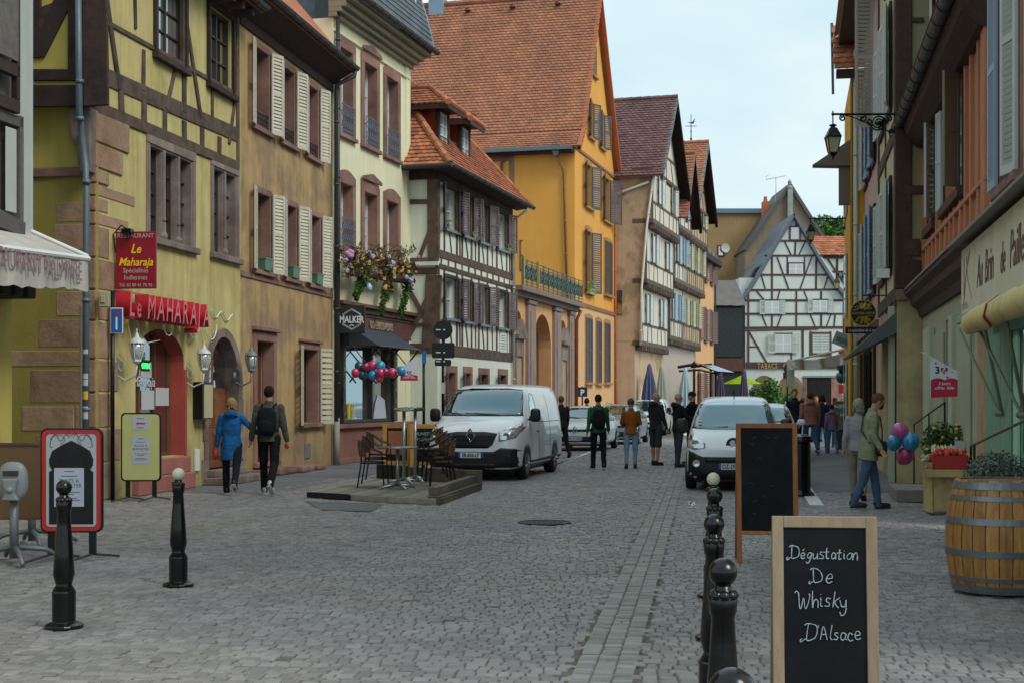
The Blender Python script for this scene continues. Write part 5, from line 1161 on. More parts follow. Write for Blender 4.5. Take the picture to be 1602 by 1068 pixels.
tb((1171,455,1171,568,3.4),(1208,400,1208,513,3),(1246,453,1246,512,3),(1277,403,1277,453,3),(1285,456,1285,512,3),(1321,456,1321,568,4),(1256,516,1256,560,4),(1238,520,1238,568,2.5),(1268,518,1268,556,3),(1299,518,1299,556,3),(1307,491,1305,512,2.4),(1171,517,1200,567,2.4),(1184,455,1196,470,2),(1220,455,1216,470,2),(1191,430,1198,454,2),(1216,402,1234,452,2.4),(1270,402,1252,452,2.4),(1228,378,1238,399,2.2),(1260,378,1250,399,2.2),(1246,345,1244,400,2.6),(1296,430,1289,453,2),(1258,455,1264,470,2),(1289,470,1289,491,2.6),(1192,492,1200,512,2),(1223,492,1216,512,2),(1268,492,1276,512,2),(1300,492,1293,512,2),(1232,400,1232,430,2),(1259,400,1259,430,2))
def tw(a,b,c,d,nx=2,sh=None,nz=2,shw=9):
 x0,x1,z0,z1=fT.x(a),fT.x(b),fT.z((a+b)/2,d),fT.z((a+b)/2,c)
 mb=MB();mb.box(x0-.12,x1+.12,-.09,.02,z0-.12,z1+.12);w_=mb.build('window',bt,T);mb=MB();mb.box(x0,x1,-.11,-.0905,z0,z1);sash=mb.build('window_frame',M_['frame_w'],w_)
 cw=(x1-x0)/nx;ch=(z1-z0)/nz
 pb=MB()
 for i in range(nx):
  for j in range(nz):pb.box(x0+i*cw+.07,x0+(i+1)*cw-.07,-.118,-.1105,z0+j*ch+.05,z0+(j+1)*ch-.05)
 pb.build('pane',glassm('blue_window',(.05,.06,.08),.3),w_)
 if sh:
  for s_ in(-1,1):
   xx=x0 if s_<0 else x1;shutter(T,xx+s_*.02,z0-.05,z1+.05,shw/20.,s_,172,sh,y=-.12,pitch=.12)
tw(1237,1250,356,375,1,nz=1);tw(1234,1256,413,429,2);tw(1197,1219,471,491,2,M_['shut_p']);tw(1272,1294,470,489,2,M_['shut_p']);tw(1213,1238,523,551,2,M_['shut_p'],shw=12)
x0,x1=fT.x(1271),fT.x(1297);z0,z1=fT.z(1284,552),fT.z(1284,523)
for a,b in((x0,(x0+x1)/2-.01),((x0+x1)/2+.01,x1)):shutter(T,a,z0,z1,b-a,-1,0,M_['shut_p'],y=-.09,pitch=.12)
mb=MB();mb.box(x0-.2,x1+.2,-.07,-.0,z0-.25,z1+.2);mb.build('shutter_surround',bt,T)
mb=MB();mb.box(0,WT,-.12,-.0605,fT.z(1200,576),fT.z(1200,566));mb.build('sign_band',wood('brown_band','#4a332c',rough=.7),T)
text('TABACS',.62,plain('gold_letters','#b99a5c',.5),T,Matrix.Translation((fT.x(1200),-.14,fT.z(1200,576))),.03,0,.01,sx=.62,space=1.25);text('O',.62,MATS['gold_letters'],T,Matrix.Translation((fT.x(1229),-.14,fT.z(1226,576))),.03)
lim=mat('limewash','#cdd1cb',.9,var=.06)
for a,b in((1183,1208),(1223,1250)):
 x0,x1=fT.x(a),fT.x(b);zt_=fT.z(a,592);mb=MB();n=10;rr=(x1-x0)/2;cxx=(x0+x1)/2
 for(o_,m2,nm,yy)in((.28,M_['sand'],'arch_stone',-.05),(0,plain('olive_glass_door','#6f6a3a',.4),'arch_window',-.08)):
  mb=MB();P=[(cxx+(rr+o_)*math.cos(math.pi*i/n),zt_-rr+(rr+o_)*math.sin(math.pi*i/n))for i in range(n+1)];mb.prism([(cxx+rr+o_,0)]+P+[(cxx-rr-o_,0)],yy,.02);mb.build(nm,m2,T)
x0,x1=fT.x(1262),fT.x(1300);mb=MB();mb.box(x0-.3,x0,-.1,0,0,fT.z(1280,588));mb.box(x1,x1+.9,-.1,0,0,fT.z(1280,588));mb.build('shop_pier',M_['sand'],T);mb=MB();mb.box(x0,x1,-.05,-.004,0,fT.z(1280,590));mb.build('shop_opening',M_['dark'],T)
mb=MB();mb.box(x0-.3,x1+.4,-.16,-.05,fT.z(1280,590),fT.z(1280,587));mb.build('shop_lintel',plain('grey_strip','#7d8a88'),T)
vt=[(1157,472),(1172,452),(1190,424),(1212,385),(1228,358),(1243,335)];vr=[(1243,335),(1262,368),(1283,405),(1303,437),(1322,462)]
blu=plain('blue_grey_verge','#5f6670',.5)
for V in(vt,vr):
 mb=MB()
 for(a,b),(c_,d_)in zip(V,V[1:]):mb.beam(fT(a,b,-.5),fT(c_,d_,-.5),.22,-.5,-.1);mb.beam(fT(a,b+4,-.3),fT(c_,d_+4,-.3),.2,-.3,.05)
 mb.build('bargeboard',blu,T)
mb=MB();P=[fT(*p,-.5)for p in vt];Q_=[fT(*p,-.5)for p in vr]
for V in(P,Q_):
 for(a,b),(c_,d_)in zip(V,V[1:]):mb.quad((a,-.45,b+.1),(c_,-.45,d_+.1),(c_,9,d_+.1),(a,9,b+.1))
mb.build('roof',M_['slate'],T)
mb=MB();a=fT(1160,480);mb.box(fT.x(1158),fT.x(1186),.5,4,6,fT.z(1170,434));T2=tag(mb.build('side_house',lim,None,M=WM(fT)),'small white lean-to wall with blue roof left of the half-timbered gable','house')
mb=MB();mb.add([(fT.x(1155),.3,fT.z(1157,428)),(fT.x(1190),.3,fT.z(1190,410)),(fT.x(1190),4.4,fT.z(1190,410)),(fT.x(1155),4.4,fT.z(1157,428))],[(0,1,2,3)]);mb.box(fT.x(1155),fT.x(1190),.28,.3,9,9.1)if False else None;mb.build('roof',blu,T2,M=WM(fT))
# ---------------- things behind
fB=Frame(0,138,0)
BB=house('ochre_rear_building','plain ochre building with zinc roof edge behind the half-timbered gable',fB)
och=mat('dirty_ochre_plaster','#b08f62',.95,var=.12,scale=.5,col2='#8d7350',patch=.5,pscale=.14,streak=.12)
x0,x1=fB.x(1085),fB.x(1232)
mb=MB();mb.box(x0,x1,0,12,0,fB.z(1150,334));mb.build('wall',och,BB);mb=MB();mb.box(x0-.3,x1+.2,-.3,12,fB.z(1150,334),fB.z(1150,327));mb.build('roof_edge',plain('slate_edge','#5f7482',.5),BB)
mb=MB();mb.box(fB.x(1122),fB.x(1133),-.06,.02,fB.z(1128,402),fB.z(1128,384));w_=mb.build('window',M_['frame_d'],BB);mb=MB();mb.box(fB.x(1124),fB.x(1131),-.08,-.061,fB.z(1128,400),fB.z(1128,386));mb.build('pane',M_['glass_b'],w_)
dsh=thing('satellite_dish','white satellite dish on the ochre wall beside a small window','satellite dish',(fB.x(1134),137.5,fB.z(1134,389)));mb=MB();mb.lathe([(0,.1),(.3,.06),(.45,0),(.45,-.02),(.3,.03),(0,.07)],n=18,axis='y');mb.build('dish',M_['white_p'],dsh,rot=(0,0,.3));mb=MB();mb.tube([(0,.1,0),(0,.5,-.3)],.03,6);mb.build('arm',M_['iron'],dsh)
fC=Frame(0,132,0);BC=house('rear_gable_house','weathered brown gable with chimney rising behind the white half-timbered house',fC)
mb=MB();mb.prism([(fC.x(1166),0),(fC.x(1290),0),(fC.x(1288),fC.z(1288,372)),(fC.x(1236),fC.z(1236,291)),(fC.x(1166),fC.z(1166,393))],0,8);mb.build('wall',mat('dirty_grey_plaster','#8f7b62',.95,var=.15,scale=.5,col2='#74685a',patch=.5,pscale=.2,streak=.25),BC)
mb=MB();mb.beam(fC(1236,289,-.2),fC(1290,374,-.2),.3,-.3,8.2);mb.beam(fC(1236,289,-.2),fC(1166,392,-.2),.3,-.3,8.2);mb.build('verge',plain('dark_verge','#4c4a48',.7),BC)
mb=MB();mb.box(fC.x(1231),fC.x(1239),-.5,.4,fC.z(1235,345),fC.z(1235,297));mb.lathe([(.3,0),(.35,.2),(.15,.5),(.2,.7),(.0,1.0)],(fC.x(1235),-.1,fC.z(1235,297)),8);mb.build('finial',mat('lichen_stone','#8a928c',.9,var=.3,scale=3),BC)
mb=MB();mb.box(fC.x(1203),fC.x(1213),3,4,fC.z(1208,345),fC.z(1208,308));ch=mb.build('chimney',mat('orange_brick','#b06a49',.9,var=.2),BC);mb=MB();mb.lathe([(.2,0),(.16,.5)],(fC.x(1208),3.5,fC.z(1208,308)),10);mb.build('chimney_pot',MATS['orange_brick'],ch)
an=thing('tv_antenna','thin television antenna on the rear gable roof against the sky','antenna',(fC.x(1217),133,0));mb=MB();z0=fC.z(1217,330);z1=fC.z(1217,276);mb.tube([(0,0,z0),(0,0,z1)],.035,5);mb.tube([(-.9,0,z1-.15),(.9,0,z1+.2)],.025,5)
for i in range(9):x=-.85+i*.21;mb.tube([(x,-.3,z1-.15+(x+.9)*.19),(x,.3,z1-.15+(x+.9)*.19)],.012,4)
mb.tube([(-.7,0,z1+.25),(-.95,0,z1+.1),(-.9,0,z1-.1)],.02,4);mb.build('antenna',M_['steel'],an)
# orange roofed house to the right of T
fD=Frame(0,122,0);BD=house('orange_roofed_house','white half-timbered house with orange tiled roof right of the gable',fD)
x0,x1=fD.x(1255),fD.x(1345);mb=MB();mb.box(x0,x1,0,8,0,fD.z(1300,400));mb.build('wall',lim,BD)
p0=Vector((x0,-.4,fD.z(1300,400)));evd=Vector((0,.72,.69));tiles(BD,tuple(p0),(1,0,0),tuple(evd),x1-x0,2.6,M_['tile_o'],.4,.26,lift=.05);mb=MB();mb.add([tuple(p0),(x1,-.4,p0.z),tuple(Vector((x1,-.4,p0.z))+evd*2.6),tuple(p0+evd*2.6)],[(0,1,2,3)]);mb.build('roof',M_['tile_o'],BD)
beams(BD,fD,[(1270,402,1340,402,.3),(1295,405,1325,450,.16),(1300,425,1340,425,.16),(1310,402,1310,520,.2),(1296,455,1340,455,.2)],bt,y0=-.06)
# shed with dark glass
fS=Frame(0,104*K,0);BS=house('dark_glazed_shed','low building with grey roof and dark glass front between houses at street end',fS)
mb=MB();mb.box(fS.x(1113),fS.x(1166),.1,6,0,fS.z(1140,478));mb.build('wall',plain('near_black_wall','#1d2223',.8),BS)
mb=MB();mb.box(fS.x(1119),fS.x(1161),0,.095,fS.z(1140,558),fS.z(1140,482));mb.build('glass_front',plain('dark_teal_glass','#162022',.3),BS)
mb=MB();mb.box(fS.x(1114),fS.x(1163),-.1,.0,fS.z(1140,580),fS.z(1140,560));mb.build('parapet',wood('red_brown_boards','#5f3a30'),BS)
mb=MB();P0=(fS.x(1108),-.4,fS.z(1140,478));ev_=Vector((0,.8,.6));mb.add([P0,(fS.x(1167),-.4,P0[2]),(fS.x(1160),2.8,P0[2]+2.2),(fS.x(1113),2.8,P0[2]+2.2)],[(0,1,2,3)]);mb.build('roof',mat('mottled_roof','#65625f',.9,var=.2,scale=1.5,col2='#8f5b45',patch=.66,pscale=.8),BS)
# distant green crown
def leaves(mb,c,r,n,s,squash=.8):
 for i in range(n):
  v=Vector((random.gauss(0,1),random.gauss(0,1),random.gauss(0,1))).normalized()*(random.random()**.4);p=Vector(c)+Vector((v.x*r[0],v.y*r[1],v.z*r[2]))
  a=Vector((random.gauss(0,1),random.gauss(0,1),random.gauss(0,1))).normalized();b=a.orthogonal().normalized();b.rotate(Matrix.Rotation(random.uniform(0,6.3),3,a));cc=a.cross(b);q=s*random.uniform(.6,1.3)
  mb.add([p-b*q,p+cc*q*.5,p+b*q,p-cc*q*.5],[(0,1,2,3)])
leafm=mat('tree_leaves','#4f7a2e',.8,var=.4,scale=1.5,tint=.45,bump=0,spec=.3)
TR=thing('tree','green tree crown showing above the orange roof at street end','tree',at(1306,140));mb=MB()
for k in range(7):leaves(mb,(random.uniform(-2,2),random.uniform(-2,2),zz(362,140)+random.uniform(-1.6,.4)),(1.5,1.5,1.1),700,.18)
mb.build('crown',leafm,TR);mb=MB();mb.tube([(0,0,0),(.1,0,8),(0,0,16)],[.4,.3,.15],8);mb.build('trunk',M_['timber'],TR)
# ================================================================ right side
cR=2.164;cR3=1.714;mR=.1973
def dpx(c,px):return c/((px-CX)/F-mR)
d1,d2=dpx(cR,1548),dpx(cR,1440)
r1=line_frame(cR,mR,d1,False);r2=line_frame(cR,mR,d2,False);W2=r2.x(1548)
# ---------------- R1: cream house with green shopfront
R1=house('shop_house','rough cream house with green shopfront and painted script signboard at right edge',r1,None,1.21)
pr1=mat('rough_cream_render','#cfc8ac',.95,var=.15,scale=3,bump=.9,bscale=22,streak=.1)
wo1=(r1.x(1567),r1.x(1598),r1.z(1575,290),6.4)
mb=MB();wallmesh(mb,0,11,3.0,10.5,[wo1],rev=.28);mb.build('wall',pr1,R1)
win(R1,*wo1,.24,M_['frame_d'],M_['glass'],2,4,.07);surround(R1,*wo1,.12,M_['sand'],proud=.02)
shutter(R1,wo1[0]-.03,wo1[2]+.05,6.4,.5,-1,179,M_['shut_bl'],y=-.05,pitch=.06,indiv=True);shutter(R1,wo1[1]+.03,wo1[2]+.0,6.4,.36,1,14,M_['shut_p'],y=-.05,pitch=.06,indiv=True)
ys=-.32;zs0,zs1=2.56,3.27
mb=MB();x0=r1.x(1504,ys);mb.box(x0,11,ys,-.004,zs0,zs1);sgb=mb.build('signboard',mat('painted_board','#d2cbb2',.8,var=.08,streak=.12,scale=2),R1,bevel=.006)
lbl=plain('pale_blue_moulding','#8fa19c',.6)
mb=MB();mb.box(x0-.02,11,ys-.05,-.004,zs0-.09,zs0-.002);mb.build('moulding',lbl,R1,bevel=.01)
for i in range(1):
 mb=MB();
 for z_ in(zs0+.06,zs0+.085,zs0+.11):mb.box(x0+.05,x0+.75-(z_-zs0)*2,ys-.004,ys-.001,z_,z_+.012)
 mb.build('painted_stripes',lbl,sgb)
mb=MB();mb.add([(x0-.15,ys-.14,zs1+.06),(11,ys-.14,zs1+.06),(11,0,zs1+.16),(x0-.15,0,zs1+.16),(x0-.15,ys-.14,zs1+.03),(11,ys-.14,zs1+.03),(11,0,zs1+.13),(x0-.15,0,zs1+.13)],[(0,1,2,3),(7,6,5,4),(0,4,5,1),(0,3,7,4)]);mb.build('sign_hood',plain('grey_lead','#7f7c74',.7),R1)
bro=plain('brown_script','#6f4a38',.8)
x_=x0+1.35
for wd,sz,gap in(('Au',.46,.52),('Brin',.46,.92),('de',.40,.5),('Paille',.46,1.4)):
 text(wd,sz,bro,sgb,Matrix.Translation((x_,ys-.004,zs0+.2)),.001,.25,0,'LEFT',sx=.8);x_+=gap*1.12
mb=MB();pts=[]
mb.tube([(x0+.25,ys-.004,zs0+.1),(x0+.5,ys-.004,zs0+.45),(x0+.75,ys-.004,zs0+.62)],.006,4);mb.tube([(x0+.5,ys-.004,zs0+.6),(x0+.6,ys-.004,zs0+.35),(x0+.95,ys-.004,zs0+.12)],.005,4);mb.tube([(x0+.3,ys-.004,zs0+.6),(x0+.28,ys-.004,zs0+.2)],.008,4);mb.build('painted_straw',plain('straw_paint','#a98d6f',.8),sgb)
yw=mat('yellow_canvas','#cdbb80',.85,var=.12,scale=5,streak=.15)
xa=r1.x(1511,-.55)
mb=MB();n=34;prof=[(-.02,.0),(-.12,.03),(-.2,-.04),(-.22,-.14),(-.17,-.22),(-.08,-.2),(-.03,-.1)]
vs=[]
for i in range(n+1):
 x=xa+(11-xa)*i/n;j=.012*math.sin(i*2.1)+.01*math.sin(i*.9)
 for(yy,z_)in prof:vs.append((x,-.36+yy*1.1+j,zs0-.1+z_*.95+j))
m_=len(prof);mb.add(vs,[(i*m_+k,i*m_+(k+1)%m_,(i+1)*m_+(k+1)%m_,(i+1)*m_+k)for i in range(n)for k in range(m_)]+[tuple(range(m_))]);mb.build('rolled_awning',yw,R1,smooth=True)
mb=MB();
for px in(1560,):x=r1.x(px,-.5);mb.tube([(x,-.35+yy*1.15,zs0-.1+z_)for yy,z_ in prof[:5]],.012,4)
mb.build('awning_strap',plain('dark_red_panel','#8e1224'),R1)
grn=mat('sage_green_paint','#6f957a',.6,var=.1,scale=2,col2='#82a58a',streak=.08);grd=plain('olive_frame','#6c6a4a',.6);wdp=wood('bare_post','#a38463',rough=.7)
ysf=-.25
def sx(px):return r1.x(px,ysf)
mb=MB();mb.box(sx(1529),sx(1540),ysf,-.0,0,zs0-.1);mb.build('post',wdp,R1,bevel=.01)
mb=MB();mb.box(sx(1541),sx(1579),ysf+.03,0,0,zs0-.1);gp=mb.build('green_panelling',grn,R1)
for k in range(3):
 a=sx(1541)+(sx(1579)-sx(1541))*k/3;mb=MB();mb.box(a+.01,a+(sx(1579)-sx(1541))/3-.01,ysf,ysf+.028,.1,zs0-.12);mb.build('panel',grn,gp,bevel=.008)
mb=MB();mb.box(sx(1580),9,ysf+.06,ysf+.08,.75,zs0-.15);mb.build('shop_pane',glassm('shop_glass',(.11,.09,.07),.3),R1)
mb=MB();mb.box(sx(1580),9,ysf,0,0,.75);mb.box(sx(1580),9,ysf-.0,ysf+.055,.75,.83);mb.box(sx(1540),9,ysf,ysf+.1,zs0-.3,zs0-.13);mb.build('stall_riser',grn,R1,bevel=.008)
for px in(1540,1570):
 x=r1.x(px,-.3);mb=MB();mb.tube([(x-.25,-.5,zs0-.22),(x+.75,ysf-.02,1.55)],.016,6);mb.sphere((x+.75,ysf-.03,1.53),.03,8,6);mb.tube([(x+1.5,-.5,zs0-.22),(x+.95,ysf-.02,1.55)],.016,6);mb.sphere((x+.95,ysf-.03,1.53),.03,8,6);mb.build('awning_arm',plain('olive_arm','#6b765a',.5),R1)
 # ---------------- R2: orange timber house
R2=house('orange_timber_house','orange painted timber house with dark deep gutter and pale casements',r2,None,1.21)
por=mat('orange_paint','#b67a57',.8,var=.1,scale=2,bump=.2,streak=.12)
zl2=3.5;zg=6.0
wa=[(r2.x(1479),r2.x(1508),4.35,5.75),(r2.x(1453),r2.x(1466),4.35,5.75)];wup=[(r2.x(1432+12),r2.x(1463),6.9,8.4)]
door2=(r2.x(1483),r2.x(1494),.45,2.75)
mb=MB();wallmesh(mb,0,W2,zl2,10.5,wa+wup,rev=.2);mb.build('wall',por,R2)
mb=MB();mb.quad((0,6,0),(0,0,0),(0,0,10.5),(0,6,10.5));mb.build('side_wall',por,R2)
for w_ in wa+wup:
 win(R2,*w_,.14,plain('pale_casement','#a9bab8',.5),M_['glass'],2,3,.06);mb=MB();mb.box(w_[0]-.14,w_[1]+.14,-.1,.06,w_[2]-.14,w_[2]-.004);mb.box(w_[0]-.1,w_[0]-.004,-.03,.06,w_[2],w_[3]);mb.box(w_[1]+.004,w_[1]+.1,-.03,.06,w_[2],w_[3]);mb.build('window_surround',wood('dark_red_brown','#4e2f26'),R2,bevel=.008)
a=wa[0];shutter(R2,a[1]+.02,a[2]-.02,a[3]+.02,.3,1,135,plain('taupe_shutter','#7d7566',.6),y=-.06,solid=True);shutter(R2,a[0]-.02,a[2],a[3],.3,-1,172,plain('pale_casement','#a9bab8'),y=-.05,solid=True)
a=wa[1];shutter(R2,a[1]+.02,a[2],a[3],.3,1,150,plain('pale_casement','#a9bab8'),y=-.05,pitch=.08);a=wup[0];shutter(R2,a[1]+.02,a[2],a[3]+.1,.4,1,172,M_['shut_p'],y=-.05,pitch=.07);shutter(R2,a[0]-.02,a[2],a[3]+.1,.4,-1,176,M_['shut_p'],y=-.05,pitch=.07)
for k in range(15):
 x=.15+k*(W2-.3)/14+random.uniform(-.08,.08)
 if any(a-.12<x<b+.12 for a,b,*_ in wa):z1_=4.18
 else:z1_=zg-.1
 mb=MB();mb.box(x-.05,x+.05,-.05,.02,zl2-.02,z1_);mb.build('batten',por,R2,bevel=.008)
 if not(wup[0][0]-.1<x<wup[0][1]+.1):
  mb=MB();mb.box(x-.05,x+.05,-.04,.02,zg+.45,10.4);mb.build('batten',por,R2,bevel=.008)
zbeams(R2,[[0,zl2+.08,W2,zl2+.08,.2],[0,4.1,W2,4.1,.08],[W2-.18,zl2,W2-.18,10,.3],[.1,zl2,.1,10,.25]],por,y0=-.055)
mb=MB();mb.prism([(0,0)]*3,0,0)if False else None
def cor(par,x0,x1,prof,m,nm):
 mb=MB();n=len(prof);mb.add([(x0,y,z)for y,z in prof]+[(x1,y,z)for y,z in prof],[(i,i+1,n+i+1,n+i)for i in range(n-1)]+[tuple(range(n)),tuple(range(2*n-1,n-1,-1))]);return mb.build(nm,m,par)
cor(R2,-.1,W2+.0,[(.02,zg-.25),(-.12,zg-.22),(-.3,zg-.05),(-.34,zg+.1),(-.34,zg+.16),(.02,zg+.42)],M_['soffit'],'eaves_cornice');gutter(R2,(-.15,-.4,zg+.2),(W2,-.4,zg+.2),.1,M_['zinc_d'])
cor(R2,-.05,W2+.0,[(.02,2.98),(-.08,3.0),(-.12,3.12),(-.22,3.2),(-.24,3.3),(-.32,3.36),(-.32,3.42),(.02,3.5)],wood('dark_cornice','#4d3b33',rough=.8),'shop_cornice')
mb=MB();mb.box(-.05,W2,-.34,-.02,3.425,3.455);mb.build('flashing',M_['zinc'],R2)
gg=mat('grey_green_stone_paint','#a5a88e',.85,var=.08,streak=.1)
mb=MB();wallmesh(mb,0,W2+.4,0,3.0,[door2,(r2.x(1526),r2.x(1529),.4,2.6)],y=-.03,rev=.4);mb.build('ground_wall',gg,R2)
for a,b in((1456,1466),(1498,1503)):
 mb=MB();mb.box(r2.x(a),r2.x(b),-.12,-.031,0,2.75);mb.build('pilaster',mat('pale_green_stone','#b0b69e',.8,var=.08),R2,bevel=.01)
mb=MB();mb.box(r2.x(1467),r2.x(1482),-.07,-.031,.1,2.6);mb.build('panel',gg,R2,bevel=.015);mb=MB();mb.box(r2.x(1504),r2.x(1525),-.07,-.031,.1,2.6);mb.build('panel',gg,R2,bevel=.015)
mb=MB();mb.box(door2[0],door2[1],.3,.34,door2[2],door2[3]);mb.build('door',plain('dark_door','#2a211d',.5),R2)
mb=MB();mb.tube([(.22,-.16,12),(.22,-.16,zg+.1),(.22,-.16,0)],.075,12)
for z_ in(1.2,2.8,4.4,6.4):mb.tube([(.22,-.16,z_),(.22,-.16,z_+.05)],.09,12)
dp_=mb.build('downpipe',plain('black_pipe','#1b1c1d',.45),R2,smooth=True)
for z_,h_,m2 in((2.45,.1,'paper'),(2.2,.13,'b'),(2.05,.1,'paper'),(1.9,.12,'paper'),(1.78,.08,'paper'),(1.5,.08,'paper'),(1.05,.12,'y'),(1.25,.2,'paper'),(.85,.3,'paper'),(.7,.05,'paper')):
 b=MB();b.lathe([(.078,z_),(.078,z_+h_)],(.22,-.16,0),10,a0=-1.9+random.uniform(-.3,.3),a1=-.5+random.uniform(-.3,.2));b.build('sticker',{'paper':plain('paper','#b9bdc0'),'b':plain('blue_sticker','#1f7fb8',.5),'y':plain('yellow_sticker','#d8b818',.5)}[m2],dp_)
mb=MB();x=.6
for i in range(3):mb.tube([(x+.1*math.cos(q),-.1,2.85-i*.08+.12*math.sin(q))for q in[k*.6 for k in range(12)]],.012,5)
mb.build('cable_loop',M_['iron'],R2)
# ---------------- R3: timber corner house
d3=dpx(cR3,1403);d3f=dpx(cR3,1375);r3=line_frame(cR3,mR,d3f,False);W3=r3.x(1403);s3=side_frame(r3,W3,False)
R3=house('corner_timber_house','narrow timber corner house with massive dark post above plain ochre ground wall',r3,None,1.21)
poc=mat('ochre_stained_plaster','#bfae80',.95,var=.12,scale=1.5,bump=.2,col2='#8a7a66',patch=.56,pscale=.8,streak=.25);pcr=mat('cream_infill','#b9b38d',.9,var=.07,streak=.08)
MS=sideM(W3,False);wS=s3.x(1445)
mb=MB();mb.box(0,wS+.2,0,.5,0,3.3);mb.build('side_wall',poc,R3,M=MS)
mb=MB();mb.box(0,wS+.2,0,.5,3.3,10.5);mb.build('side_infill',pcr,R3,M=MS)
mb=MB();mb.box(0,W3,0,5,3.3,10.5);mb.build('wall',pcr,R3);mb=MB();mb.box(0,W3-.01,.0,5,0,3.3);mb.build('ground_wall',poc,R3)
beams(R3,s3,[(1413,-60,1413,452,.26),(1413,118,1445,118,.32),(1413,296,1445,296,.14),(1413,388,1440,388,.28),(1413,30,1445,30,.08),(1413,216,1445,216,.1),(1413,430,1440,430,.5)],wood('near_black_timber','#46342c',rough=.85),y0=-.05,M=MS)
mb=MB();mb.box(-.02,s3.x(1426),-.06,.0,s3.z(1413,470),s3.z(1413,453));mb.build('pad_stone',M_['sand'],R3,M=MS,bevel=.01)
zbeams(R3,[[W3-.15,3.2,W3-.15,10,.28],[W3*.5,3.2,W3*.4,10,.12],[0,3.4,W3,3.4,.25],[0,6.1,W3,6.1,.25],[.2,3.4,.2,10,.2]],MATS['near_black_timber'])
for(a,b,c_,d_)in((.8,1.8,3.9,5.4),(2.8,3.8,3.9,5.4),(.8,1.8,6.7,8.4),(2.8,3.8,6.7,8.4)):
 mb=MB();mb.box(a-.1,b+.1,-.05,.0,c_-.1,d_+.1);w_=mb.build('window',M_['timber_d'],R3);mb=MB();mb.box(a,b,-.06,-.051,c_,d_);mb.build('pane',M_['glass'],w_);shutters(R3,a,b,c_,d_,M_['shut_p'],175,171,w=.45,y=-.08,pitch=.07)
cor(R3,1.0,W3,[(.0,2.75),(-.7,2.4),(-.72,2.44),(.0,3.1)],plain('slate_hood','#565b58',.7),'door_hood');
mb=MB();mb.box(W3-1.4,W3-.3,-.02,.03,.3,2.4);mb.build('door',plain('dark_plum_door','#5d3b35',.6),R3)
mb=MB();mb.box(W3-.28,W3-.2,-.12,-.02,0,3.2);mb.build('pilaster',mat('pale_green_stone','#b0b69e'),R3)
mb=MB();mb.box(-.32,-.12,-.1,0,s3.z(1400,435),s3.z(1400,421));mb.build('utility_box',M_['white_p'],R3,M=MS)
# ---------------- R4 pink, R5 pale, R6 yellow
d4f=dpx(cR3,1352);r4=line_frame(cR3,mR,d4f,False);W4=r4.x(1375)
R4=house('pink_house','pink and cream house with pale blue shutters seen at a steep angle',r4,None,1.21)
mb=MB();mb.box(0,W4,0,6,0,10.2);mb.build('wall',mat('pink_plaster','#b79a92',.9,var=.08,streak=.1),R4)
for i in range(3):
 for z0,z1 in((.9,2.7),(3.9,5.6),(6.6,8.4)):
  a=.5+i*(W4-1)/3+.2;b=a+.9;mb=MB();mb.box(a-.08,b+.08,-.05,0,z0-.08,z1+.08);w_=mb.build('window',M_['timber_d'],R4);mb=MB();mb.box(a,b,-.06,-.051,z0,z1);mb.build('pane',M_['glass'],w_)
  if z0>1:shutters(R4,a,b,z0,z1,M_['shut_bl']if i else M_['shut_w'],174,168,w=.45,y=-.08,pitch=.08)
  else:
   g_=MB();[g_.tube([(a+k*.15,-.12,z0),(a+k*.15,-.12,z1)],.012,4)for k in range(7)];g_.build('window_bars',M_['iron'],R4)
mb=MB();mb.box(-.1,W4,-.2,0,3.0,3.25);mb.build('string_course',M_['sand'],R4);pipe(R4,[(.1,-.2,10),(.1,-.2,0)],.06,plain('pale_pipe','#b6bbb0'))
for q,(z0_,z1_)in enumerate(((6.6,9.9),)):shutter(R4,W4-.2,7.1,9.9,.36,1,100,plain('beige_shutter','#a59c92',.6),y=-.1,pitch=.08)
mb=MB();mb.box(-.2,W4+1.0,-.6,2,10.2,10.4);mb.build('eaves',M_['soffit'],R4);mb=MB();mb.quad((-.2,-.7,10.4),(W4+1,-.7,10.4),(W4+1,4,13.4),(-.2,4,13.4));mb.build('roof',M_['tile_r'],R4)
d6=d4f;c6r=1.40;d6f=38.3;r6=line_frame(c6r,mR,d6f,False);W6_=(Vector((c6r+mR*d6,d6))-r6.o).dot(r6.u);s6=side_frame(r6,W6_,False);M6=sideM(W6_,False)
R6=house('yellow_house','deep yellow house at the far end of the right hand row with orange roof',r6,None,1.21)
yel=mat('deep_yellow_plaster','#cf9a2e',.9,var=.06,streak=.08);wS=s6.x(1352);z6_=s6.z(1335,118)
mb=MB();mb.box(0,wS,-.004,3,0,z6_);mb.build('side_wall',yel,R6,M=M6);mb=MB();mb.box(0,W6_,0,5,0,z6_);mb.build('wall',yel,R6)
mb=MB();mb.box(-.02,.02,-.06,0,0,z6_);mb.box(0,wS,-.06,0,s6.z(1335,376),s6.z(1335,366));mb.build('corner_trim',mat('ochre_trim','#a87c28',.8),R6,M=M6)
mb=MB();mb.box(-.35,wS,-.2,.1,z6_-.05,z6_+.12);mb.build('eaves',M_['soffit'],R6,M=M6)
pz=Vector((-.4,-.25,z6_+.12));e6=Vector((0,.55,.83));tiles(R6,tuple(M6@pz),tuple(M6.to_3x3()@Vector((1,0,0))),tuple(M6.to_3x3()@e6),wS+.4,1.5,M_['tile_o'],.2,.17)
mb=MB();mb.add([tuple(pz),(wS,-.25,pz.z),tuple(Vector((wS,-.25,pz.z))+e6*1.5),tuple(pz+e6*1.5)],[(0,1,2,3)]);mb.build('roof',M_['tile_o'],R6,M=M6)
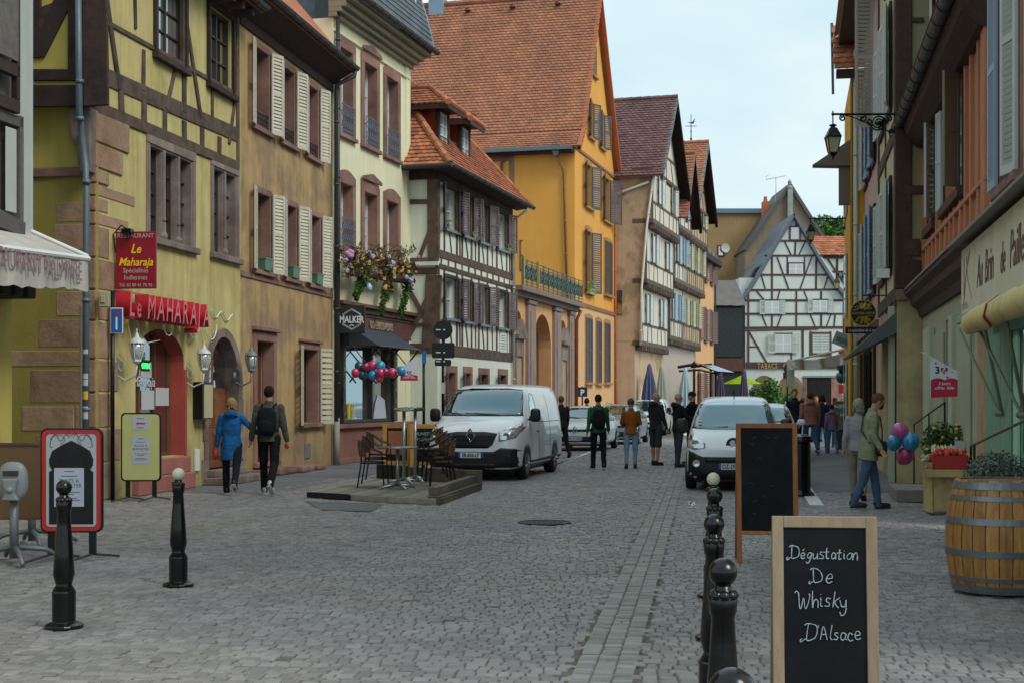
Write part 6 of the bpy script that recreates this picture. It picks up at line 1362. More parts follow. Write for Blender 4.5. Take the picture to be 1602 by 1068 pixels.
mb=MB();mb.add([(-.46,-.3,z6_-.5),(-.4,-.3,z6_-.5),tuple(pz+e6*1.55+Vector((0,0,.03))),tuple(pz+e6*1.55+Vector((-.07,0,.03)))],[(0,1,2,3),(3,2,1,0)]);mb.build('verge',M_['zinc'],R6,M=M6)
for i in range(1):
 for z0,z1 in((.8,2.6),(3.8,5.4),(6.4,8)):
  a=1+i*(W6_-1.5)/4;mb=MB();mb.box(a,a+.9,-.05,0,z0,z1);mb.build('window',M_['glass'],R6);shutters(R6,a,a+.9,z0,z1,M_['shut_p'],178,177,w=.3,y=-.03,pitch=.1)
mb=MB();mb.add([(-.9,.1,s6.z(1330,255)),(-.9,.6,s6.z(1330,255)),(.15,.1,s6.z(1330,210)),(.15,.6,s6.z(1330,210)),(0,.1,s6.z(1330,258)),(0,.6,s6.z(1330,258))],[(0,1,3,2),(0,2,4),(1,5,3),(0,4,5,1)]);mb.build('porch_roof',plain('taupe_boards','#6c6255',.8),R6,M=M6)
mb=MB();mb.box(-.28,0,.2,.4,s6.z(1325,318),s6.z(1325,258));mb.build('oriel_post',plain('taupe_boards','#6c6255'),R6,M=M6)
# a closing block beyond the yellow house and roofs that hide the gap
rb_=MB();rb_.box(0,12,0,8,0,9);e_=thing('far_house','pale house side at the street end behind the yellow house','house',(23.5,128,0));rb_.build('wall',lim,e_)
# ---------------- street lanterns on brackets
lgy=glassm('amber_lantern_glass',(.42,.4,.16),.12)
def street_lantern(px_wall,px_lamp,py_arm,s,d,label,proto=None):
 p=at(px_wall,d);L=thing('street_lantern',label,'street lantern',(p.x,d,zz(py_arm,d)),0,'wrought iron bracket lanterns')
 L.scale=(s,s,s);ln=(px_wall-px_lamp)/F*d/s
 mb=MB();r=.014
 mb.tube([(0,0,0),(-ln,0,0)],.024,8);mb.tube([(0,0,.05),(0,0,-.42)],.02,6);mb.sphere((-ln,0,.0),.035,8,6);mb.tube([(-ln,0,.07),(-ln,0,-.22)],.014,6)
 def spiral(cx_,cz,r0,a0,turns,sg=1,k=22):mb.tube([(cx_+r0*(1-.75*i/k)*math.cos(a0+sg*turns*6.28*i/k),0,cz+r0*(1-.75*i/k)*math.sin(a0+sg*turns*6.28*i/k))for i in range(k+1)],[.019]*k+[.028],5)
 mb.tube([(-ln*(.84-.84*t),0,-.02-.36*math.sin(t*1.45)**1.6)for t in[i/14 for i in range(15)]],.013,6)
 spiral(-ln*.84,-.08,.07,1.5,1.3,1);spiral(-ln*.27,-.19,.17,0,1.2);spiral(-ln*.27,-.19,.17,3.1,1.2);spiral(-ln*.52,-.09,.08,1.5,1.2,-1);spiral(-ln*.08,-.08,.07,1.5,1.2);spiral(-ln*.06,-.36,.05,4,1.2,-1);spiral(-ln*.42,-.16,.07,4.5,1.1);mb.sphere((-ln*.27,0,-.19),.05,8,6)
 mb.build('bracket',M_['iron'],L)
 x=-ln;mb=MB();mb.lathe([(.02,-.2),(.09,-.23),(.05,-.26),(.05,-.3)],(x,0,0),8);mb.lathe([(.1,-.29),(.125,-.33),(.2,-.45),(.215,-.47),(.215,-.5)],(x,0,0),4,a0=math.pi/4,a1=math.pi/4+2*math.pi)
 for sx_,sy_ in((1,1),(1,-1),(-1,1),(-1,-1)):mb.tube([(x+sx_*.135,sy_*.135,-.5),(x+sx_*.085,sy_*.085,-.8)],.012,4)
 mb.lathe([(.12,-.8),(.12,-.83),(.03,-.9),(.03,-.94),(.0,-.96)],(x,0,0),4,a0=math.pi/4,a1=math.pi/4+2*math.pi);mb.build('lamp_frame',M_['iron'],L)
 mb=MB();mb.lathe([(.112,-.8),(.178,-.5)],(x,0,0),4,a0=math.pi/4,a1=math.pi/4+2*math.pi);mb.build('lamp_glass',lgy,L)
 return L
street_lantern(1400,1303,179,.95,d3*1.21,'big black street lantern on scrolled bracket, nearest and highest of the three')
street_lantern(1322,1268,342,.68,36,'black street lantern with yellow glass hanging in front of the gable roof edge')
street_lantern(1324,1309,428,.68,52,'small distant street lantern in front of the white gable, lowest of the three')
# round truffle shop sign
ds_=30.;RS=thing('round_shop_sign','round black shop sign with golden tree emblem over a narrow black name board','sign',at(1350,ds_,zz(490,ds_)))
rr=20/F*ds_;gold=plain('gold_paint','#b9a23a',.5);blk2=plain('black_sign','#17181a')
mb=MB();mb.lathe([(rr,-.03),(rr,.03)],n=28,axis='y');mb.build('disc',blk2,RS)
mb=MB()
for k in range(46):
 a=random.uniform(.25,2.9);r0,r1_=rr*random.uniform(.15,.6),rr*random.uniform(.7,.88);a2=a+random.uniform(-.35,.35)
 if k>23:a,a2=-a,-a2
 off=rr*.16*(1 if k<=23 else-1);mb.tube([(r0*math.cos(a)*.8,-.034,off+r0*math.sin(a)*.6),(r1_*math.cos(a2),-.034,off*.6+r1_*math.sin(a2)*.92)],.008,3)
mb.tube([(rr*math.cos(q),-.034,rr*math.sin(q))for q in[i*.2244 for i in range(29)]],.01,4);mb.build('emblem',gold,RS)
mb=MB();mb.box(-rr,rr,-.037,-.034,-.05,.05);mb.build('name_band',blk2,RS);text('SIGNORINI TARTUFI',.075,gold,RS,Matrix.Translation((0,-.039,-.03)),.001,sx=.72)
mb=MB();mb.box(-.37,.37,-.02,.02,-rr-.16,-rr-.02);mb.build('board',blk2,RS);text('Le spécialiste de la truffe',.085,MATS['white_lettering'],RS,Matrix.Translation((0,-.023,-rr-.12)),.001,.3,0,sx=.75);mb=MB();mb.tube([(.0,0,rr),(.0,0,rr+.1),(.5,0,rr+.1)],.015,5);mb.build('bracket',M_['iron'],RS)
# sagging cloth awning and small hanging sign beyond
dw=46.;AW2=thing('cloth_awning','large sagging grey white cloth awning stretched out from the right hand row','awning',(0,0,0));cvs=mat('grey_canvas','#cfccc0',.9,var=.1,streak=.1)
mb=MB();n=14
tp_=[(1334-7.3*i,545+14*(i/n)**.7*1.2+5*math.sin(3.14*i/n))for i in range(n+1)];bt_=[(1336-7.4*i,566+12*(i/n)+4*math.sin(3.14*i/n))for i in range(n+1)]
vs=[tuple(at(a,dw-0.8*(i/n),zz(b,dw-.8*i/n)))for i,(a,b)in enumerate(tp_)]+[tuple(at(a,dw-1.6,zz(b,dw-1.6)))for a,b in bt_];mb.add(vs,[(i,i+1,n+2+i,n+1+i)for i in range(n)]+[(n+1+i,n+2+i,i+1,i)for i in range(n)]);mb.build('canvas',cvs,AW2,smooth=True)
mb=MB();p=at(1232,dw-1.2,zz(578,dw));mb.add([tuple(at(1231,dw-.8,zz(566,dw-.8))),tuple(at(1243,dw-1.6,zz(574,dw-1.6))),tuple(at(1243,dw-1.6,zz(610,dw-1.6))),tuple(at(1231,dw-.8,zz(604,dw-.8)))],[(0,1,2,3),(3,2,1,0)]);mb.build('end_flap',cvs,AW2);mb=MB();mb.tube([tuple(at(1231,dw-.9,zz(567,dw))),tuple(at(1336,dw-.2,zz(543,dw)))],.04,6);mb.build('front_bar',M_['white_p'],AW2)
HS=thing('picture_sign','tilted pale picture sign hanging above the cloth awning','sign',at(1318,44,zz(532,44)),(0,math.radians(22),0));mb=MB();mb.box(-.28,.28,-.02,.02,-.2,.2);mb.build('panel',plain('pale_grey_sign','#8e999c',.5),HS);mb=MB();mb.box(-.2,.2,-.03,-.021,-.1,.06);mb.build('picture',plain('grey_blue_picture','#5c7180',.5),HS)
RB=thing('red_shop_panel','red and white shop panels at the far right pavement behind the balloons','shop sign',at(1323,50));
for a,b,c_,d_,m2 in((1312,1326,547,575,plain('shop_red','#a8232c',.5)),(1326,1336,547,560,M_['white_p']),(1312,1335,601,615,MATS['shop_red']),(1318,1334,617,626,plain('pink_white_sheet','#b9a7ae')),(1322,1334,628,640,plain('sign_blue','#1f5fae'))):
 mb=MB();p0=at(a,50,zz(d_,50))-RB.location;p1=at(b,50,zz(c_,50))-RB.location;mb.box(p0.x,p1.x,-.03,.03,p0.z,p1.z);mb.build('panel',m2,RB)
mb=MB();mb.box(-.05,.05,.04,.1,0,zz(545,50));mb.build('post',M_['iron'],RB)
# ================================================================ vehicles
carw=mat('van_white_paint','#dfe5ea',.35,var=.05,scale=1.5,bump=0,coat=.8,spec=.5)
carg=mat('silver_paint','#9aa6ad',.35,metal=.35,var=.05,bump=0,coat=.8)
blkp=mat('black_bumper_plastic','#0f1012',.5,var=.1,bump=.05);rub=mat('tyre_rubber','#161616',.8,var=.15)
cgl=glassm('car_glass',(.012,.03,.036),.1,.02,(.42,.7,.82));chrome=metal('chrome','#c9ccd0',.15,metal=1.);hl=glassm('headlight_glass',(.22,.25,.27),.3,.05)
plw=plain('plate_white','#cfd6da',.4);plb=plain('plate_blue','#2142a3',.4);ink=plain('plate_ink','#141518',.5);alloy=metal('alloy','#8c9195',.35,metal=.8);amber=plain('amber_lens','#e08a1c',.3,coat=1)
def cage(secs):
 bm=bmesh.new();rings=[]
 for y,hp in secs:
  pts=[(x,z)for x,z in hp];ring=[(x,y,z)for x,z in pts]+[(-x,y,z)for x,z in pts[-2:0:-1]];rings.append([bm.verts.new(p)for p in ring])
 n=len(rings[0])
 for a,b in zip(rings,rings[1:]):
  for j in range(n):bm.faces.new((a[j],a[(j+1)%n],b[(j+1)%n],b[j]))
 for rg,fl in((rings[0],1),(rings[-1],0)):
  h=n//2
  for j in range(h):
   q=[rg[j],rg[j+1],rg[(n-j-1)%n],rg[(n-j)%n]];q=list(dict.fromkeys(q));q=q[::-1]if fl else q
   if len(q)>2:bm.faces.new(q)
 bmesh.ops.recalc_face_normals(bm,faces=bm.faces);me=bpy.data.meshes.new('body');bm.to_mesh(me);bm.free()
 o=bpy.data.objects.new('body',me);s=o.modifiers.new('s','SUBSURF');s.levels=2;s.render_levels=2
 m2=evaluated(o);m2.name='body'
 m2.polygons.foreach_set('use_smooth',[True]*len(m2.polygons));return m2
def sec(y,zb,wb,wm,zm,ws,zs,wr,zr,zt):return(y,[(0,zb),(wb,zb),(wm,zb+.13),(wm,zm),(ws,zs),(wr,zr),(wr*.82,zt-.015),(0,zt)])
def patch(bvh,poly,axis,m,par,name,off=.006,res=.07,th=.012):
 bm=bmesh.new()
 E={'f':lambda a,b:Vector((a,-9,b)),'b':lambda a,b:Vector((a,19,b)),'r':lambda a,b:Vector((9,a,b)),'l':lambda a,b:Vector((-9,a,b)),'t':lambda a,b:Vector((a,b,9))}[axis]
 dr={'f':Vector((0,1,0)),'b':Vector((0,-1,0)),'r':Vector((-1,0,0)),'l':Vector((1,0,0)),'t':Vector((0,0,-1))}[axis]
 vs=[bm.verts.new(E(a,b))for a,b in poly];bm.faces.new(vs)
 e1=(E(1,0)-E(0,0)).normalized();e2=(E(0,1)-E(0,0)).normalized()
 for e,k in((e1,0),(e2,1)):
  lo_,hi=min(p[k]for p in poly),max(p[k]for p in poly);n=int((hi-lo_)/res)
  for i in range(1,n+1):
   v=lo_+(hi-lo_)*i/(n+1);bmesh.ops.bisect_plane(bm,geom=bm.verts[:]+bm.edges[:]+bm.faces[:],plane_co=E(v,v),plane_no=e)
 for v in bm.verts:
  hit,nr,_,_=bvh.ray_cast(v.co,dr)
  if hit is None:hit,nr,_,_=bvh.find_nearest(v.co+dr*(9 if axis!='t' else 7.6))
  v.co=hit+(nr if nr.dot(dr)<0 else-nr)*off
 bmesh.ops.recalc_face_normals(bm,faces=bm.faces)
 if sum((f.normal.dot(dr)*f.calc_area()for f in bm.faces))>0:bmesh.ops.reverse_faces(bm,faces=bm.faces)
 me=bpy.data.meshes.new(name);bm.to_mesh(me);bm.free();me.materials.append(m);me.polygons.foreach_set('use_smooth',[True]*len(me.polygons))
 o=link(name,me,par);sd=o.modifiers.new('thick','SOLIDIFY');sd.thickness=th;sd.offset=-1;return o
def rrect(x0,x1,z0,z1,r=.05,k=3):
 o=[]
 for cx_,cz,a0 in((x1-r,z0+r,-90),(x1-r,z1-r,0),(x0+r,z1-r,90),(x0+r,z0+r,180)):
  for i in range(k+1):q=math.radians(a0+90*i/k);o.append((cx_+r*math.cos(q),cz+r*math.sin(q)))
 return o
def surf(bvh,x,z,y0=-9):
 h=bvh.ray_cast(Vector((x,y0,z)),Vector((0,1,0)))[0];return h if h else Vector((x,0,z))
def wheel(par,x,y,r=.33,w=.2,sp=7):
 s=1 if x>0 else-1;P=[(r*.62,-w/2),(r*.93,-w/2),(r,-w*.36),(r,w*.36),(r*.93,w/2),(r*.62,w/2)]
 mb=MB();mb.lathe([(a,b)for a,b in P],(x,y,r),28,axis='x');t=mb.build('wheel',rub,par,smooth=True)
 mb=MB();xo=x+s*w*.5;mb.lathe([(r*.62,-.03),(r*.66,.006),(r*.6,.008),(r*.57,-.03),(0,-.045)]if s>0 else[(0,.045),(r*.57,.03),(r*.6,-.008),(r*.66,-.006),(r*.62,.03)],(xo,y,r),24,axis='x');
 for k in range(sp):
  a=2*math.pi*k/sp;c,sn=math.cos(a),math.sin(a);mb.tube([(xo-s*.01,y+c*.04,r+sn*.04),(xo-s*.0,y+c*r*.6,r+sn*r*.6)],.026,4)
 mb.lathe([(.05,-.02),(.05,.01)],(xo,y,r),10,axis='x');mb.build('rim',alloy,t)
 return t
def number_plate(par,bvh,x,z,s,hgt=.11,w=.52,fr='W'):
 p=surf(bvh,x,z);y=min(surf(bvh,x-.2,z).y,surf(bvh,x+.2,z).y,p.y)-.02
 mb=MB();mb.box(x-w/2,x+w/2,y-.008,y+.03,z-hgt/2,z+hgt/2);pl=mb.build('number_plate',plw,par)
 for a,b in((x-w/2,x-w/2+.045),(x+w/2-.045,x+w/2)):mb=MB();mb.box(a,b,y-.011,y-.0085,z-hgt/2,z+hgt/2);mb.build('plate_band',plb,pl)
 if s:text(s,.105,ink,pl,Matrix.Translation((x,y-.011,z-.036)),.001,0,.003,sx=.8,name='plate_number')
def mirror(par,x,y,z,m,s=1.,big=False):
 sg=1 if x>0 else-1;mb=MB();w,h=(.2,.26)if big else(.2,.15)
 mb.sphere((x+sg*w*.55,y,z),(w*.55,.08,h*.55),14,8,e=.55);mb.tube([(x-sg*.02,y+.04,z-h*.3),(x+sg*w*.3,y,z-h*.3)],.04,6);mb.build('wing_mirror',m,par,smooth=True)
def arch_patch(bvh,par,y,r,ax,m=blkp):
 pts=[(y+r*math.cos(q),r*.82+r*math.sin(q)*1.0)for q in[math.pi*k/14 for k in range(15)]];pts=[(a,max(b,.2))for a,b in pts];return patch(bvh,[(y+r,.2)]+pts+[(y-r,.2)],ax,m,par,'wheel_arch',.004,.1)
def bvh_of(me):return BVHTree.FromPolygons([v.co.copy()for v in me.vertices],[tuple(p.vertices)for p in me.polygons])
def shade_under(par,w,L):
 mb=MB();mb.box(-w*.42,w*.42,.35,L-.35,.16,.34);mb.build('underbody',blkp,par)
def make_van(label,loc,rot,plate):
 T_=thing('delivery_van',label,'van',loc,rot)
 secs=[sec(-.02,.3,.5,.62,.55,.6,.75,.5,.85,.92),sec(.03,.22,.78,.9,.6,.88,.85,.78,.98,1.03),sec(.28,.2,.9,.97,.65,.96,.98,.86,1.12,1.19),sec(.8,.2,.93,.985,.7,.98,1.08,.9,1.22,1.31),sec(.98,.2,.93,.985,.7,.98,1.12,.92,1.27,1.36),sec(1.45,.2,.93,.985,.7,.975,1.2,.84,1.72,1.78),sec(1.75,.2,.93,.985,.7,.975,1.2,.8,1.9,1.96),sec(2.3,.2,.93,.985,.7,.975,1.2,.8,1.95,2.01),sec(4.7,.2,.93,.985,.7,.975,1.2,.8,1.95,2.01),sec(4.98,.22,.92,.97,.7,.955,1.2,.79,1.93,1.99),sec(5.04,.28,.88,.93,.7,.91,1.2,.76,1.9,1.94)]
 me=cage(secs);me.materials.append(carw);link('body',me,T_);bv=bvh_of(me)
 patch(bv,[(-.86,1.345),(-.45,1.32),(.45,1.32),(.86,1.345),(.8,1.62),(.73,1.86),(.4,1.895),(-.4,1.895),(-.73,1.86),(-.8,1.62)],'f',cgl,T_,'windscreen',.008)
 patch(bv,[(-.88,1.315),(.88,1.315),(.86,1.345),(-.86,1.345)],'f',blkp,T_,'scuttle',.01)
 g=patch(bv,[(-.55,.97),(-.45,.74),(-.35,.67),(.35,.67),(.45,.74),(.55,.97),(.3,1.0),(-.3,1.0)],'f',blkp,T_,'grille',.006)
 for z in(.73,.79,.85,.91):patch(bv,[(-.46,z),(.46,z),(.46,z+.012),(-.46,z+.012)],'f',metal('grille_bar','#3a3d40',.4),g,'grille_bar',.018,.1)
 bp=patch(bv,[(-.97,.3),(-.9,.23),(.9,.23),(.97,.3),(.99,.6),(.9,.66),(.62,.68),(.48,.6),(-.48,.6),(-.62,.68),(-.9,.66),(-.99,.6)],'f',blkp,T_,'bumper',.014)
 patch(bv,rrect(-.5,.5,.27,.36,.03),'f',plain('dark_slot','#08090a'),bp,'air_intake',.02)
 for s in(-1,1):
  h=patch(bv,[(s*a,b)for a,b in((.58,.80),(.9,.88),(.955,1.02),(.965,1.2),(.86,1.14),(.57,.99))][::s],'f',hl,T_,'headlight',.01,.05)
  patch(bv,[(s*a,b)for a,b in((.76,1.03),(.9,1.07),(.93,1.14),(.8,1.08))],'f',amber,h,'indicator',.018,.05)
  p=surf(bv,s*.74,.92);mb=MB();mb.lathe([(.0,.0),(.07,-.01),(.075,-.03),(.06,-.035),(.0,-.02)],(p.x,p.y+.005,p.z),14,axis='y');mb.build('lamp_ring',chrome,h)
  p=surf(bv,s*.76,.5);mb=MB();mb.lathe([(.06,-.02),(.0,-.03)],tuple(p),12,axis='y');mb.build('fog_lamp',blkp,bp)
  ax='r' if s>0 else 'l'
  w_=patch(bv,[(1.3,1.3),(1.55,1.26),(2.05,1.24),(2.1,1.78),(1.88,1.8),(1.62,1.62)],ax,cgl,T_,'side_window',.008)
  patch(bv,[(.75,.28),(4.95,.28),(4.95,.4),(4.4,.42),(1.6,.38),(.75,.45)]if 1 else[],ax,blkp,T_,'side_sill',.006,.12)
  for a,b,c,d in((2.18,2.19,.4,1.85),(3.45,3.46,.4,1.85),(2.3,4.7,1.17,1.185)):patch(bv,[(a,c),(b,c),(b,d),(a,d)],ax,plain('panel_gap','#50585f'),T_,'door_seam',.003,.15,.004)
  patch(bv,rrect(1.95,2.1,.96,1.0,.015),ax,blkp,T_,'door_handle',.02)
  for y in(.9,4.0):arch_patch(bv,T_,y,.41,ax);wheel(T_,s*.87,y,.335,.22,9)
  mirror(T_,s*.98,1.22,1.33,blkp,big=True)
 mb=MB();p=surf(bv,0,.93);c=Vector((0,p.y-.035,.93))
 for a,b,k_ in((.085,.13,.02),):mb.tube([(c.x-a,c.y,c.z),(c.x,c.y,c.z+b),(c.x+a,c.y,c.z),(c.x,c.y,c.z-b),(c.x-a,c.y,c.z),(c.x,c.y,c.z+b)],.024,4)
 mb.build('diamond_badge',chrome,T_)
 number_plate(T_,bv,0,.53,plate);mb=MB();
 for s in(-1,1):mb.tube([(s*.1+.3,surf(bv,s*.1+.3,1.33).y-.02,1.34),(s*.1-.25,surf(bv,s*.1-.25,1.36).y-.02,1.37)],.012,5)
 mb.build('wiper',blkp,T_);shade_under(T_,1.95,5)
 return T_
u_=Vector((.22,1)).normalized();av=-math.atan2(.22,1)
pw_=G(821,749);org=Vector((pw_.x,pw_.y))-u_*.9-Vector((math.cos(av),math.sin(av)))*.93
VAN=make_van('white delivery van with diamond badge and black bumper parked beside the wooden terrace',(org.x,org.y,0),av,'ER-836-LF')
def make_hatch(label,loc,rot,plate,paint,H_=1.46,est=False,logo='diamond'):
 T_=thing('parked_car',label,'car',loc,rot);k=H_/1.46
 secs=[sec(-.02,.3,.45,.55,.48,.52,.6,.4,.66,.7),sec(.05,.2,.68,.78,.5,.76,.66,.6,.78,.83),sec(.35,.18,.78,.85,.55,.83,.76,.66,.9,.95),sec(.95,.18,.8,.865,.6,.855,.88,.74,.99,1.02*1),sec(1.1,.18,.8,.865,.6,.86,.92,.75,1.02,1.07),sec(1.65,.18,.8,.865,.6,.86,.95,.62,1.34*k,1.38*k),sec(1.95,.18,.8,.865,.6,.86,.95,.58,1.4*k,1.46*k),sec(2.6,.18,.8,.865,.6,.86,.97,.58,1.41*k,1.47*k),sec(3.4,.18,.8,.865,.62,.86,1.,.57,1.36*k,1.42*k),sec(3.85,.2,.78,.85,.62,.82,1.,.55,1.2*k if not est else 1.32*k,1.26*k if not est else 1.38*k),sec(4.05,.3,.7,.78,.62,.72,.9,.5,1.0,1.03)]
 me=cage(secs);me.materials.append(paint);link('body',me,T_);bv=bvh_of(me)
 patch(bv,[(-.74,1.06),(0,1.03),(.74,1.06),(.6,1.32*k),(.52,1.385*k),(-.52,1.385*k),(-.6,1.32*k)],'f',cgl,T_,'windscreen',.008)
 g=patch(bv,[(-.62,.68),(-.4,.63),(.4,.63),(.62,.68),(.6,.72),(.2,.7),(-.2,.7),(-.6,.72)],'f',blkp,T_,'grille',.01)
 bp=patch(bv,rrect(-.7,.7,.3,.48,.06),'f',blkp,T_,'lower_intake',.008);patch(bv,rrect(-.6,.6,.24,.27,.01),'f',chrome,bp,'trim',.014)
 for s in(-1,1):
  patch(bv,[(s*a,b)for a,b in((.5,.67),(.72,.69),(.8,.78),(.77,.84),(.66,.8),(.5,.72))][::s],'f',hl,T_,'headlight',.01,.05);ax='r' if s>0 else 'l'
  patch(bv,[(1.45,1.04),(2.35,1.04),(2.35,1.34*k),(2.0,1.33*k),(1.7,1.22*k)],ax,cgl,T_,'side_window',.006);patch(bv,[(2.43,1.04),(3.3,1.07),(3.35,1.28*k),(2.9,1.34*k),(2.43,1.345*k)],ax,cgl,T_,'side_window',.006)
  for y in(.82,3.38):arch_patch(bv,T_,y,.38,ax);wheel(T_,s*.78,y,.31,.19,5)
  mirror(T_,s*.86,1.45,1.04,paint)
  for a in(1.35,2.39):patch(bv,[(a,.35),(a+.01,.35),(a+.01,1.0),(a,1.0)],ax,plain('panel_gap','#50585f'),T_,'door_seam',.003,.2,.004)
 p=surf(bv,0,.68);mb=MB();c=Vector((0,p.y-.03,.69))
 if logo=='diamond':mb.tube([(-.07,c.y,c.z),(0,c.y,c.z+.11),(.07,c.y,c.z),(0,c.y,c.z-.11),(-.07,c.y,c.z),(0,c.y,c.z+.11)],.02,4)
 else:mb.sphere((0,c.y,c.z),(.06,.015,.05),10,6)
 mb.build('badge',chrome,T_);number_plate(T_,bv,-.0,.4,plate);shade_under(T_,1.7,4.05)
 if est:
  mb=MB();[mb.tube([(s*.55,1.9,1.42*k),(s*.55,2.1,1.5*k),(s*.55,3.3,1.47*k),(s*.55,3.5,1.38*k)],.02,6)for s in(-1,1)];mb.build('roof_rail',metal('rail','#9aa0a4'),T_)
 return T_
def place_by_wheel(px,py,wy,wx,m_=.22):
 u=Vector((m_,1)).normalized();a=-math.atan2(m_,1);w=G(px,py);o=Vector((w.x,w.y))-u*wy-Vector((math.cos(a),math.sin(a)))*wx;return(o.x,o.y,0),a
l,a=place_by_wheel(946,704,.82,.84);make_hatch('silver hatchback with diamond badge parked right behind the white delivery van',l,a,'FF-151-WH',carw)
l,a=place_by_wheel(1012,691,3.38,.84);make_hatch('grey estate car with roof rails half hidden behind the hatchback and the woman in brown',l,a,'',carg,1.5,True,'oval')
def make_small_van(label,loc,rot,plate,logo=True,paint=None):
 T_=thing('small_van',label,'van',loc,rot);paint=paint or carw
 secs=[sec(-.02,.3,.45,.6,.5,.58,.62,.45,.7,.75),sec(.04,.2,.7,.8,.5,.8,.72,.68,.8,.84),sec(.3,.18,.8,.85,.55,.84,.84,.72,.96,1.),sec(.72,.18,.8,.86,.6,.855,.93,.76,1.06,1.1),sec(.84,.18,.8,.86,.6,.855,.97,.78,1.1,1.15),sec(1.35,.18,.8,.86,.6,.855,1.02,.7,1.52,1.57),sec(1.6,.18,.8,.86,.6,.855,1.02,.66,1.62,1.69),sec(2.2,.18,.8,.86,.6,.855,1.05,.66,1.66,1.74),sec(3.6,.18,.8,.86,.6,.85,1.05,.66,1.66,1.73),sec(3.88,.22,.78,.84,.6,.82,1.05,.64,1.6,1.66),sec(3.95,.3,.72,.8,.6,.78,1.0,.6,1.5,1.55)]
 me=cage(secs);me.materials.append(paint);link('body',me,T_);bv=bvh_of(me)
 patch(bv,[(-.77,1.12),(-.4,1.1),(.4,1.1),(.77,1.12),(.69,1.4),(.62,1.57),(.3,1.6),(-.3,1.6),(-.62,1.57),(-.69,1.4)],'f',cgl,T_,'windscreen',.008)
 bp=patch(bv,[(-.84,.3),(-.7,.22),(.7,.22),(.84,.3),(.86,.72),(.8,.74),(.55,.62),(-.55,.62),(-.8,.74),(-.86,.72)],'f',blkp,T_,'bumper',.014);patch(bv,rrect(-.5,.5,.52,.6,.03),'f',plain('dark_slot','#08090a'),bp,'air_intake',.02)
 for s in(-1,1):
  h=patch(bv,[(s*a,b)for a,b in((.5,.78),(.7,.74),(.82,.78),(.83,.9),(.78,1.0),(.6,.92),(.5,.85))][::s],'f',hl,T_,'headlight',.012,.05)
  p=surf(bv,s*.68,.85);mb=MB();mb.lathe([(0,0),(.065,-.012),(.07,-.03),(.0,-.02)],(p.x,p.y+.004,p.z),14,axis='y');mb.build('lamp_ring',chrome,h)
  p=surf(bv,s*.66,.5);mb=MB();mb.lathe([(0,-.015),(.055,-.02),(.065,-.03),(.05,-.03),(0,-.025)],tuple(p),14,axis='y');mb.build('fog_lamp',chrome,bp)
  ax='r' if s>0 else 'l';patch(bv,[(1.1,1.14),(1.9,1.13),(1.95,1.55),(1.6,1.54),(1.35,1.38)],ax,cgl,T_,'side_window',.006)
  for y in(.75,3.15):arch_patch(bv,T_,y,.38,ax);wheel(T_,s*.78,y,.31,.19,6)
  mirror(T_,s*.86,1.05,1.16,blkp,big=True)
 p=surf(bv,0,.84);mb=MB();mb.lathe([(0,-.01),(.13,-.012),(.13,-.02),(0,-.022)],(0,p.y+.004,.84),16,axis='y');b_=mb.build('badge',blkp,T_)
 if logo:
  y=p.y-.03;mb=MB();mb.prism([(-.055,-.06),(-.02,-.06),(-.01,-.02),(.02,-.03),(.03,-.065),(.06,-.06),(.045,.0),(.07,.03),(.05,.045),(.02,.02),(.03,.07),(-.005,.085),(-.04,.07),(-.06,.03),(-.04,.0)],-.006,.006);mb.xf(Matrix.Translation((0,y,.84))@Matrix.Diagonal((1.15,1,1.0,1)));mb.build('lion_emblem',chrome,b_)
 number_plate(T_,bv,0,.45,plate);mb=MB()
 for s,e in((-.62,-.1),(.02,.55)):mb.tube([(x,surf(bv,x,1.14).y-.02,1.13+.02*(1 if x==e else 0))for x in(s,(s+e)/2,e)],.013,5)
 mb.build('wiper',blkp,T_);mb=MB();mb.tube([(0,1.75,1.68),(0,1.8,1.82)],.012,5);mb.build('aerial',M_['iron'],T_)
 for x,z in((-.62,1.24),(-.62,1.19)):patch(bv,rrect(x-.03,x+.03,z-.02,z+.02,.005),'f',plain('paper','#b9bdc0'),T_,'sticker',.02,.1,.002)
 shade_under(T_,1.68,3.95)
 return T_
c=G(1147,768);make_small_van('pale blue white small van with lion badge facing the camera behind the chalkboard',(c.x,c.y,0),-math.atan2(.165,1),'DZ-395     ')
l,a=place_by_wheel(1040,680,.75,.8,.2);make_small_van('white small van parked furthest back in the left row near the folded umbrellas',l,a,'',False)
c=at(1196,37.5);make_hatch('pale estate car with roof rails parked behind the lion badged small van',(c.x,c.y,0),-math.atan2(.19,1),'',carw,1.56,True,'oval')
c=at(1216,52);make_hatch('pale blue car furthest away in the right hand parking row',(c.x,c.y,0),-math.atan2(.19,1),'',plain('blue_car_paint','#8fb0bd',.35,coat=.8),1.5,False,'oval')
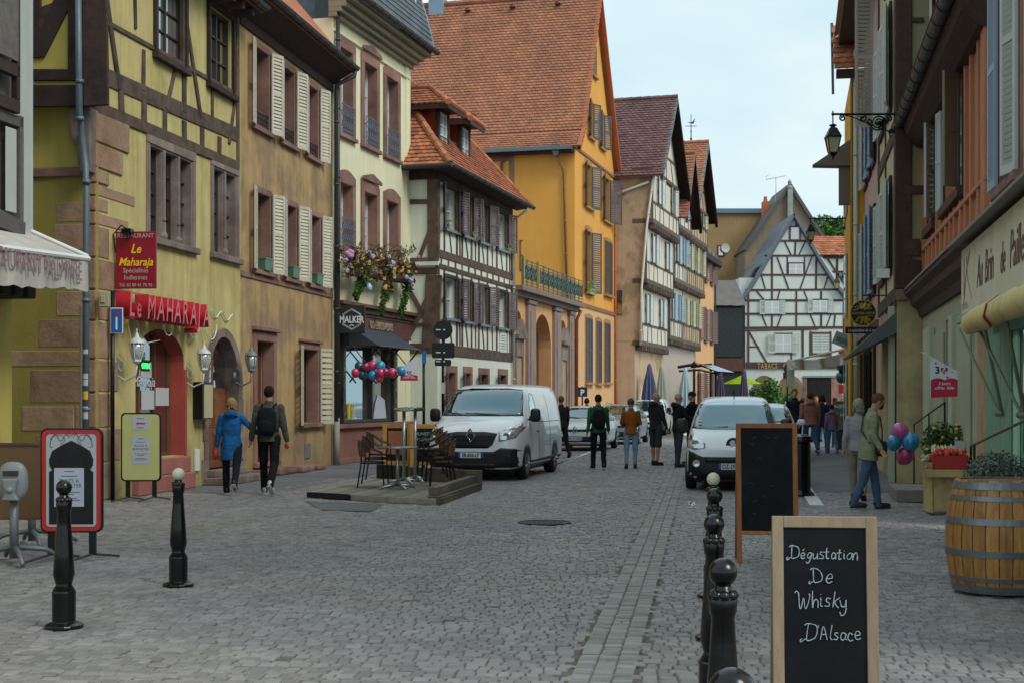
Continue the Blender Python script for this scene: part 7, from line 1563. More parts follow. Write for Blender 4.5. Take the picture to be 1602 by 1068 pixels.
# ================================================================ bollards
BP=[(.0,0),(.15,0),(.15,.02),(.115,.035),(.09,.04),(.09,.24),(.085,.255),(.06,.29),(.07,.32),(.082,.36),(.072,.5),(.056,.68),(.05,.78),(.058,.8),(.062,.84),(.05,.87),(.035,.885),(.035,.9)]
bkm=mat('black_bollard_paint','#060607',.22,var=.1,bump=.05,bscale=30,coat=.15,spec=.4);ivp=plain('ivory_ball','#c4c2ad',.4)
BP=[(r*.87,z)for r,z in BP]
def bollard(loc,label,ball,sc_=1.):
 B=thing('bollard',label,'bollard',loc,0,'cast iron street bollards',sc_);mb=MB();mb.lathe([p for p in BP if p[1]<.26],n=20);mb.build('base',bkm,B,smooth=False,bevel=.004)
 mb=MB();mb.lathe([p for p in BP if p[1]>.25],n=8 if False else 16);mb.build('shaft',bkm,B,smooth=True)
 mb=MB();
 for k in range(8):q=k*math.pi/4;mb.sphere((.036*math.cos(q),.036*math.sin(q),.86),.022,8,6)
 mb.build('collar',bkm,B,smooth=True);mb=MB();mb.sphere((0,0,.945),.053,20,12);mb.build('ball',ball,B,smooth=True);return B
b0=bollard(G(100,981),'black ball topped bollard in front of the red framed menu stand',bkm,1.075);b1=bollard(G(279,916),'black bollard with ivory white ball standing alone on the left',ivp,1.05)
for k,(px,pt,lb,bl)in enumerate(((1145,1038,'nearest black bollard, only its ball shows at the bottom picture edge',bkm),(1131,869,'second bollard of the right row, tall glossy black beside the near chalkboard',bkm),(1117,801,'third bollard of the right row with a glossy black ball',bkm),(1118,761,'fourth bollard of the right row, black ball just below the ivory one',bkm),(1116,737,'furthest bollard of the right row with an ivory ball',ivp))):
 d=(H-1.05)*F/(pt-YH);bollard(at(px,d),lb,bl,1.045)
 # litter bin behind the board
p=at(1250,24.6);lb=thing('litter_bin','black cylindrical litter bin standing just behind the tall chalkboard','litter bin',p);mb=MB();mb.lathe([(.26,0),(.27,.03),(.2,.1),(.2,.9),(.17,.92)],n=20);mb.build('body',bkm,lb,smooth=False);mb=MB();mb.lathe([(.24,.92),(.25,.95),(.23,1.02),(.1,1.06)],n=20);mb.build('lid',bkm,lb)
# ================================================================ chalkboards
def stroke_text(par,strokes,m,y,r=.0035):
 mb=MB()
 for s in strokes:
 # smooth the stroke
  P=[Vector((a,0,b))for a,b in s];Q_=[]
  if len(P)>2:
   for i in range(len(P)-1):
    p0,p1,p2,p3=P[max(i-1,0)],P[i],P[i+1],P[min(i+2,len(P)-1)]
    for t in(0,.25,.5,.75):Q_.append(.5*((2*p1)+(-p0+p2)*t+(2*p0-5*p1+4*p2-p3)*t*t+(-p0+3*p1-3*p2+p3)*t**3))
   Q_.append(P[-1])
  else:Q_=P
  mb.tube([(v.x,y,v.z)for v in Q_],[r*(.85+.5*noise.noise(v*60+Vector((par.name.__len__(),0,0))))for v in Q_],4)
 return mb.build('chalk_writing',m,par)
chalk=plain('chalk','#9fabb2',.95);
GL={'D':[[(.1,1),(.12,.1),(.3,0),(.62,.15),(.7,.5),(.55,.9),(.1,1.02),(-.12,.9)],[(-.15,.1),(-.25,.0),(-.2,-.12),(-.05,.0),(.15,.12)]],'e':[[(.02,.25),(.35,.3),(.3,.5),(.12,.48),(.03,.22),(.15,0),(.4,.1)]],'é':[[(.02,.25),(.35,.3),(.3,.5),(.12,.48),(.03,.22),(.15,0),(.4,.1)],[(.15,.68),(.32,.85)]],'g':[[(.35,.45),(.15,.5),(.03,.25),(.18,.03),(.36,.3),(.38,.5),(.34,-.2),(.15,-.4),(.0,-.25)]],'u':[[(.03,.48),(.05,.1),(.2,.0),(.35,.2),(.37,.5),(.38,.05),(.45,.02)]],'s':[[(.32,.45),(.12,.48),(.1,.32),(.3,.2),(.25,.02),(.02,.05)]],'t':[[(.15,.85),(.13,.2),(.2,.0),(.35,.08)],[(-.02,.5),(.35,.55)]],'a':[[(.35,.42),(.15,.5),(.03,.22),(.15,.0),(.33,.2),(.37,.48),(.36,.1),(.45,.02)]],'i':[[(.08,.5),(.08,.08),(.18,.02)],[(.08,.7),(.09,.74)]],'o':[[(.2,.5),(.03,.3),(.12,.02),(.33,.1),(.36,.38),(.2,.5)]],'n':[[(.03,.5),(.05,.0),(.08,.35),(.25,.5),(.34,.35),(.35,.0)]],'W':[[(-.1,.9),(.0,1.02),(.12,.85),(.15,.1),(.25,.0),(.42,.6),(.5,.05),(.62,.0),(.8,.6),(.78,.9)]],'h':[[(.05,.95),(.05,.0),(.1,.35),(.27,.48),(.33,.3),(.34,.0)]],'k':[[(.05,.9),(.05,.0)],[(.35,.55),(.1,.28),(.38,.0)]],'y':[[(.03,.45),(.1,.12),(.3,.15),(.36,.48),(.33,-.2),(.12,-.42),(.0,-.2)]],'A':[[(.0,.0),(.28,.95),(.5,.0)],[(.08,.35),(.45,.4)]],'l':[[(.08,.9),(.06,.15),(.18,.0)]],'p':[[(.05,.5),(.05,-.35)],[(.05,.4),(.28,.52),(.36,.28),(.22,.05),(.06,.1)]],'c':[[(.33,.42),(.15,.5),(.03,.25),(.15,.0),(.36,.08)]],"'":[[(.1,.95),(.06,.75)]]}
def write(word,x,z,h):
 out=[];
 for ch in word:
  k_=random.uniform(.88,1.14);dz=random.uniform(-.06,.06)*h;sl_=random.uniform(-.05,.22)
  for s in GL[ch]:out.append([(x+(a+b*sl_)*h*k_+random.uniform(-.02,.02)*h,z+dz+b*h*k_+random.uniform(-.02,.02)*h)for a,b in s])
  x+=h*{'D':.82,'W':.92,'A':.6,'i':.26,'l':.25,"'":.2}.get(ch,.47)
 return out
def a_board(label,loc,rot,w,h,legh,frm,frw,tilt=8):
 B=thing('chalkboard',label,'chalkboard',loc,rot);t=math.radians(tilt);Mf=Matrix.Translation((0,-.0,0))@Matrix.Rotation(-t,4,'X')
 for M,nm in((Matrix.Translation((0,-math.sin(t)*h,0))@Matrix.Rotation(-t,4,'X'),'front_frame'),(Matrix.Translation((0,math.sin(t)*h,0))@Matrix.Rotation(t,4,'X'),'rear_frame')):
  f=frw;mb=MB();mb.box(-w/2,-w/2+f,-.015,.015,0,h);st1=mb.build('stile',frm,B,M=M,bevel=.003);mb=MB();mb.box(w/2-f,w/2,-.015,.015,0,h);mb.build('stile',frm,B,M=M,bevel=.003)
  mb=MB();mb.box(-w/2+f,w/2-f,-.015,.015,h-f,h);mb.build('top_rail',frm,B,M=M,bevel=.003);mb=MB();mb.box(-w/2+f,w/2-f,-.015,.015,legh,legh+f*.8);mb.build('bottom_rail',frm,B,M=M,bevel=.003)
  mb=MB();mb.box(-w/2+f,w/2-f,-.004,.004,legh+f*.8,h-f);bd=mb.build('board',mat('slate_board','#0a0d11',.6,spec=.2,var=.3,scale=2.5,col2='#171c22',patch=.6,pscale=2.2,bump=.02),B,M=M)
  if nm=='front_frame':FM=M;bo=bd
 return B,FM,bo
dA_=6.9;pa=at(1289,dA_)
okf=wood('limed_oak','#937f66',rough=.65,stretch=(5,5,.6),bump=.3,var=.2);w_=.5
NB,FM,bd=a_board('nearest chalkboard in pale oak frame with tasting notice in white chalk',(pa.x,pa.y,0),math.radians(-6),.5,1.09,.1,okf,.054,6)
st_=write('Dégustation',-.165,.885,.061)+write('De',-.06,.775,.075)+write('Whisky',-.135,.655,.078)+write("D'Alsace",-.1,.5,.072)
o=stroke_text(bd,[[(a,b)for a,b in s]for s in st_],chalk,-.0095,.0028);o.matrix_local=FM
pf=at(1199,14.6);orf=wood('orange_wood','#9a5f33',rough=.55,stretch=(5,5,.6),bump=.2)
FB2,FM,bd=a_board('tall empty chalkboard in orange wood frame before the small van',(pf.x,pf.y,0),math.radians(-5),.62,1.42,.28,orf,.05,7)
fa=plain('faint_chalk','#3d464c',.9);o=stroke_text(bd,[[(x_+i*.012,z+random.uniform(-.02,.02))for i in range(5)]for z,x_ in((1.28,-.15),(1.28,-.02),(1.22,-.18),(1.27,.08),(1.05,-.1),(.8,-.18),(.79,.02),(.62,-.15),(.5,-.16),(.48,.12),(.68,-.05))],fa,-.0095,.003);o.matrix_local=FM
# ================================================================ terrace with table and stacked chairs
A,B_,C_,D_=[Vector((v.x,v.y))for v in(at(481,24.0),at(682,22.3),at(749,26.2),at(588,28.2))]
DK=thing('terrace_deck','low weathered plank terrace standing on the cobbles before the white van','deck',(0,0,0));wdk=wood('weathered_plank','#827e70',rough=.9,bump=.4);wdd=wood('dark_sleeper','#5c5348',rough=.9,col2='#83796a')
n=19
for i in range(n):
 a0,a1=A+(B_-A)*(i/n),A+(B_-A)*((i+.93)/n);b0,b1=D_+(C_-D_)*(i/n),D_+(C_-D_)*((i+.93)/n);mb=MB();mb.prismz([a0,a1,b1,b0],.07,.1+random.uniform(0,.006));mb.build('plank',wdk,DK)
def edge(p,q,z0,z1,w,m,nm,par=DK):
 d=(q-p).normalized();nn=Vector((-d.y,d.x))*w/2;mb=MB();mb.prismz([p-nn,q-nn,q+nn,p+nn],z0,z1);return mb.build(nm,m,par,bevel=.006)
edge(A+(B_-A)*.36,B_,.0,.1,.04,wdk,'front_edge');edge(A,A+(B_-A)*.35,.01,.1,.05,plain('black_rubber','#1a1a1b',.7),'rubber_edge');edge(B_+Vector((.03,0)),C_+Vector((.03,0)),0,.1,.06,wdd,'side_edge')
u=(C_-B_).normalized();edge(B_+u*.35-Vector((.12,0)),C_-Vector((.12,0)),.13,.26,.14,wdd,'sleeper');edge(B_+u*.1-Vector((.06,0)),C_+u*.1-Vector((.02,0)),.102,.128,.18,wdd,'base_board');edge(C_+Vector((-.25,.02)),C_+Vector((.05,-.05)),.1,.36,.16,wdd,'corner_block')
edge(D_+(C_-D_)*.02,D_+(C_-D_)*.32,.1,.38,.08,plain('dark_board','#2c2724',.85),'rear_board');edge(D_+(C_-D_)*.36,C_-Vector((.2,0)),.1,.36,.08,wdd,'rear_board')
alm=metal('brushed_aluminium','#a9adb0',.35,metal=.9)
def table(loc,h,r,label,tilt=0,k=0):
 T_=thing('bistro_table',label,'table',loc);mb=MB();mb.tube([(0,0,.05),(0,0,h-.03)],.032,12);mb.build('pole',alm,T_,smooth=True);mb=MB()
 for a in range(4):q=a*math.pi/2+.5;mb.tube([(0,0,.09),(.33*math.cos(q),.33*math.sin(q),.035)],[.035,.02],6);mb.sphere((.34*math.cos(q),.34*math.sin(q),.02),.022,8,6)
 mb.build('foot',alm,T_,smooth=True);mb=MB();mb.lathe([(0,-.02),(r-.02,-.02),(r,-.012),(r,.008),(r-.01,.012),(0,.012)],n=36);o=mb.build('table_top',metal('table_steel','#9ea5a9',.25,metal=.9),T_,loc=(0,0,h),rot=(math.radians(tilt),0,0));return T_
zt=.1;p=at(622,24.7);table((p.x,p.y,zt),.73,.36,'round aluminium bistro table standing on the plank terrace')
p=at(632,26.4);table((p.x,p.y,zt),1.38,.19,'tall thin folded table with small raised top, left of the pair',8);p=at(643,27.0);table((p.x+.08,p.y,zt),1.38,.2,'tall thin folded table with small raised top, right of the pair',-8)
frm=plain('black_chair_tube','#1c1917',.4);wv_=wood('brown_wicker','#6a4a35',rough=.7,bscale=90)
def mk_chair(label,loc,rot,group):
 C1=thing('bistro_chair',label,'chair',loc,rot,group)
 mb=MB();mb.lathe([(0,-.012),(.2,-.012),(.215,0),(.2,.012),(0,.012)],(0,0,.45),16);mb.build('seat',wv_,C1)
 mb=MB();pts=[]
 for i in range(9):q=math.radians(-62+i*15.5);pts.append((.235*math.sin(q),.21*math.cos(q)+.02))
 vs=[(x,y,.55)for x,y in pts]+[(x*1.02,y*1.12,.8)for x,y in pts];mb.add(vs,[(i,i+1,10+i,9+i)for i in range(8)]);mb.add([(x,y+.012,z)for x,y,z in vs],[(9+i,10+i,i+1,i)for i in range(8)]);mb.build('backrest',wv_,C1)
 for sx in(-1,1):
  mb=MB();mb.tube([(sx*.2,-.2,0),(sx*.2,-.17,.45),(sx*.24,-.16,.62),(sx*.26,.0,.68),(sx*.24,.14,.78),(sx*.1,.25,.83),(0,.262,.84)],.013,6);mb.build('arm_frame',frm,C1,smooth=True)
  mb=MB();mb.tube([(sx*.19,.27,0),(sx*.17,.2,.45),(sx*.19,.22,.8)],.013,6);mb.build('rear_leg',frm,C1,smooth=True)
 mb=MB();mb.tube([(-.2,-.18,.22),(.2,-.18,.22)],.009,5);mb.tube([(-.2,.235,.22),(.2,.235,.22)],.009,5);mb.tube([(.215*math.cos(q),.215*math.sin(q),.435)for q in[i*.3927 for i in range(17)]],.012,6);mb.build('frame',frm,C1,smooth=True);return C1
ch0=None
for(px,d,rt,lb,n_)in((583,25.2,95,'left stack',3),(690,25.6,-85,'right stack',4)):
 for k in range(n_):
  p=at(px,d);r_=math.radians(rt);fw=Vector((math.sin(r_),-math.cos(r_)))*.075*k;loc=(p.x+fw.x,p.y+fw.y,zt+.075*k);lab=f"black wicker bistro chair, {['bottom', 'second from bottom', 'third from bottom', 'top'][k] if k < n_-1 else 'topmost'} of the {lb} by the round table"
  if ch0 is None:ch0=mk_chair(lab,loc,r_,'stacked bistro chairs on the terrace')
  else:dup(ch0,loc,r_,lab)
  # wooden poster boards behind the tables
for px,d,lab,tx in((621,30.0,'orange framed board with brown poster behind the tall folded tables',None),(664,29.6,'orange framed chalkboard lettered MUNSTER FERMIER beside the van',('MUNSTER','FERMIER'))):
 p=at(px,d);Bo,FM_,bd=a_board(lab,(p.x,p.y,0),.05,.6,1.15,.3,wood('amber_wood','#a87a35',rough=.6,stretch=(5,5,.6),bump=.2),.09,5)
 if tx:
  for i,t in enumerate(tx):text(t,.09,chalk,bd,FM_@Matrix.Translation((0,-.008,.92-i*.12)),.002)
 else:
  mb=MB();mb.box(-.18,.18,-.012,-.006,.5,1.0);mb.build('poster',mat('brown_poster','#8a5138',.7,var=.3,scale=12),bd,M=FM_)
  # ================================================================ menu stands
def menu_stand(px0,px1,pt,pb,d,label,red):
 w=(px1-px0)/F*d;z0,z1=zz(pb,d),zz(pt,d);p=at((px0+px1)/2,d);S_=thing('menu_stand',label,'menu stand',(p.x,p.y,0),math.radians(3));r=.06
 mb=MB();mb.prism(rrect(-w/2,w/2,z0,z1,.07,5),-.03,.03);mb.build('case',M_['iron'],S_,bevel=.006)
 a=.018 if red else .025
 mb=MB();mb.prism(rrect(-w/2+a,w/2-a,z0+a,z1-a,.06,5),-.036,-.031);mb.build('panel',plain('red_border','#b3201f',.4)if red else plain('pale_yellow_panel','#b7b97a',.45),S_)
 if red:
  a=.062;mb=MB();mb.prism(rrect(-w/2+a,w/2-a,z0+a,z1-a,.04,4),-.041,-.0365);mb.build('inner_panel',plain('grey_white_panel','#a9adb0',.5),S_)
  W_=w/2-a-.03;zb_=z0+a+.025;Hh=z1-z0;n=12;half=[(W_,zb_),(W_,zb_+Hh*.5),(W_*.86,zb_+Hh*.52),(W_*.98,zb_+Hh*.56),(W_,zb_+Hh*.62),(W_*.86,zb_+Hh*.7),(W_*.45,zb_+Hh*.755),(.0,zb_+Hh*.8)]
  mb=MB();mb.prism(half+[(-x,z)for x,z in half[-2::-1]],-.045,-.0415);mb.build('arch_emblem',plain('black_print','#060607',.7),S_)
  tq=plain('teal_print','#2d5f5b',.6);mb=MB();zc=zb_+Hh*.83
  for s in(-1,1):
   mb.tube([(s*(.02+.19*t/14),-.044,zc+.035*math.sin(t*.75))for t in range(15)],.0035,3);mb.tube([(s*(.13+.065*math.cos(q)),-.044,zc-.02+.05*math.sin(q))for q in[i*.4 for i in range(12)]],.003,3);mb.tube([(s*.2,-.044,zc),(s*.215,-.044,zc-.09),(s*.19,-.044,zc-.1)],.004,3)
  mb.tube([(0,-.044,zc+.02),(.045,-.044,zc+.05),(0,-.044,zc+.085),(-.045,-.044,zc+.05),(0,-.044,zc+.02)],.003,3);mb.build('scroll_ornament',tq,S_)
 sheet=plain('sheet_paper','#adb4c0',.7);gi=plain('grey_print','#4a4d55',.8)
 sheets=[(-.17,.13,z0+.25*(z1-z0),z0+.62*(z1-z0))]if red else[(-.14,.14,z0+.25*(z1-z0),z0+.66*(z1-z0)),(-.14,.12,z0+.75*(z1-z0),z0+.94*(z1-z0))]
 yf=-.0465 if red else-.0375
 for k,(a,b,c,e)in enumerate(sheets):
  mb=MB();mb.box(a,b,yf-.002,yf,c,e);sh=mb.build('sheet',sheet,S_);cx_=(a+b)/2
  if k==0:
   text('PLATS A',.055,gi,sh,Matrix.Translation((cx_,yf-.003,c+(e-c)*.62)),.0005);text('EMPORTER',.052,gi,sh,Matrix.Translation((cx_,yf-.003,c+(e-c)*.5)),.0005)
   for i,zf in enumerate((.9,.78,.36,.31,.2,.15)):mb=MB();wl_=.05+.03*(i%3);mb.box(cx_-wl_,cx_+wl_,yf-.003,yf-.0022,c+(e-c)*zf,c+(e-c)*zf+.008);mb.build('printed_line',gi,sh)
  else:
   mb=MB();mb.prism([(-.07+cx_,(c+e)/2),(-.03+cx_,(c+e)/2+.03),(-.03+cx_,(c+e)/2+.012),(.08+cx_,(c+e)/2+.012),(.08+cx_,(c+e)/2-.012),(-.03+cx_,(c+e)/2-.012),(-.03+cx_,(c+e)/2-.03)],yf-.004,yf-.0022);mb.build('arrow',plain('arrow_red','#a81f38',.5),sh)
   for zf in(.85,.15):mb=MB();mb.box(cx_-.06,cx_+.06,yf-.003,yf-.0022,c+(e-c)*zf,c+(e-c)*zf+.01);mb.build('printed_line',gi,sh)
 for s in(-1,1):
  mb=MB();mb.box(s*w*.33-.035,s*w*.33+.035,-.02,.02,.06,z0);mb.build('leg',M_['iron'],S_);mb=MB();mb.tube([(s*w*.33-.2,-.3,.015),(s*w*.33,0,.07),(s*w*.33+.2,.3,.015)],.014,6);mb.build('foot',metal('worn_steel','#5c5d5e',.4),S_)
menu_stand(65,161,669,832,14.6,'red bordered menu stand with black arch and takeaway notice, nearest the camera',True);menu_stand(190,252,645,752,23.2,'pale yellow menu stand with two notices before the restaurant window',False)
# windbreak panel and parasol bases at left edge
d=15.3;p=at(20,d);WB=thing('windbreak_panel','brown windbreak panel standing at the left picture edge','panel',(p.x,p.y,0));mb=MB();mb.box(-1.2,.3,-.015,.015,zz(810,d),zz(696,d));mb.build('board',mat('tan_brown_board','#6b4e32',.7,var=.08),WB);mb=MB();mb.box(-1.2,.3,-.03,.03,zz(696,d),zz(692,d));mb.box(-1.2,.3,-.03,.03,zz(812,d),zz(809,d));mb.build('rail',M_['timber'],WB)
for k in range(2):mb=MB();mb.tube([(-.1+k*.2-.3,0,zz(810,d)),(-.1+k*.2-.28,.1,0)],.012,5);mb.build('leg',alm,WB)
gpl=plain('grey_plastic','#82878a',.5,coat=.2)
def parasol_base(px,d,lab,head):
 p=at(px,d);S_=thing('parasol_stand',lab,'parasol stand',(p.x,p.y,0));mb=MB();mb.tube([(0,0,.05),(0,0,zz(775,d))],.045,12);mb.build('pole',metal('stand_grey','#73787c',.5,metal=.4),S_,smooth=True)
 for k in range(4):
  q=k*math.pi/2+.5;mb=MB();mb.tube([(.04*math.cos(q),.04*math.sin(q),.16),(.3*math.cos(q),.3*math.sin(q),.13),(.5*math.cos(q),.5*math.sin(q),.03)],[.03,.03,.025],6);mb.build('foot',MATS['stand_grey'],S_,smooth=True)
 if head:
  c=zz(752,d);mb=MB();mb.sphere((0,-.03,c),(.155,.07,.2),18,12,e=.8);mb.build('housing',gpl,S_,smooth=True)
  mb=MB();mb.box(-.075,.075,-.115,-.09,c+.06,c+.11);mb.build('handle_slot',mat('slot_brown','#3b3028',.8),S_);mb=MB();mb.prism([(-.08,c+.03),(.08,c+.03),(.05,c-.12),(.09,c-.19),(-.09,c-.19),(-.05,c-.12)],-.14,-.05);mb.build('crank_cover',gpl,S_,bevel=.012);mb=MB();mb.sphere((0,-.14,c-.08),(.04,.03,.035),10,6);mb.build('knob',gpl,S_,smooth=True)
parasol_base(22,14.4,'grey parasol stand with bulky crank housing in front of the brown panel',True);parasol_base(50,16.2,'bare grey parasol stand behind the brown panel and red menu stand',False)
# ================================================================ barrel with plants
bc=at(1566,12.25);BA=thing('wine_barrel','large oak wine barrel with grey steel hoops used as a table at right','barrel',(bc.x,bc.y,0));stv=wood('barrel_oak','#b07d42',rough=.5,stretch=(6,6,.7),bump=.25,tint=.25,objrand=.14,col2='#8f5c2c',pscale=2);hb=.95
def br(z):t=(z/hb-.47)*2;return .462-.075*t*t
ns=26
for k in range(ns):
 a0,a1=2*math.pi*k/ns+.008,2*math.pi*(k+1)/ns-.008;mb=MB();zs_=[hb*i/8 for i in range(9)];am=(a0+a1)/2
 vs=[(br(z)*math.cos(a),br(z)*math.sin(a),z+.02)for z in zs_ for a in(a0,am,a1)]+[((br(z)-.03)*math.cos(a),(br(z)-.03)*math.sin(a),z+.02)for z in zs_ for a in(a0,am,a1)]
 fs=[(i*3+j,i*3+j+1,i*3+j+4,i*3+j+3)for i in range(8)for j in(0,1)]+[(27+24+j,27+24+j+1,24+j+1,24+j)[::1]for j in(0,1)]+[(27+i*3+j+1,27+i*3+j,27+i*3+j+3,27+i*3+j+4)for i in range(8)for j in(0,1)];mb.add(vs,fs);mb.build('stave',stv,BA,smooth=False)
mb=MB();mb.lathe([(br(.88)-.025,.88),(0,.88)],n=26);mb.build('barrel_head',stv,BA)
hoopm=metal('galvanised_hoop','#777d82',.45,metal=.6,var=.2)
for z0,z1 in((.895,.955),(.8,.84),(.6,.655),(.33,.385),(.12,.155),(.02,.085)):
 mb=MB();mb.lathe([(br(z0-.02)+.001,z0),(br(z0-.02)+.006,z0),(br(z1-.02)+.006,z1),(br(z1-.02)+.001,z1)],n=40);mb.build('hoop',hoopm,BA,smooth=False)
def plant(label,loc,nm,n,r,s,h,m,cat='potted plant',pot=None,fl=None,nf=0,potr=.14,poth=.22,squash=.8):
 P_=thing(nm,label,cat,loc);mb=MB();leaves(mb,(0,0,poth+h*.5),(r,r,h*.5),n,s);mb.build('leaves',m,P_)
 mb=MB()
 for k in range(9):q=k*.7;mb.tube([(0,0,poth*.7),(r*.4*math.cos(q),r*.4*math.sin(q),poth+h*.3),(r*.75*math.cos(q+.3),r*.75*math.sin(q+.3),poth+h*.7)],.004+.02*r*.3,4)
 mb.build('stems',M_['timber'],P_)
 if pot:mb=MB();mb.lathe([(0,0),(potr*.75,0),(potr,poth),(potr*.9,poth),(potr*.85,poth*.85),(0,poth*.85)],n=16);mb.build('pot',pot,P_)
 if fl:
  for k in range(nf):mb=MB();q=random.uniform(0,6.3);rr_=r*random.uniform(.3,1);mb.sphere((rr_*math.cos(q),-abs(rr_*math.sin(q)),poth+h*random.uniform(.3,.95)),(.03,.03,.025),7,5);mb.build('flower',fl,P_)
 return P_
olv=mat('olive_leaves','#5b6b5a',.7,var=.35,tint=.4,bump=0);dgl=mat('dark_leaves','#3c5a2a',.7,var=.4,tint=.45,bump=0);pk=mat('pink_terracotta','#a5766a',.85,var=.15)
plant('bushy grey green olive plant in a pink pot just behind the barrel',tuple(at(1560,13.6,.0)),'olive_plant',2600,.33,.022,.55,olv,pot=pk,potr=.22,poth=.62)
plant('smaller grey leafed shrub in a tall pot at the right edge behind the barrel',tuple(at(1592,13.0,.0)),'olive_plant',1200,.25,.02,.35,olv,pot=pk,potr=.2,poth=.6)
for a in range(3):p=at(1578+a*9,12.5,.93);mb=MB();mb.sphere(tuple(p),.03,8,6);tag(mb.build('red_tomato',plain('tomato_red','#b3281d',.35),None,smooth=True),['red tomato on the barrel rim below the olive plant, leftmost','middle red tomato of three on the barrel rim','rightmost red tomato of three on the barrel rim'][a],'tomato')
# ================================================================ fruit stand
fp=at(1487,20.6);fw=.8;FS_=thing('fruit_stand','pale pine market stand with sloping tray beside the shop steps','market stand',(fp.x,fp.y,0),math.radians(-6));pin=wood('pale_pine','#b39a6c',rough=.7,stretch=(1,1,1),bump=.15)
for x0,x1 in((-.33,-.29),(.3,.34),(-.02,.02)):mb=MB();mb.box(x0,x1,-.22,.3,.03,.56);mb.build('side_board',pin,FS_,bevel=.004)
mb=MB();mb.box(-.28,.29,-.2,-.18,.05,.56);mb.build('front_board',pin,FS_,bevel=.004)
mb=MB();mb.hexa([(-.4,-.34,.56),(.4,-.34,.56),(.4,.4,.66),(-.4,.4,.66),(-.4,-.34,.58),(.4,-.34,.58),(.4,.4,.68),(-.4,.4,.68)]);mb.build('tray',pin,FS_)
for a in((-.4,.4,-.36,-.34,.55,.66),):mb=MB();mb.box(*a);mb.build('tray_board',pin,FS_,bevel=.004)
for s in(-1,1):mb=MB();mb.hexa([(s*.41-.01,-.36,.55),(s*.41+.01,-.36,.55),(s*.41+.01,.4,.64),(s*.41-.01,.4,.64),(s*.41-.01,-.36,.7),(s*.41+.01,-.36,.7),(s*.41+.01,.4,.8),(s*.41-.01,.4,.8)]);mb.build('tray_side',pin,FS_)
cr_r=plain('red_crate_card','#a62a22',.6)
def crate(label,x,y,z,w,dp,h,m,rot=0):
 p=FS_.location+Vector((x,y,z));Cc=thing('crate',label,'crate',p,math.radians(-6)+rot,'crates on the fruit stand')
 for a in((-w/2,w/2,-dp/2,-dp/2+.012,0,h),(-w/2,w/2,dp/2-.012,dp/2,0,h),(-w/2,-w/2+.012,-dp/2,dp/2,0,h),(w/2-.012,w/2,-dp/2,dp/2,0,h)):mb=MB();mb.box(*a);mb.build('side',m,Cc)
 mb=MB();mb.box(-w/2,w/2,-dp/2,dp/2,0,.012);mb.build('bottom',m,Cc);return Cc,p
c1,pc=crate('red cardboard crate full of tomatoes at the front of the stand',-.08,-.17,.66,.48,.3,.2,cr_r)
c2,p2=crate('dark blue crate of lemons to the right of the tomatoes',.27,-.14,.66,.2,.26,.12,plain('navy_card','#1f2747',.6));mb=MB();mb.box(-.05,.05,-.134,-.131,.03,.1);mb.build('label_card',plain('sheet_paper','#adb4c0'),c2)
c3,p3_=crate('small pale crate of white mushrooms at the left end of the stand',-.36,-.05,.66,.14,.3,.1,pin)
c4,p4_=crate('slatted crate of white asparagus behind the tomatoes',.0,.18,.76,.5,.28,.1,pin)
def fruit(nm,lab,cat,grp,m,n,c,w,dp,z,r):
 me_=None
 for i in range(n):
  x,y=random.uniform(-w/2,w/2),random.uniform(-dp/2,dp/2);mb=MB()
  if me_ is None:mb.sphere((0,0,0),(r,r,r*.88),8,6);o=mb.build(nm,m,None,smooth=True);me_=o.data
  else:o=link(nm,me_)
  o.location=c+Vector((x,y,z+random.uniform(0,.075)));tag(o,lab,cat,grp)
fruit('tomato','red tomato in the red crate on the fruit stand','tomato','tomatoes in the red crate',mat('tomato_red2','#c23a1e',.3,var=.2,objrand=.2),60,pc,.4,.26,.2,.038);fruit('lemon','yellow lemon in the dark blue crate on the fruit stand','lemon','lemons in the blue crate',plain('lemon','#c9b52c',.5),14,p2,.15,.2,.13,.032);fruit('mushroom','white mushroom in the small pale crate','mushroom','mushrooms in the crate',plain('mushroom','#b5a588',.7),16,p3_,.1,.24,.1,.024)
asm=None
for i in range(44):
 if asm is None:mb=MB();mb.tube([(0,-.13,0),(0,.1,.02),(0,.14,.03)],[.014,.014,.006],6);o=mb.build('asparagus',plain('white_asparagus','#c2b68e',.6),None,smooth=True);asm=o.data
 else:o=link('asparagus',asm)
 o.location=p4_+Vector((random.uniform(-.2,.2),random.uniform(-.04,.04),.11+random.uniform(0,.06)));o.rotation_euler=(.35,0,random.uniform(-.5,.1));tag(o,'white asparagus spear in the slatted crate on the fruit stand','asparagus','asparagus in the crate')
mb=MB();mb.box(-.07,.07,-.004,.004,0,.18);o=mb.build('price_card',plain('sheet_paper','#adb4c0'),None,loc=p4_+Vector((.17,-.05,.12)),rot=(-.25,.1,0));tag(o,'white price card leaning on the asparagus','card')
yf_=plain('yellow_flower','#cfc04a',.7)
plant('large bushy plant with yellow roses behind the fruit stand, left',tuple(at(1474,21.7,.55)),'flower_pot',1300,.32,.034,.62,dgl,pot=pk,fl=yf_,nf=18,poth=.15);plant('bushy plant with pale yellow flowers behind the fruit stand, right',tuple(at(1512,21.3,.55)),'flower_pot',1000,.26,.03,.6,dgl,pot=pk,fl=yf_,nf=22,poth=.15)
for k_ in range(2):mb=MB();p=at((1474,1512)[k_],(21.7,21.3)[k_]);mb.box(-.2,.2,-.15,.15,0,.55);tag(mb.build('flower_crate',wood('grey_crate','#77705f'),None,loc=(p.x,p.y,0)),('upturned crate holding the left yellow rose pot','upturned crate holding the right flower pot')[k_],'crate')
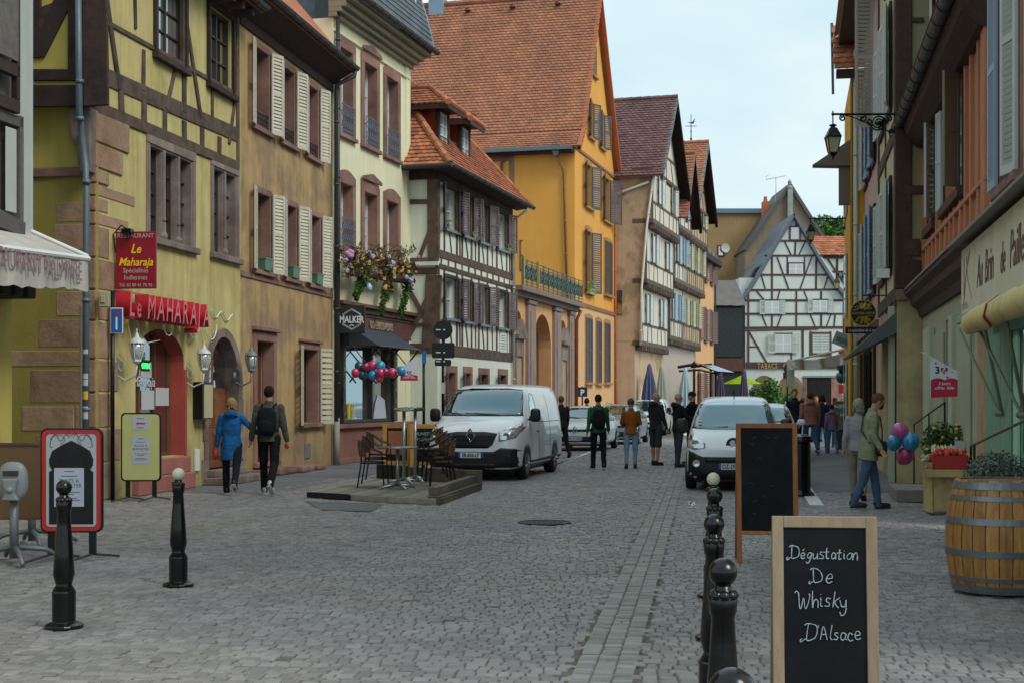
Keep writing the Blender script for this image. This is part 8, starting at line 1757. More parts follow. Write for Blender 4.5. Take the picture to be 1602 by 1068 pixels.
# steps and hand rails
st1=thing('shop_step','grey stone entrance step beside the ochre wall','step',(0,0,0));mb=MB();q0=G(1432,785);mb.box(-.3,.9,0,1.6,0,.2);mb.build('tread',mat('step_stone','#85827a',.9,var=.15,bump=.4),st1,M=Matrix.Translation((q0.x,q0.y,0))@Matrix.Rotation(-.19,4,'Z'),bevel=.01)
HR=thing('handrail','thin black iron handrail rising to the grey green doorway','handrail',(0,0,0));mb=MB();ra=at(1430,25.5,zz(663,25.5));rb2=at(1478,24.0,zz(629,24.0));mb.tube([tuple(ra),tuple(rb2),tuple(rb2+Vector((.35,0,0)))],.014,6);mb.tube([tuple(ra),(ra.x,ra.y,0)],.014,6);m_=(ra+rb2)/2;mb.tube([tuple(m_),(m_.x,m_.y,.2)],.014,6);mb.tube([tuple(rb2),(rb2.x,rb2.y,.2)],.014,6);mb.build('rail',M_['iron'],HR)
HR2=thing('handrail','thin black handrail in front of the shop glass at the right edge','handrail',(0,0,0));mb=MB();ra=at(1519,15.4,zz(697,15.4));rb2=at(1610,12.9,zz(654,12.9));mb.tube([tuple(ra),tuple(rb2)],.014,6);mb.tube([tuple(ra),(ra.x,ra.y,0)],.014,6);r3_=ra+(rb2-ra)*.07;mb.tube([tuple(r3_),(r3_.x,r3_.y,0)],.014,6);mb.build('rail',M_['iron'],HR2)
# ================================================================ balloons and flags
bp_={'pink':mat('pink_balloon','#c25a9c',.25,var=.03,bump=0,coat=.6),'blue':mat('blue_balloon','#2a86b5',.25,var=.03,bump=0,coat=.6),'mag':mat('magenta_balloon','#b53a74',.25,var=.03,bump=0,coat=.6),'teal':mat('teal_balloon','#0f4a5c',.25,var=.03,bump=0,coat=.6),'dred':mat('dark_pink_balloon','#8f1f3e',.25,var=.03,bump=0,coat=.6),'hot':mat('hot_pink_balloon','#c43566',.25,var=.03,bump=0,coat=.6)}
def bunch(label,d,lst,anchor=None,grp='bunches of balloons'):
 c=at(sum(a[0]for a in lst)/len(lst),d,zz(sum(a[1]for a in lst)/len(lst),d));Bn=thing('balloon_bunch',label,'balloons',c,0,grp)
 for i,(px,py,r,col)in enumerate(lst):
  dd=d+random.uniform(-.08,.08);p=at(px,dd,zz(py,dd))-c;r=r/F*d;mb=MB();mb.sphere((0,0,0),(r*.95,r*.95,r*1.08),18,12);mb.lathe([(.012,-r*1.06),(.02,-r*1.12),(.004,-r*1.0)][::-1],n=6);mb.build('balloon',bp_[col],Bn,smooth=True,loc=p,rot=(random.uniform(-.5,.5),random.uniform(-.5,.5),0))
 mb=MB();a=Vector(anchor)-c if anchor else Vector((0,.1,-.5))
 for(px,py,r,col)in lst[:3]:p=at(px,d,zz(py,d))-c;mb.tube([tuple(p),tuple(a)],.002,3)
 mb.build('string',M_['white_p'],Bn)
bunch('pink and blue balloon bunch tied to the rail beside the man in green',22.3,[(1408,675,14,'pink'),(1425,690,14.5,'blue'),(1398,692,12,'blue'),(1402,692,9,'hot'),(1416,712,14.5,'mag')],at(1432,22.6,1.0))
bunch('long row of pink, teal and blue balloons under the shop awning',36.2,[(556,583,7,'hot'),(562,573,7.5,'teal'),(567,586,8,'teal'),(572,574,7,'dred'),(582,572,8,'hot'),(583,586,8,'blue'),(595,572,8,'blue'),(596,583,7.5,'hot'),(603,582,6.5,'dred'),(594,592,6,'hot'),(614,583,8,'hot'),(628,580,7.5,'blue')],at(590,36.6,zz(560,36.6)))
bunch('dark teal balloons with one crimson one hanging far up the right pavement',47,[(1317,572,9,'teal'),(1316,590,9,'teal'),(1330,597,9,'teal'),(1326,582,7,'dred'),(1334,578,7,'teal')])
def flag(label,pts,d,s=1.):
 P_=[at(a,d,zz(b,d))for a,b in pts];c=P_[0];Fg=thing('shop_flag',label,'flag',c,0,'festival flags on the shops');Q_=[(p-c)for p in P_];wf,rf=plain('flag_white','#c9d2dc',.7),plain('flag_red','#b01c3f',.7)
 W=Q_[1].x;zt0,zt1,zb_=0,Q_[1].z,Q_[2].z;mb=MB();mb.prism([(0,Q_[3].z),(W,zb_),(W,zt1),(0,0)],-.004,.004);mb.build('cloth',wf,Fg)
 hgt=-zb_;zm=zb_+hgt*.42;pl=[(.01,Q_[3].z+.003),(W-.01,zb_+.003),(W-.01,zm)]+[(W*(1-i/10)*.98+.01,zm+hgt*.05*abs(math.sin(i/10*2*math.pi)))for i in range(1,10)]+[(.01,zm)];mb=MB();mb.prism(pl,-.008,-.0045);mb.build('red_field',rf,Fg)
 text('3',W*.34,ink,Fg,Matrix.Translation((W*.26,-.006,zm+hgt*.17)),.001,0,.004*s);k=W*.13;hc=(W*.5,zm+hgt*.24)
 for(cx_,cz,kk)in((hc[0],hc[1],k),(W*.2,zm+hgt*.42,k*.3),(W*.62,zm+hgt*.03+.02,k*.35),(W*.78,zm+hgt*.2,k*.2)):mb=MB();mb.prism([(cx_,cz-kk),(cx_+kk,cz+.1*kk),(cx_+kk*.9,cz+.7*kk),(cx_+kk*.4,cz+.85*kk),(cx_,cz+.45*kk),(cx_-kk*.4,cz+.85*kk),(cx_-kk*.9,cz+.7*kk),(cx_-kk,cz+.1*kk)],-.008,-.0045);mb.build('heart',rf,Fg)
 text('C',k*1.3,wf,Fg,Matrix.Translation((hc[0],-.0095,hc[1]-k*.45)),.001,0,.003*s)
 text('3 jours',W*.15,wf,Fg,Matrix.Translation((W*.5,-.0095,zm-hgt*.12)),.001,.2,.001);text('offres  folie',W*.15,wf,Fg,Matrix.Translation((W*.5,-.0095,zm-hgt*.23)),.001,.2,.001)
 mb=MB();dv=Vector((W,0,zt1)).normalized();mb.tube([tuple(-dv*.15),(W+.0,0,zt1)]if zt1<0 else[(-.02,0,0),tuple(Vector((W,0,zt1))+dv*.1)],.009,5);mb.build('pole',M_['white_p'],Fg)
flag('white and crimson festival flag lettered 3 jours on the grey green house at right',[(1455,558),(1499,582),(1499,620),(1459,622)],20.5);flag('small white and crimson festival flag beside the row of shop balloons',[(626,576),(654,557),(650,595),(627,595)],36.8)
# ================================================================ flower garland over the shop
FG=thing('flower_garland','window box garland of dried flowers, ribbons and three hanging ivy strands over the shop','flower garland',(0,0,0));ya=-.38
def g3(px,py,y=ya):x,z=f3(px,py,y);p=f3.o+f3.u*x+f3.n*y;return Vector((p.x,p.y,z))
mb=MB()
for cx_,y0,y1,w in((563,416,468,13),(602,418,494,11),(633,420,497,12)):
 for i in range(26):t=i/25;c=g3(cx_+w*.4*math.sin(t*5),y0+(y1-y0)*t);leaves(mb,c,((w*(1.05-.75*t))/F*37*random.uniform(.8,1.35),)*3,62,.042)
mb.build('ivy_leaves',mat('ivy','#3f6429',.7,var=.4,tint=.6,bump=0),FG)
mb=MB()
for i in range(70):c=g3(random.uniform(538,648),random.uniform(392,434)-4);leaves(mb,c,(.18,.18,.15),34,.05)
mb.build('dried_leaves',mat('dried_leaves','#7b6a4c',.85,var=.4,tint=.5,bump=0),FG)
for i in range(46):
 a,b=g3(random.uniform(536,640),random.uniform(405,430)),None;d_=Vector((random.gauss(0,.35),random.gauss(0,.2),random.uniform(.1,.5)));mb=MB();mb.tube([tuple(a),tuple(a+d_*.5+Vector((.03,0,.03))),tuple(a+d_)],.008,4);mb.build('twig',M_['timber_d'],FG)
rib=mat('gold_ribbon','#cda35e',.7,var=.2,objrand=.15)
for px,py in((560,412),(575,428),(572,403),(600,408),(596,430),(612,428),(622,418),(634,420),(645,416),(608,446),(586,400),(549,400)):
 for s in(-1,0,1):
  mb=MB();c=g3(px+s*2.5,py,ya-.12);vs=[];
  for i in range(6):t=i/5;w=.022+.025*math.sin(t*3);off=Vector((s*.07*t,-.05*math.sin(t*6+s),.1-.3*t*(1 if s else .5)));vs+=[tuple(c+off+Vector((-w,0,0))),tuple(c+off+Vector((w,.03*math.cos(t*4),0)))]
  mb.add(vs,[(2*i,2*i+1,2*i+3,2*i+2)for i in range(5)]+[(2*i+2,2*i+3,2*i+1,2*i)for i in range(5)]);mb.build('ribbon',rib,FG,smooth=True)
fm_={'l':mat('lilac_flower','#b98cb5',.8,var=.2),'w':mat('white_lilac','#b5b3cc',.8)}
for px,py,r,c_ in((547,396,.17,'l'),(541,408,.09,'l'),(578,396,.08,'w'),(583,402,.09,'w'),(608,402,.08,'w'),(615,412,.1,'w'),(636,434,.09,'w'),(643,438,.1,'w'),(645,445,.07,'w'),(655,402,.06,'l'),(543,424,.07,'w'),(612,417,.07,'l')):
 c=g3(px,py,ya-.2);mb=MB()
 for i in range(12):v=Vector((random.gauss(0,1),random.gauss(0,1),random.gauss(0,1))).normalized()*r*.5;mb.sphere(tuple(c+v),r*.4,7,5)
 mb.build('flower',fm_[c_],FG,smooth=True)
mb=MB();a,b=g3(546,425),g3(645,440);mb.tube([tuple(a),tuple(b)],.11,8);mb.build('trough',M_['timber_d'],FG)
c=g3(577,450);JR=thing('glass_jar','small pale blue jar hanging below the flower garland','jar',c);mb=MB();mb.lathe([(.0,-.1),(.085,-.1),(.09,.04),(.05,.08),(.05,.11)],n=12);mb.build('jar_body',plain('jar_blue','#9ec3cc',.3),JR,smooth=True);mb=MB();mb.tube([(0,0,.1),(0,0,.5)],.006,4);mb.build('wire',M_['iron'],JR)
# ================================================================ traffic signs seen from behind
d=34.5;p=at(693,d);TS=thing('traffic_sign','black pole with round and rectangular road signs seen from behind','traffic sign',(p.x,p.y,0));bks=metal('sign_back','#17181a',.5,metal=.2)
mb=MB();mb.tube([(0,.05,0),(0,.05,zz(500,d))],.038,8);mb.build('pole',M_['iron'],TS,smooth=True)
mb=MB();mb.lathe([(.235,-.01),(.235,.01)],(0,0,zz(516.5,d)),26,axis='y');mb.build('round_plate',bks,TS)
for a,b,c_,e in((-.27,.28,536,560),(-.2,.2,562,572)):mb=MB();mb.prism(rrect(a,b,zz(e,d),zz(c_,d),.04),-.01,.01);mb.build('plate',bks,TS)
for zc in(zz(516,d),zz(551,d),zz(565,d)):
 mb=MB();mb.box(-.17,-.06,-.014,-.011,zc-.012,zc+.012);mb.box(.01,.05,-.014,-.011,zc-.015,zc+.015);mb.build('sticker',M_['white_p'],TS)
mb=MB();mb.box(-.04,.04,-.0,.01,zz(615,d),zz(598,d));mb.build('sticker',plain('paper','#b9bdc0'),TS)
d=34.;p=at(663,d);BS_=thing('street_name_post','slim black post with a small blue plate left of the road signs','sign',(p.x,p.y,0));mb=MB();mb.tube([(0,0,0),(0,0,zz(548,d))],.035,8);mb.build('pole',M_['iron'],BS_,smooth=True);mb=MB();mb.box(-.04,.06,-.05,-.04,zz(569,d),zz(549,d));mb.build('plate',plain('sign_blue','#1f5fae'),BS_)
d=57;p=at(911,d);PS=thing('parking_sign','small square dark blue parking sign on a thin post before the orange house','sign',(p.x,p.y,0));mb=MB();mb.tube([(0,.03,0),(0,.03,zz(604,d))],.03,6);mb.build('pole',M_['iron'],PS);mb=MB();mb.box(-.2,.2,-.02,.0,zz(620,d),zz(605,d));mb.build('plate',plain('navy_sign','#142a4a',.5),PS);text('P',.32,M_['white_p'],PS,Matrix.Translation((0,-.024,zz(617.5,d))),.002,0,.01)
# ================================================================ parasols, pergola, shrubs
def closed_parasol(px,pt,d,w,m,lab):
 p=at(px,d);h=zz(pt,d);P_=thing('folded_parasol',lab,'parasol',(p.x,p.y,0),0,'folded cafe parasols');mb=MB();n=20;vs=[];prof=[(.03,h),(.1,h-.12),(.12,h-.3),(w*.62,h-.9),(w*.85,h-1.6),(w,.75)]
 for r,z in prof:
  for j in range(n):q=2*math.pi*j/n;rr_=r*(1+.22*(1 if j%2 else-1)*min(1,(h-z)));vs.append((rr_*math.cos(q),rr_*math.sin(q),z))
 mb.add(vs,[(i*n+j,(i+1)*n+j,(i+1)*n+(j+1)%n,i*n+(j+1)%n)for i in range(len(prof)-1)for j in range(n)]+[tuple(range(n))]);mb.build('canopy',m,P_);mb=MB();mb.tube([(0,0,0),(0,0,.9)],.03,8);mb.lathe([(.3,0),(.3,.06),(.05,.1)],n=14);mb.build('pole',M_['white_p'],P_)
pb,pg,pwt,pp_=plain('slate_blue_canvas','#4d5676',.9),plain('sage_canvas','#8f9a8c',.9),plain('white_canvas','#9fb4bc',.9),plain('purple_canvas','#4a4560',.9)
closed_parasol(1016,568,68,.38,pb,'slate blue folded parasol, leftmost of the cafe parasols');closed_parasol(1035,572,70,.3,pg,'sage green folded parasol beside the slate blue one');closed_parasol(1072,574,66,.34,pwt,'pale white folded parasol in front of the black pergola');closed_parasol(1127,580,78,.3,pp_,'purple folded parasol inside the pergola end');closed_parasol(1164,577,72,.26,pp_,'dark purple folded parasol in front of the lime parasol')
d=80;p=at(1161,d);GP=thing('open_parasol','open lime green parasol over the cafe tables at the street end','parasol',(p.x,p.y,0));ht,hbm,rp_=zz(586,d),zz(600,d),31/F*d;mb=MB();vs=[(0,0,ht)]+[(rp_*math.cos(k*math.pi/4),rp_*math.sin(k*math.pi/4),hbm)for k in range(8)];mb.add(vs,[(0,1+k,1+(k+1)%8)for k in range(8)]+[(0,1+(k+1)%8,1+k)for k in range(8)]);mb.build('canopy',plain('lime_canvas','#b4cf1e',.8),GP);mb=MB();mb.tube([(0,0,0),(0,0,ht)],.03,6);mb.build('pole',M_['iron'],GP)
d=76;PG=thing('cafe_pergola','black steel cafe pergola with white awning slung to its right side','pergola',at(1100,d));o=PG.location
def q_(px,py,dd=d):return tuple(at(px,dd,zz(py,dd))-o)
mb=MB()
for px in(1086,1112,1120):mb.tube([q_(px,576),(q_(px,576)[0],0,0)],.07,6)
mb.build('post',M_['iron'],PG);mb=MB();mb.tube([q_(1060,574),q_(1084,570),q_(1098,571),q_(1128,581)],.09,6);mb.tube([q_(1062,580,72),q_(1095,578,72),q_(1124,585,72)],.06,6);mb.tube([q_(1084,570),q_(1086,566),q_(1092,571)],.1,6);mb.build('beam',M_['iron'],PG)
mb=MB();a=[q_(1094,570,80),q_(1118,571,80),q_(1149,582,70),q_(1122,580,70)];mb.add(a,[(0,1,2,3),(3,2,1,0)]);a=[q_(1066,571,84),q_(1114,568,84),q_(1114,572,84),q_(1066,577,84)];mb.add(a,[(0,1,2,3),(3,2,1,0)]);mb.build('canvas',plain('blue_white_canvas','#9db2c4',.8),PG)
shm=mat('laurel_leaves','#3f6a28',.7,var=.4,tint=.5,bump=0)
for px,d,r,h,lab in((1211,88,1.05,2.9,'round green laurel shrub in front of the left shop arch'),(1180,90,.7,2.5,'narrower green shrub half behind the purple parasol'),(1236,92,.5,2.2,'small low shrub right of the round laurel')):
 p=at(px,d);S_=thing('shrub',lab,'shrub',(p.x,p.y,0));mb=MB()
 for k in range(9):leaves(mb,(random.uniform(-.5,.5)*r,random.uniform(-.4,.4)*r,h*random.uniform(.45,.8)),(r*.6,r*.6,h*.28),260,.1)
 mb.build('leaves',shm,S_);mb=MB();mb.tube([(0,0,.4),(0,0,h*.7)],.05,5);mb.lathe([(.3,0),(.4,.5),(0,.45)],n=10);mb.build('pot_and_stem',M_['timber_d'],S_)
p=at(1232,66);MS_=thing('traffic_light_back','black double signal head seen from behind over the crowd','signal',(p.x,p.y,0));mb=MB();mb.tube([(0,0,0),(0,0,zz(575,66))],.05,6);mb.build('pole',M_['iron'],MS_);mb=MB();mb.box(-.2,.2,-.05,.05,zz(592,66),zz(582,66));mb.build('plate',bks,MS_);mb=MB();mb.lathe([(.2,-.02),(.2,.02)],(0,-.05,zz(577,66)),14,axis='y');mb.build('round_plate',bks,MS_)
# big menu board and bicycle by the crowd
p=at(1320,49.5);Bo,FM_,bd=a_board('green chalkboard lettered AUJOURD HUI standing in the crowd on the right',(p.x,p.y,0),0,.78,1.62,.1,wood('brown_frame','#5d3b26'),.04,4);bd.data.materials[0]=mat('green_board','#27352f',.7,var=.2)
for i,t in enumerate(('AUJOURD','HUI')):text(t,.16,chalk,bd,FM_@Matrix.Translation((0,-.008,1.38-i*.3)),.002)
p=at(1334,46.5);BK=thing('bicycle','black bicycle parked beside the green chalkboard','bicycle',(p.x,p.y,0),math.radians(-62));
for x in(-.52,.52):
 mb=MB();mb.lathe([(.3,-.015),(.335,-.018),(.35,0),(.335,.018),(.3,.015)],(x,0,.35),24,axis='y');w_=mb.build('wheel',rub,BK);mb=MB()
 for k in range(10):q=k*.628;mb.tube([(x,0,.35),(x+.31*math.cos(q),0,.35+.31*math.sin(q))],.003,3)
 mb.build('spokes',alm,w_)
mb=MB();[mb.tube(a,.016,6)for a in([(-.52,0,.35),(-.1,0,.3),(.36,0,.75),(.4,0,.9)],[(-.1,0,.3),(-.22,0,.85)],[(-.2,0,.78),(.36,0,.82)],[(-.52,0,.35),(-.2,0,.78)],[(.52,0,.35),(.38,0,.85)])];mb.build('frame',M_['iron'],BK);mb=MB();mb.tube([(.38,-.26,1.02),(.42,-.1,1.0),(.42,.1,1.0),(.38,.26,1.02)],.013,6);mb.tube([(.4,0,.88),(.42,0,1.0)],.013,6);mb.build('handlebar',alm,BK);mb=MB();mb.sphere((-.24,0,.9),(.14,.07,.035),10,6);mb.build('saddle',rub,BK,smooth=True)
# ================================================================ people
skin=mat('skin','#b5856c',.55,var=.08,scale=12,bump=.05,spec=.4);shoe_b=plain('dark_shoe','#1c1b1c',.6);shoe_w=plain('white_shoe','#b8b9b6',.6)
def cloth(n,c,**k):k.setdefault('var',.14);k.setdefault('scale',9);k.setdefault('bump',.35);k.setdefault('bscale',26);return mat(n,c,.9,spec=.25,**k)
def cap_(mb,p0,p1,r0,r1):mb.tube([p0,p1],[r0,r1],10);mb.sphere(tuple(p0),r0,10,6);mb.sphere(tuple(p1),r1,10,6)
def ellip(mb,rings,n=16):
 vs=[(cx_+rx*math.cos(2*math.pi*j/n),cy+ry*math.sin(2*math.pi*j/n),z)for z,rx,ry,cx_,cy in rings for j in range(n)];k=len(rings)
 mb.add(vs,[(i*n+j,i*n+(j+1)%n,(i+1)*n+(j+1)%n,(i+1)*n+j)for i in range(k-1)for j in range(n)]+[tuple(range(n-1,-1,-1)),tuple((k-1)*n+j for j in range(n))])
def remesh(mb,name,m,par,vox,wr=.0,seed=0,ws=7):
 me=bpy.data.meshes.new('tmp');me.from_pydata(mb.v,[],mb.f);o=bpy.data.objects.new('tmp',me)
 r=o.modifiers.new('r','REMESH');r.mode='VOXEL';r.voxel_size=vox;s=o.modifiers.new('s','SMOOTH');s.factor=.5;s.iterations=2
 m2=evaluated(o);m2.name=name
 if wr:
  for v in m2.vertices:n_=noise.noise(v.co*ws+Vector((seed,0,0)))+.6*noise.noise(Vector((v.co.x*ws*1.5,v.co.y*ws*1.5,v.co.z*ws*3+seed)));v.co+=v.normal*wr*n_
 m2.materials.clear();m2.materials.append(m);m2.polygons.foreach_set('use_smooth',[True]*len(m2.polygons));return link(name,m2,par)
def person(label,px,d,h,face,top,bot,legs=((18,5),(-14,20)),arms=((-10,8,15),(12,8,15)),hair='#3a2a20',long=0,shoes=None,vox=.02,jl=.0,o={},lean=0,hd=0,hpitch=0,female=False,wide=1.,z=0.):
 p=at(px,d)if not isinstance(px,tuple)else at(*px);P=thing('person',label,'person',(p.x,p.y,z),math.radians(face));s=h/1.75;P.scale=(s,s,s);sd=random.random()*50
 R=math.radians;hw=.1;J=[]
 for sx,(a,b)in zip((-1,1),legs):
  hp=Vector((sx*hw,0,0));k=hp+Vector((sx*.01,.43*math.sin(R(a)),-.43*math.cos(R(a))));an=k+Vector((0,.42*math.sin(R(a-b)),-.42*math.cos(R(a-b))));J.append([hp,k,an,a-b])
 zr_=.075-min(j[2].z for j in J);root=Vector((0,0,zr_))
 for j in J:j[0],j[1],j[2]=j[0]+root,j[1]+root,j[2]+root
 zl=Matrix.Rotation(R(-lean),4,'X');T0=Matrix.Translation(root)@zl
 tv=lambda x,y,z_:T0@Vector((x,y,z_))
 sw=.185*wide*(.92 if female else 1);A_=[]
 for sx,(a,c,b)in zip((-1,1),arms):
  sh_=tv(sx*sw,0,.5);up=Vector((sx*math.sin(R(c)),math.sin(R(a))*math.cos(R(c)),-math.cos(R(a))*math.cos(R(c))));inn=o.get('inward',0)
  fo=Vector((sx*math.sin(R(c-inn)),math.sin(R(a+b)),-math.cos(R(a+b)))).normalized();e=sh_+up*.29;w=e+fo*.25;A_.append((sh_,e,w,fo,up))
 B=MB();hc=tv(0,.015,.72)+Vector((0,.1*math.sin(R(hpitch)),-.02*abs(math.sin(R(hpitch)))))
 HM=Matrix.Translation(hc)@Matrix.Rotation(R(hd),4,'Z')@Matrix.Rotation(-R(hpitch),4,'X');hv=lambda x,y,z_:tuple(HM@Vector((x,y,z_)))
 def sph(v,r,M=HM,tgt=None,nu=14,nv=10):q=MB();q.sphere((0,0,0),r,nu,nv);q.xf(M@Matrix.Translation(v));(tgt or B).add(q.v,q.f)
 sph((0,-.01,.02),(.074,.093,.098));sph((0,.02,-.045),(.058,.068,.07));sph((0,.092,-.012),(.014,.022,.02));sph((0,.07,-.06),(.03,.022,.03))
 for sx in(-1,1):sph((sx*.076,-.005,-.005),(.012,.022,.032));sph((sx*.03,.078,.028),(.02,.012,.01))
 cap_(B,tv(0,-.005,.5),HM@Vector((0,-.015,-.05)),.058,.054)
 ellip(B,[(-.05,.13,.09,0,0),(.15,.12,.085,0,0),(.45,.15,.09,0,0),(.52,.1,.07,0,0)])if False else None
 cap_(B,root,tv(0,0,.46),.08,.08)
 for hp,k,an,sa in J:cap_(B,hp,k,.07 if o.get('shorts')else .05,.05 if o.get('shorts')else .036);cap_(B,k,an,.05 if o.get('shorts')else .034,.034);[cap_(B,k+(an-k)*.25+Vector((0,-.015,0)),k+(an-k)*.5,.056,.045)for _ in(1,)if o.get('shorts')]
 for(sh_,e,w,fo,up),sx in zip(A_,(-1,1)):
  cap_(B,sh_,e,.04,.032);cap_(B,e,w,.032,.026);side=Vector((0,1,0)).cross(fo);side=side.normalized()if side.length>.1 else Vector((1,0,0));fw=fo.cross(side).normalized()
  pc=w+fo*.05;cap_(B,w,pc,.026,.03);cap_(B,pc-fw*.018,pc+fw*.018+fo*.02,.022,.022)
  for i,ln in enumerate((.06,.072,.068,.05)):f0=pc+fo*.025+fw*(.027-.018*i);f1=f0+fo*ln*.55+side*sx*-.006;cap_(B,f0,f1,.0095,.009);cap_(B,f1,f1+fo*ln*.35-side*sx*.022,.009,.008)
  th=pc+fw*.03;cap_(B,th,th+fo*.035+fw*.018,.011,.01)
 remesh(B,'body',skin,P,min(vox,.013)if vox<.018 else vox*.75)
 # trousers or shorts
 T_=MB();sht=o.get('shorts');bw=.135 if female else .125
 q=MB();q.sphere((0,0,0),(.155*wide,.115,.13),16,10);q.xf(Matrix.Translation(root+Vector((0,-.005,.03))));T_.add(q.v,q.f)
 for hp,k,an,sa in J:
  kk=k if not sht else hp+(k-hp)*.98;cap_(T_,hp,kk,.098,.072 if not sht else .088)
  if not sht:cap_(T_,k,an+(an-k)*.05,.07 if not o.get('slim')else .06,.06 if not o.get('slim')else .048)
 remesh(T_,'shorts' if sht else 'trousers',bot,P,vox,.009,sd,9)
 # jacket
 C_=MB();n=18;hem=-.06-jl;w0=.165*wide*(1.05 if jl>.1 else 1)
 rg=[(hem,w0*1.1,.15),(.0,w0*1.02,.142),(.15,w0*(.9 if female else .97),.115),(.3,.175*wide*(.95 if female else 1),.12),(.42,sw*1.0,.118),(.5,sw*.86,.1),(.55,sw*.5,.075),(.57,.06,.058)]
 if jl>.3:rg=[(hem,w0*1.2,.17)]+rg[1:]
 q=MB();ellip(q,[(z_,a,b,0,0)for z_,a,b in rg],n);q.xf(T0);C_.add(q.v,q.f)
 for sh_,e,w,fo,up in A_:cap_(C_,sh_-Vector((0,0,.01)),e,.066,.056);cap_(C_,e,w-fo*.005,.056,.044)
 if o.get('hood'):q=MB();q.lathe([(.03,-.06),(.12,-.04),(.13,.02),(.1,.06)],n=14);q.xf(T0@Matrix.Translation((0,-.07,.54))@Matrix.Rotation(-.4,4,'X'));C_.add(q.v,q.f)
 elif o.get('collar',1):q=MB();q.lathe([(.07,-.02),(.074,.05),(.06,.055)],n=14);q.xf(T0@Matrix.Translation((0,0,.55)));C_.add(q.v,q.f)
 J_=remesh(C_,'jacket',top,P,vox,.011,sd+9,8)
 if o.get('quilt'):
  for v in J_.data.vertices:v.co+=v.normal*.008*abs(math.sin(v.co.z*46))
 for(hp,k,an,sa),sx in zip(J,(-1,1)):
  q=MB();q.sphere((0,.07,-.035),(.045,.125,.045),12,8,e=.75);q.sphere((0,-.02,.0),(.042,.055,.06),10,6);pit=R(min(0,sa*.9))if an.z>.12 else 0;q.xf(Matrix.Translation(an)@Matrix.Rotation(pit,4,'X')@Matrix.Rotation(-sx*.12,4,'Z'));so_=q.build('shoe',shoes or shoe_b,P,smooth=True)
  q=MB();q.box(-.04,.04,-.06,.18,-.078,-.06);q.xf(Matrix.Translation(an)@Matrix.Rotation(pit,4,'X')@Matrix.Rotation(-sx*.12,4,'Z'));q.build('sole',shoe_w if o.get('wsole')else shoe_b,so_,bevel=.006)
  # hair, cap
 if hair and not o.get('cap')and not o.get('beanie'):
  q=MB();q.sphere((0,-.018,.03),(.086,.1,.1)if not long else(.095,.11,.11),26,18);am=.006+.012*o.get('curly',0)
  q.v=[tuple(Vector(v)*(1+am*8*noise.noise(Vector(v)*(38 if o.get('curly')else 22))))for v in q.v];kf=[]
  for f,t in zip(q.f,q.t):
   c=sum((Vector(q.v[i])for i in f),Vector())/len(f)
   if not(c.y>.03-.0 and c.z<.07-.3*(c.y-.07)*0)and not(c.z<-.02 and c.y>-.03 and not long):kf.append(f)
  q.f=kf;q.t=q.t[:len(kf)]
  if long:
   for i in range(int(60*long)):a=random.uniform(2.6,6.8)+.0;q.sphere((.085*math.cos(a),-.02+.09*math.sin(a)if math.sin(a)<.3 else .0,random.uniform(-.02-.12*long,.03)),(.022,.022,.03),6,4)
  q.xf(HM);q.build('hair',cloth('hair_'+hair[1:],hair,bump=.8,bscale=60,stretch=(3,3,1)),P,smooth=True)
 if o.get('cap'):
  q=MB();q.sphere((0,-.01,.045),(.088,.104,.085),18,12);q.box(-.06,.06,.06,.16,.035,.045)if o['cap']!=1 else None;q.xf(HM);q.build('cap',cloth('cap_dark','#1b1b1e'),P,smooth=True)
 if o.get('beanie'):q=MB();q.sphere((0,-.012,.045),(.092,.105,.098),20,14);q.xf(HM);q.build('beanie',cloth('beanie_grey','#4a4d58',bscale=60,bump=.7),P,smooth=True)
 if face>60 and face<320:
  for sx in(-1,1):q=MB();q.sphere((sx*.03,.074,.012),(.011,.008,.008),8,6);q.xf(HM);e_=q.build('eye',plain('eye_white','#b5b0aa',.3),P,smooth=True);q=MB();q.sphere((sx*.03,.0805,.012),(.005,.003,.005),6,4);q.xf(HM);q.build('pupil',ink,e_)
  q=MB();q.sphere((0,.086,-.052),(.022,.008,.006),8,5);q.xf(HM);q.build('mouth',plain('lip','#8a4f48',.5),P,smooth=True)
 if o.get('backpack'):
  q=MB();q.sphere((0,0,0),(.155,.09,.23),18,14,e=.62);q.xf(T0@Matrix.Translation((0,-.17,.27)));bk=q.build('backpack',cloth('backpack_black','#16171a'),P,smooth=True);q=MB();q.sphere((0,-.08,-.08),(.11,.035,.1),12,8,e=.6);q.xf(T0@Matrix.Translation((0,-.17,.27)));q.build('front_pocket',cloth('backpack_black','#16171a'),bk,smooth=True)
  for sx in(-1,1):q=MB();q.tube([tv(sx*.08,-.11,.42),tv(sx*.1,-.1,.52),tv(sx*.11,.0,.56),tv(sx*.11,.1,.45),tv(sx*.14,.08,.25),tv(sx*.15,-.08,.12)],.016,6);q.build('strap',cloth('backpack_black','#16171a'),bk)
 return P,A_,T0,HM
near=.014
wn_=plain('bag_red','#a8322e',.6)
P,A_,T0,HM=person('woman with curly blond hair in a long blue raincoat walking away near the arched door',362,24.9,1.68,4,cloth('blue_raincoat','#1a5a92',col2='#164c7e',pscale=3),cloth('navy_trousers','#181a26'),legs=((14,4),(-20,28)),arms=((2,10,14),(8,42,45)),hair='#9c7d55',long=.5,vox=near,jl=.22,o={'hood':1,'curly':1,'wsole':1},female=True,wide=1.06)
q=MB();w=A_[0][2];q.sphere((w.x-.02,w.y,w.z-.16),(.05,.07,.1),10,8);q.build('paper_bag',wn_,P,smooth=True)
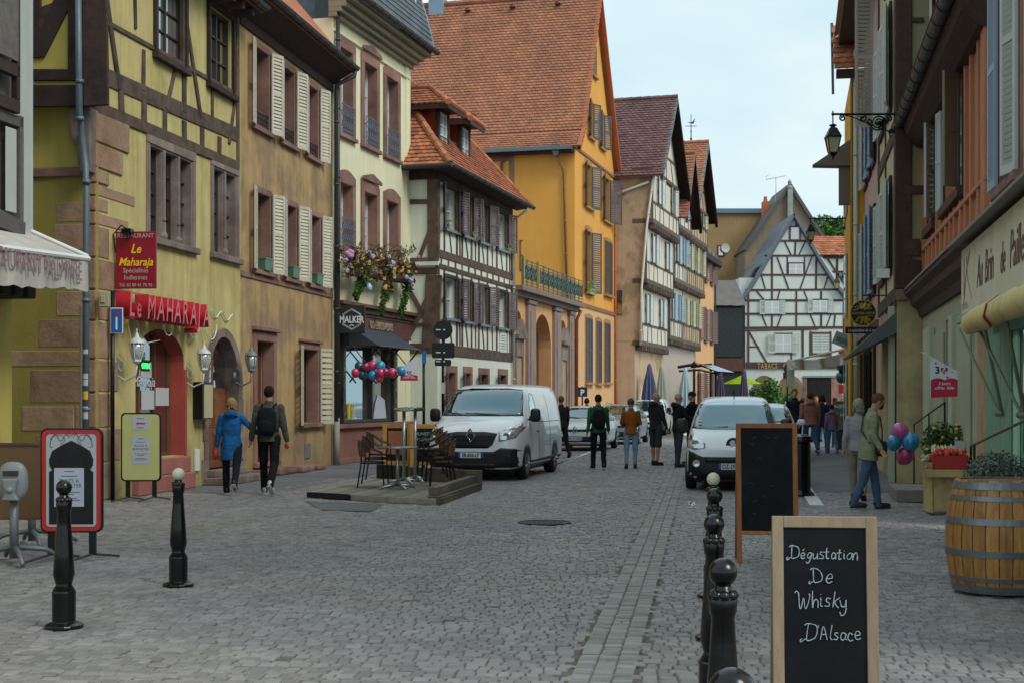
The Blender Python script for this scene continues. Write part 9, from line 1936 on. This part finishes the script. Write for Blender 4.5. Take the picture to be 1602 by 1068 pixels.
P,A_,T0,HM=person('man in grey green jacket with black backpack walking away beside the blue coat',421,24.9,1.89,-3,cloth('sage_jacket','#454a40'),cloth('black_trousers','#131315'),legs=((12,3),(-16,26)),arms=((-5,12,12),(-4,10,18)),hair='#231913',vox=near,o={'backpack':1,'wsole':1},shoes=shoe_w)
q=MB();w=A_[1][2];q.sphere((w.x+.0,w.y+.03,w.z-.1),(.04,.05,.05),8,6);q.build('red_cup',wn_,P,smooth=True)
person('man in green pullover and black trousers with black backpack walking away mid street',936,34.0,1.77,3,cloth('green_pullover','#1f5a38'),cloth('black_trousers','#131315'),legs=((8,2),(-8,14)),hair='#241a16',vox=.016,o={'backpack':1,'wsole':1})
person('woman in rust brown jacket, grey beanie and pale blue jeans walking away',987,34.2,1.66,-4,cloth('rust_suede','#8a4f1e'),cloth('pale_jeans','#7797a8'),legs=((-2,2),(5,4)),arms=((14,12,60),(14,12,60)),vox=.016,o={'beanie':1,'slim':1,'inward':30},female=True)
person('bald man in dark hoodie and shorts standing in the street looking right',1026,36.0,1.82,-50,cloth('charcoal_hoodie','#23262c'),cloth('dark_shorts','#33363e'),legs=((3,2),(-3,3)),arms=((10,8,20),(6,8,12)),hair=None,vox=.016,o={'shorts':1,'hood':1},hd=-35)
person('bald bearded man in black jacket and grey trousers standing mid street',1061,35.0,1.8,-70,cloth('black_jacket','#17181b'),cloth('grey_trousers','#3a3a42'),legs=((4,2),(-4,3)),arms=((15,8,40),(25,10,60)),hair=None,vox=.016,o={'hood':1},wide=1.08,hd=-15)
person('man in black cap and black jacket turned toward the bearded man',1083,36.4,1.85,60,cloth('black_jacket','#17181b'),cloth('black_trousers','#131315'),legs=((3,2),(-3,3)),arms=((30,10,70),(20,8,30)),vox=.018,o={'cap':1},wide=1.05)
person('person in dark coat with white bag half hidden behind the white delivery van',878,41,1.78,20,cloth('dark_coat','#221f22'),cloth('black_trousers','#131315'),hair='#6a5141',vox=.02)
person('person in dark jacket with hair bun near the blue parking sign',918,52,1.72,10,cloth('dark_coat','#221f22'),cloth('black_trousers','#131315'),hair='#2b1e1b',long=.2,vox=.022,female=True)
# the man in the green parka
P,A_,T0,HM=person('man in pale green jacket, jeans and black face mask looking down beside the balloons',1359,21.6,1.76,-96,cloth('pale_green_parka','#868a6c',col2='#777b60',pscale=4),cloth('worn_blue_jeans','#4a5f7e',col2='#3c4f6b',pscale=5),legs=((13,5),(-11,10)),arms=((12,16,25),(-8,14,35)),hair='#6b4a38',vox=near,jl=.12,lean=6,hpitch=30,hd=12,wide=1.32,o={'hood':0})
blk_l=plain('black_leather','#121316',.45)
q=MB();q.sphere((0,.082,-.045),(.052,.03,.042),12,8);q.xf(HM);q.build('face_mask',cloth('mask_black','#131316'),P,smooth=True)
q=MB();[q.tube([(sx*.03+.024*math.cos(a),.09,.014+.018*math.sin(a))for a in[i*.63 for i in range(11)]],.002,4)for sx in(-1,1)];[q.tube([(sx*.054,.088,.018),(sx*.078,.0,.012)],.002,4)for sx in(-1,1)];q.xf(HM);q.build('glasses',M_['iron'],P)
q=MB();q.sphere((0,0,0),(.15,.05,.12),16,10,e=.5);q.xf(T0@Matrix.Translation((.12,.17,.02))@Matrix.Rotation(-.5,4,'Z'));bg=q.build('shoulder_bag',blk_l,P,smooth=True)
q=MB();q.tube([T0@Vector(v)for v in((.2,.16,.1),(.1,.155,.3),(-.05,.13,.48),(-.12,.04,.57),(-.08,-.12,.5),(.1,-.15,.25),(.22,-.02,.08))],.012,6);q.build('strap',blk_l,bg)
P,A_,T0,HM=person('grey haired woman in a striped top mostly hidden behind the man in green',1343,23.6,1.68,-20,mat('striped_cloth','#8e8d92',.9),cloth('beige_trousers','#8f8778'),hair='#a09a8c',long=.6,vox=.018,female=True)
# the crowd at the far right
person('tall man in dark navy coat walking toward the camera left of the crowd',1243,42.5,1.98,178,cloth('navy_coat','#1a1e2c'),cloth('black_trousers','#131315'),legs=((12,3),(-12,18)),hair='#5d4636',vox=.018,jl=.12,o={'wsole':1})
person('person in dusty pink quilted jacket and blue jeans, hood up, at the crowd front',1267,42.0,1.86,5,cloth('dusty_pink_down','#8f665c'),cloth('blue_jeans','#34557a'),legs=((10,3),(-16,26)),hair='#3f3128',vox=.018,o={'quilt':1,'hood':1,'wsole':1},wide=1.2)
person('woman in navy quilted jacket beside the dusty pink jacket',1286,44.5,1.78,0,cloth('navy_down','#20294a'),cloth('blue_jeans','#34557a'),hair='#33231c',long=.4,vox=.02,o={'quilt':1},female=True,legs=((8,3),(-8,12)))
person('child in lilac grey quilted jacket and blue jeans with dark hair',1301,43.5,1.5,4,cloth('lilac_down','#6d6478'),cloth('blue_jeans2','#3a6a94'),hair='#1e1716',vox=.018,o={'quilt':1,'hood':1,'wsole':1},legs=((6,3),(-14,22)),female=True)
for k,(px,d,h,fc,c1,hr,lab)in enumerate(((1256,55,1.75,10,'#2c2a30','#4a3529','dark haired person deep in the crowd just right of the tall man'),(1277,57,1.8,180,'#4a3a34','#8a6a48','blond person in brown facing the camera deep in the crowd'),(1290,60,1.74,0,'#332f38','#2a1d18','dark haired person in charcoal behind the navy quilted jacket'),(1306,56,1.76,20,'#6a3230','#33241d','person in dull red behind the child in lilac'),(1318,58,1.72,180,'#8a8f92','#7a5c44','person in pale grey near the teal balloons'),(1328,54,1.7,-20,'#22242c','#1f1815','dark haired person in black beside the green chalkboard'),(1143,71,1.72,180,'#3a3230','#7d5a40','person with chestnut hair seated side of the purple parasol'),(1160-5,70,1.84,0,'#6f8a70','#9a9488','grey haired person in pale green by the purple parasol'),(1170,74,1.6,30,'#b8402c','#5a4030','person in orange red right of the dark purple parasol'),(1008+2,72,1.75,0,'#2d3446','#33241d','person far away between the sage parasol and white parasol'))):
 person(lab,px,d,h,fc,cloth('coat_'+c1[1:],c1),cloth('blue_jeans','#34557a'),hair=hr,vox=.03)
bpy.data.scenes.remove(TS_)
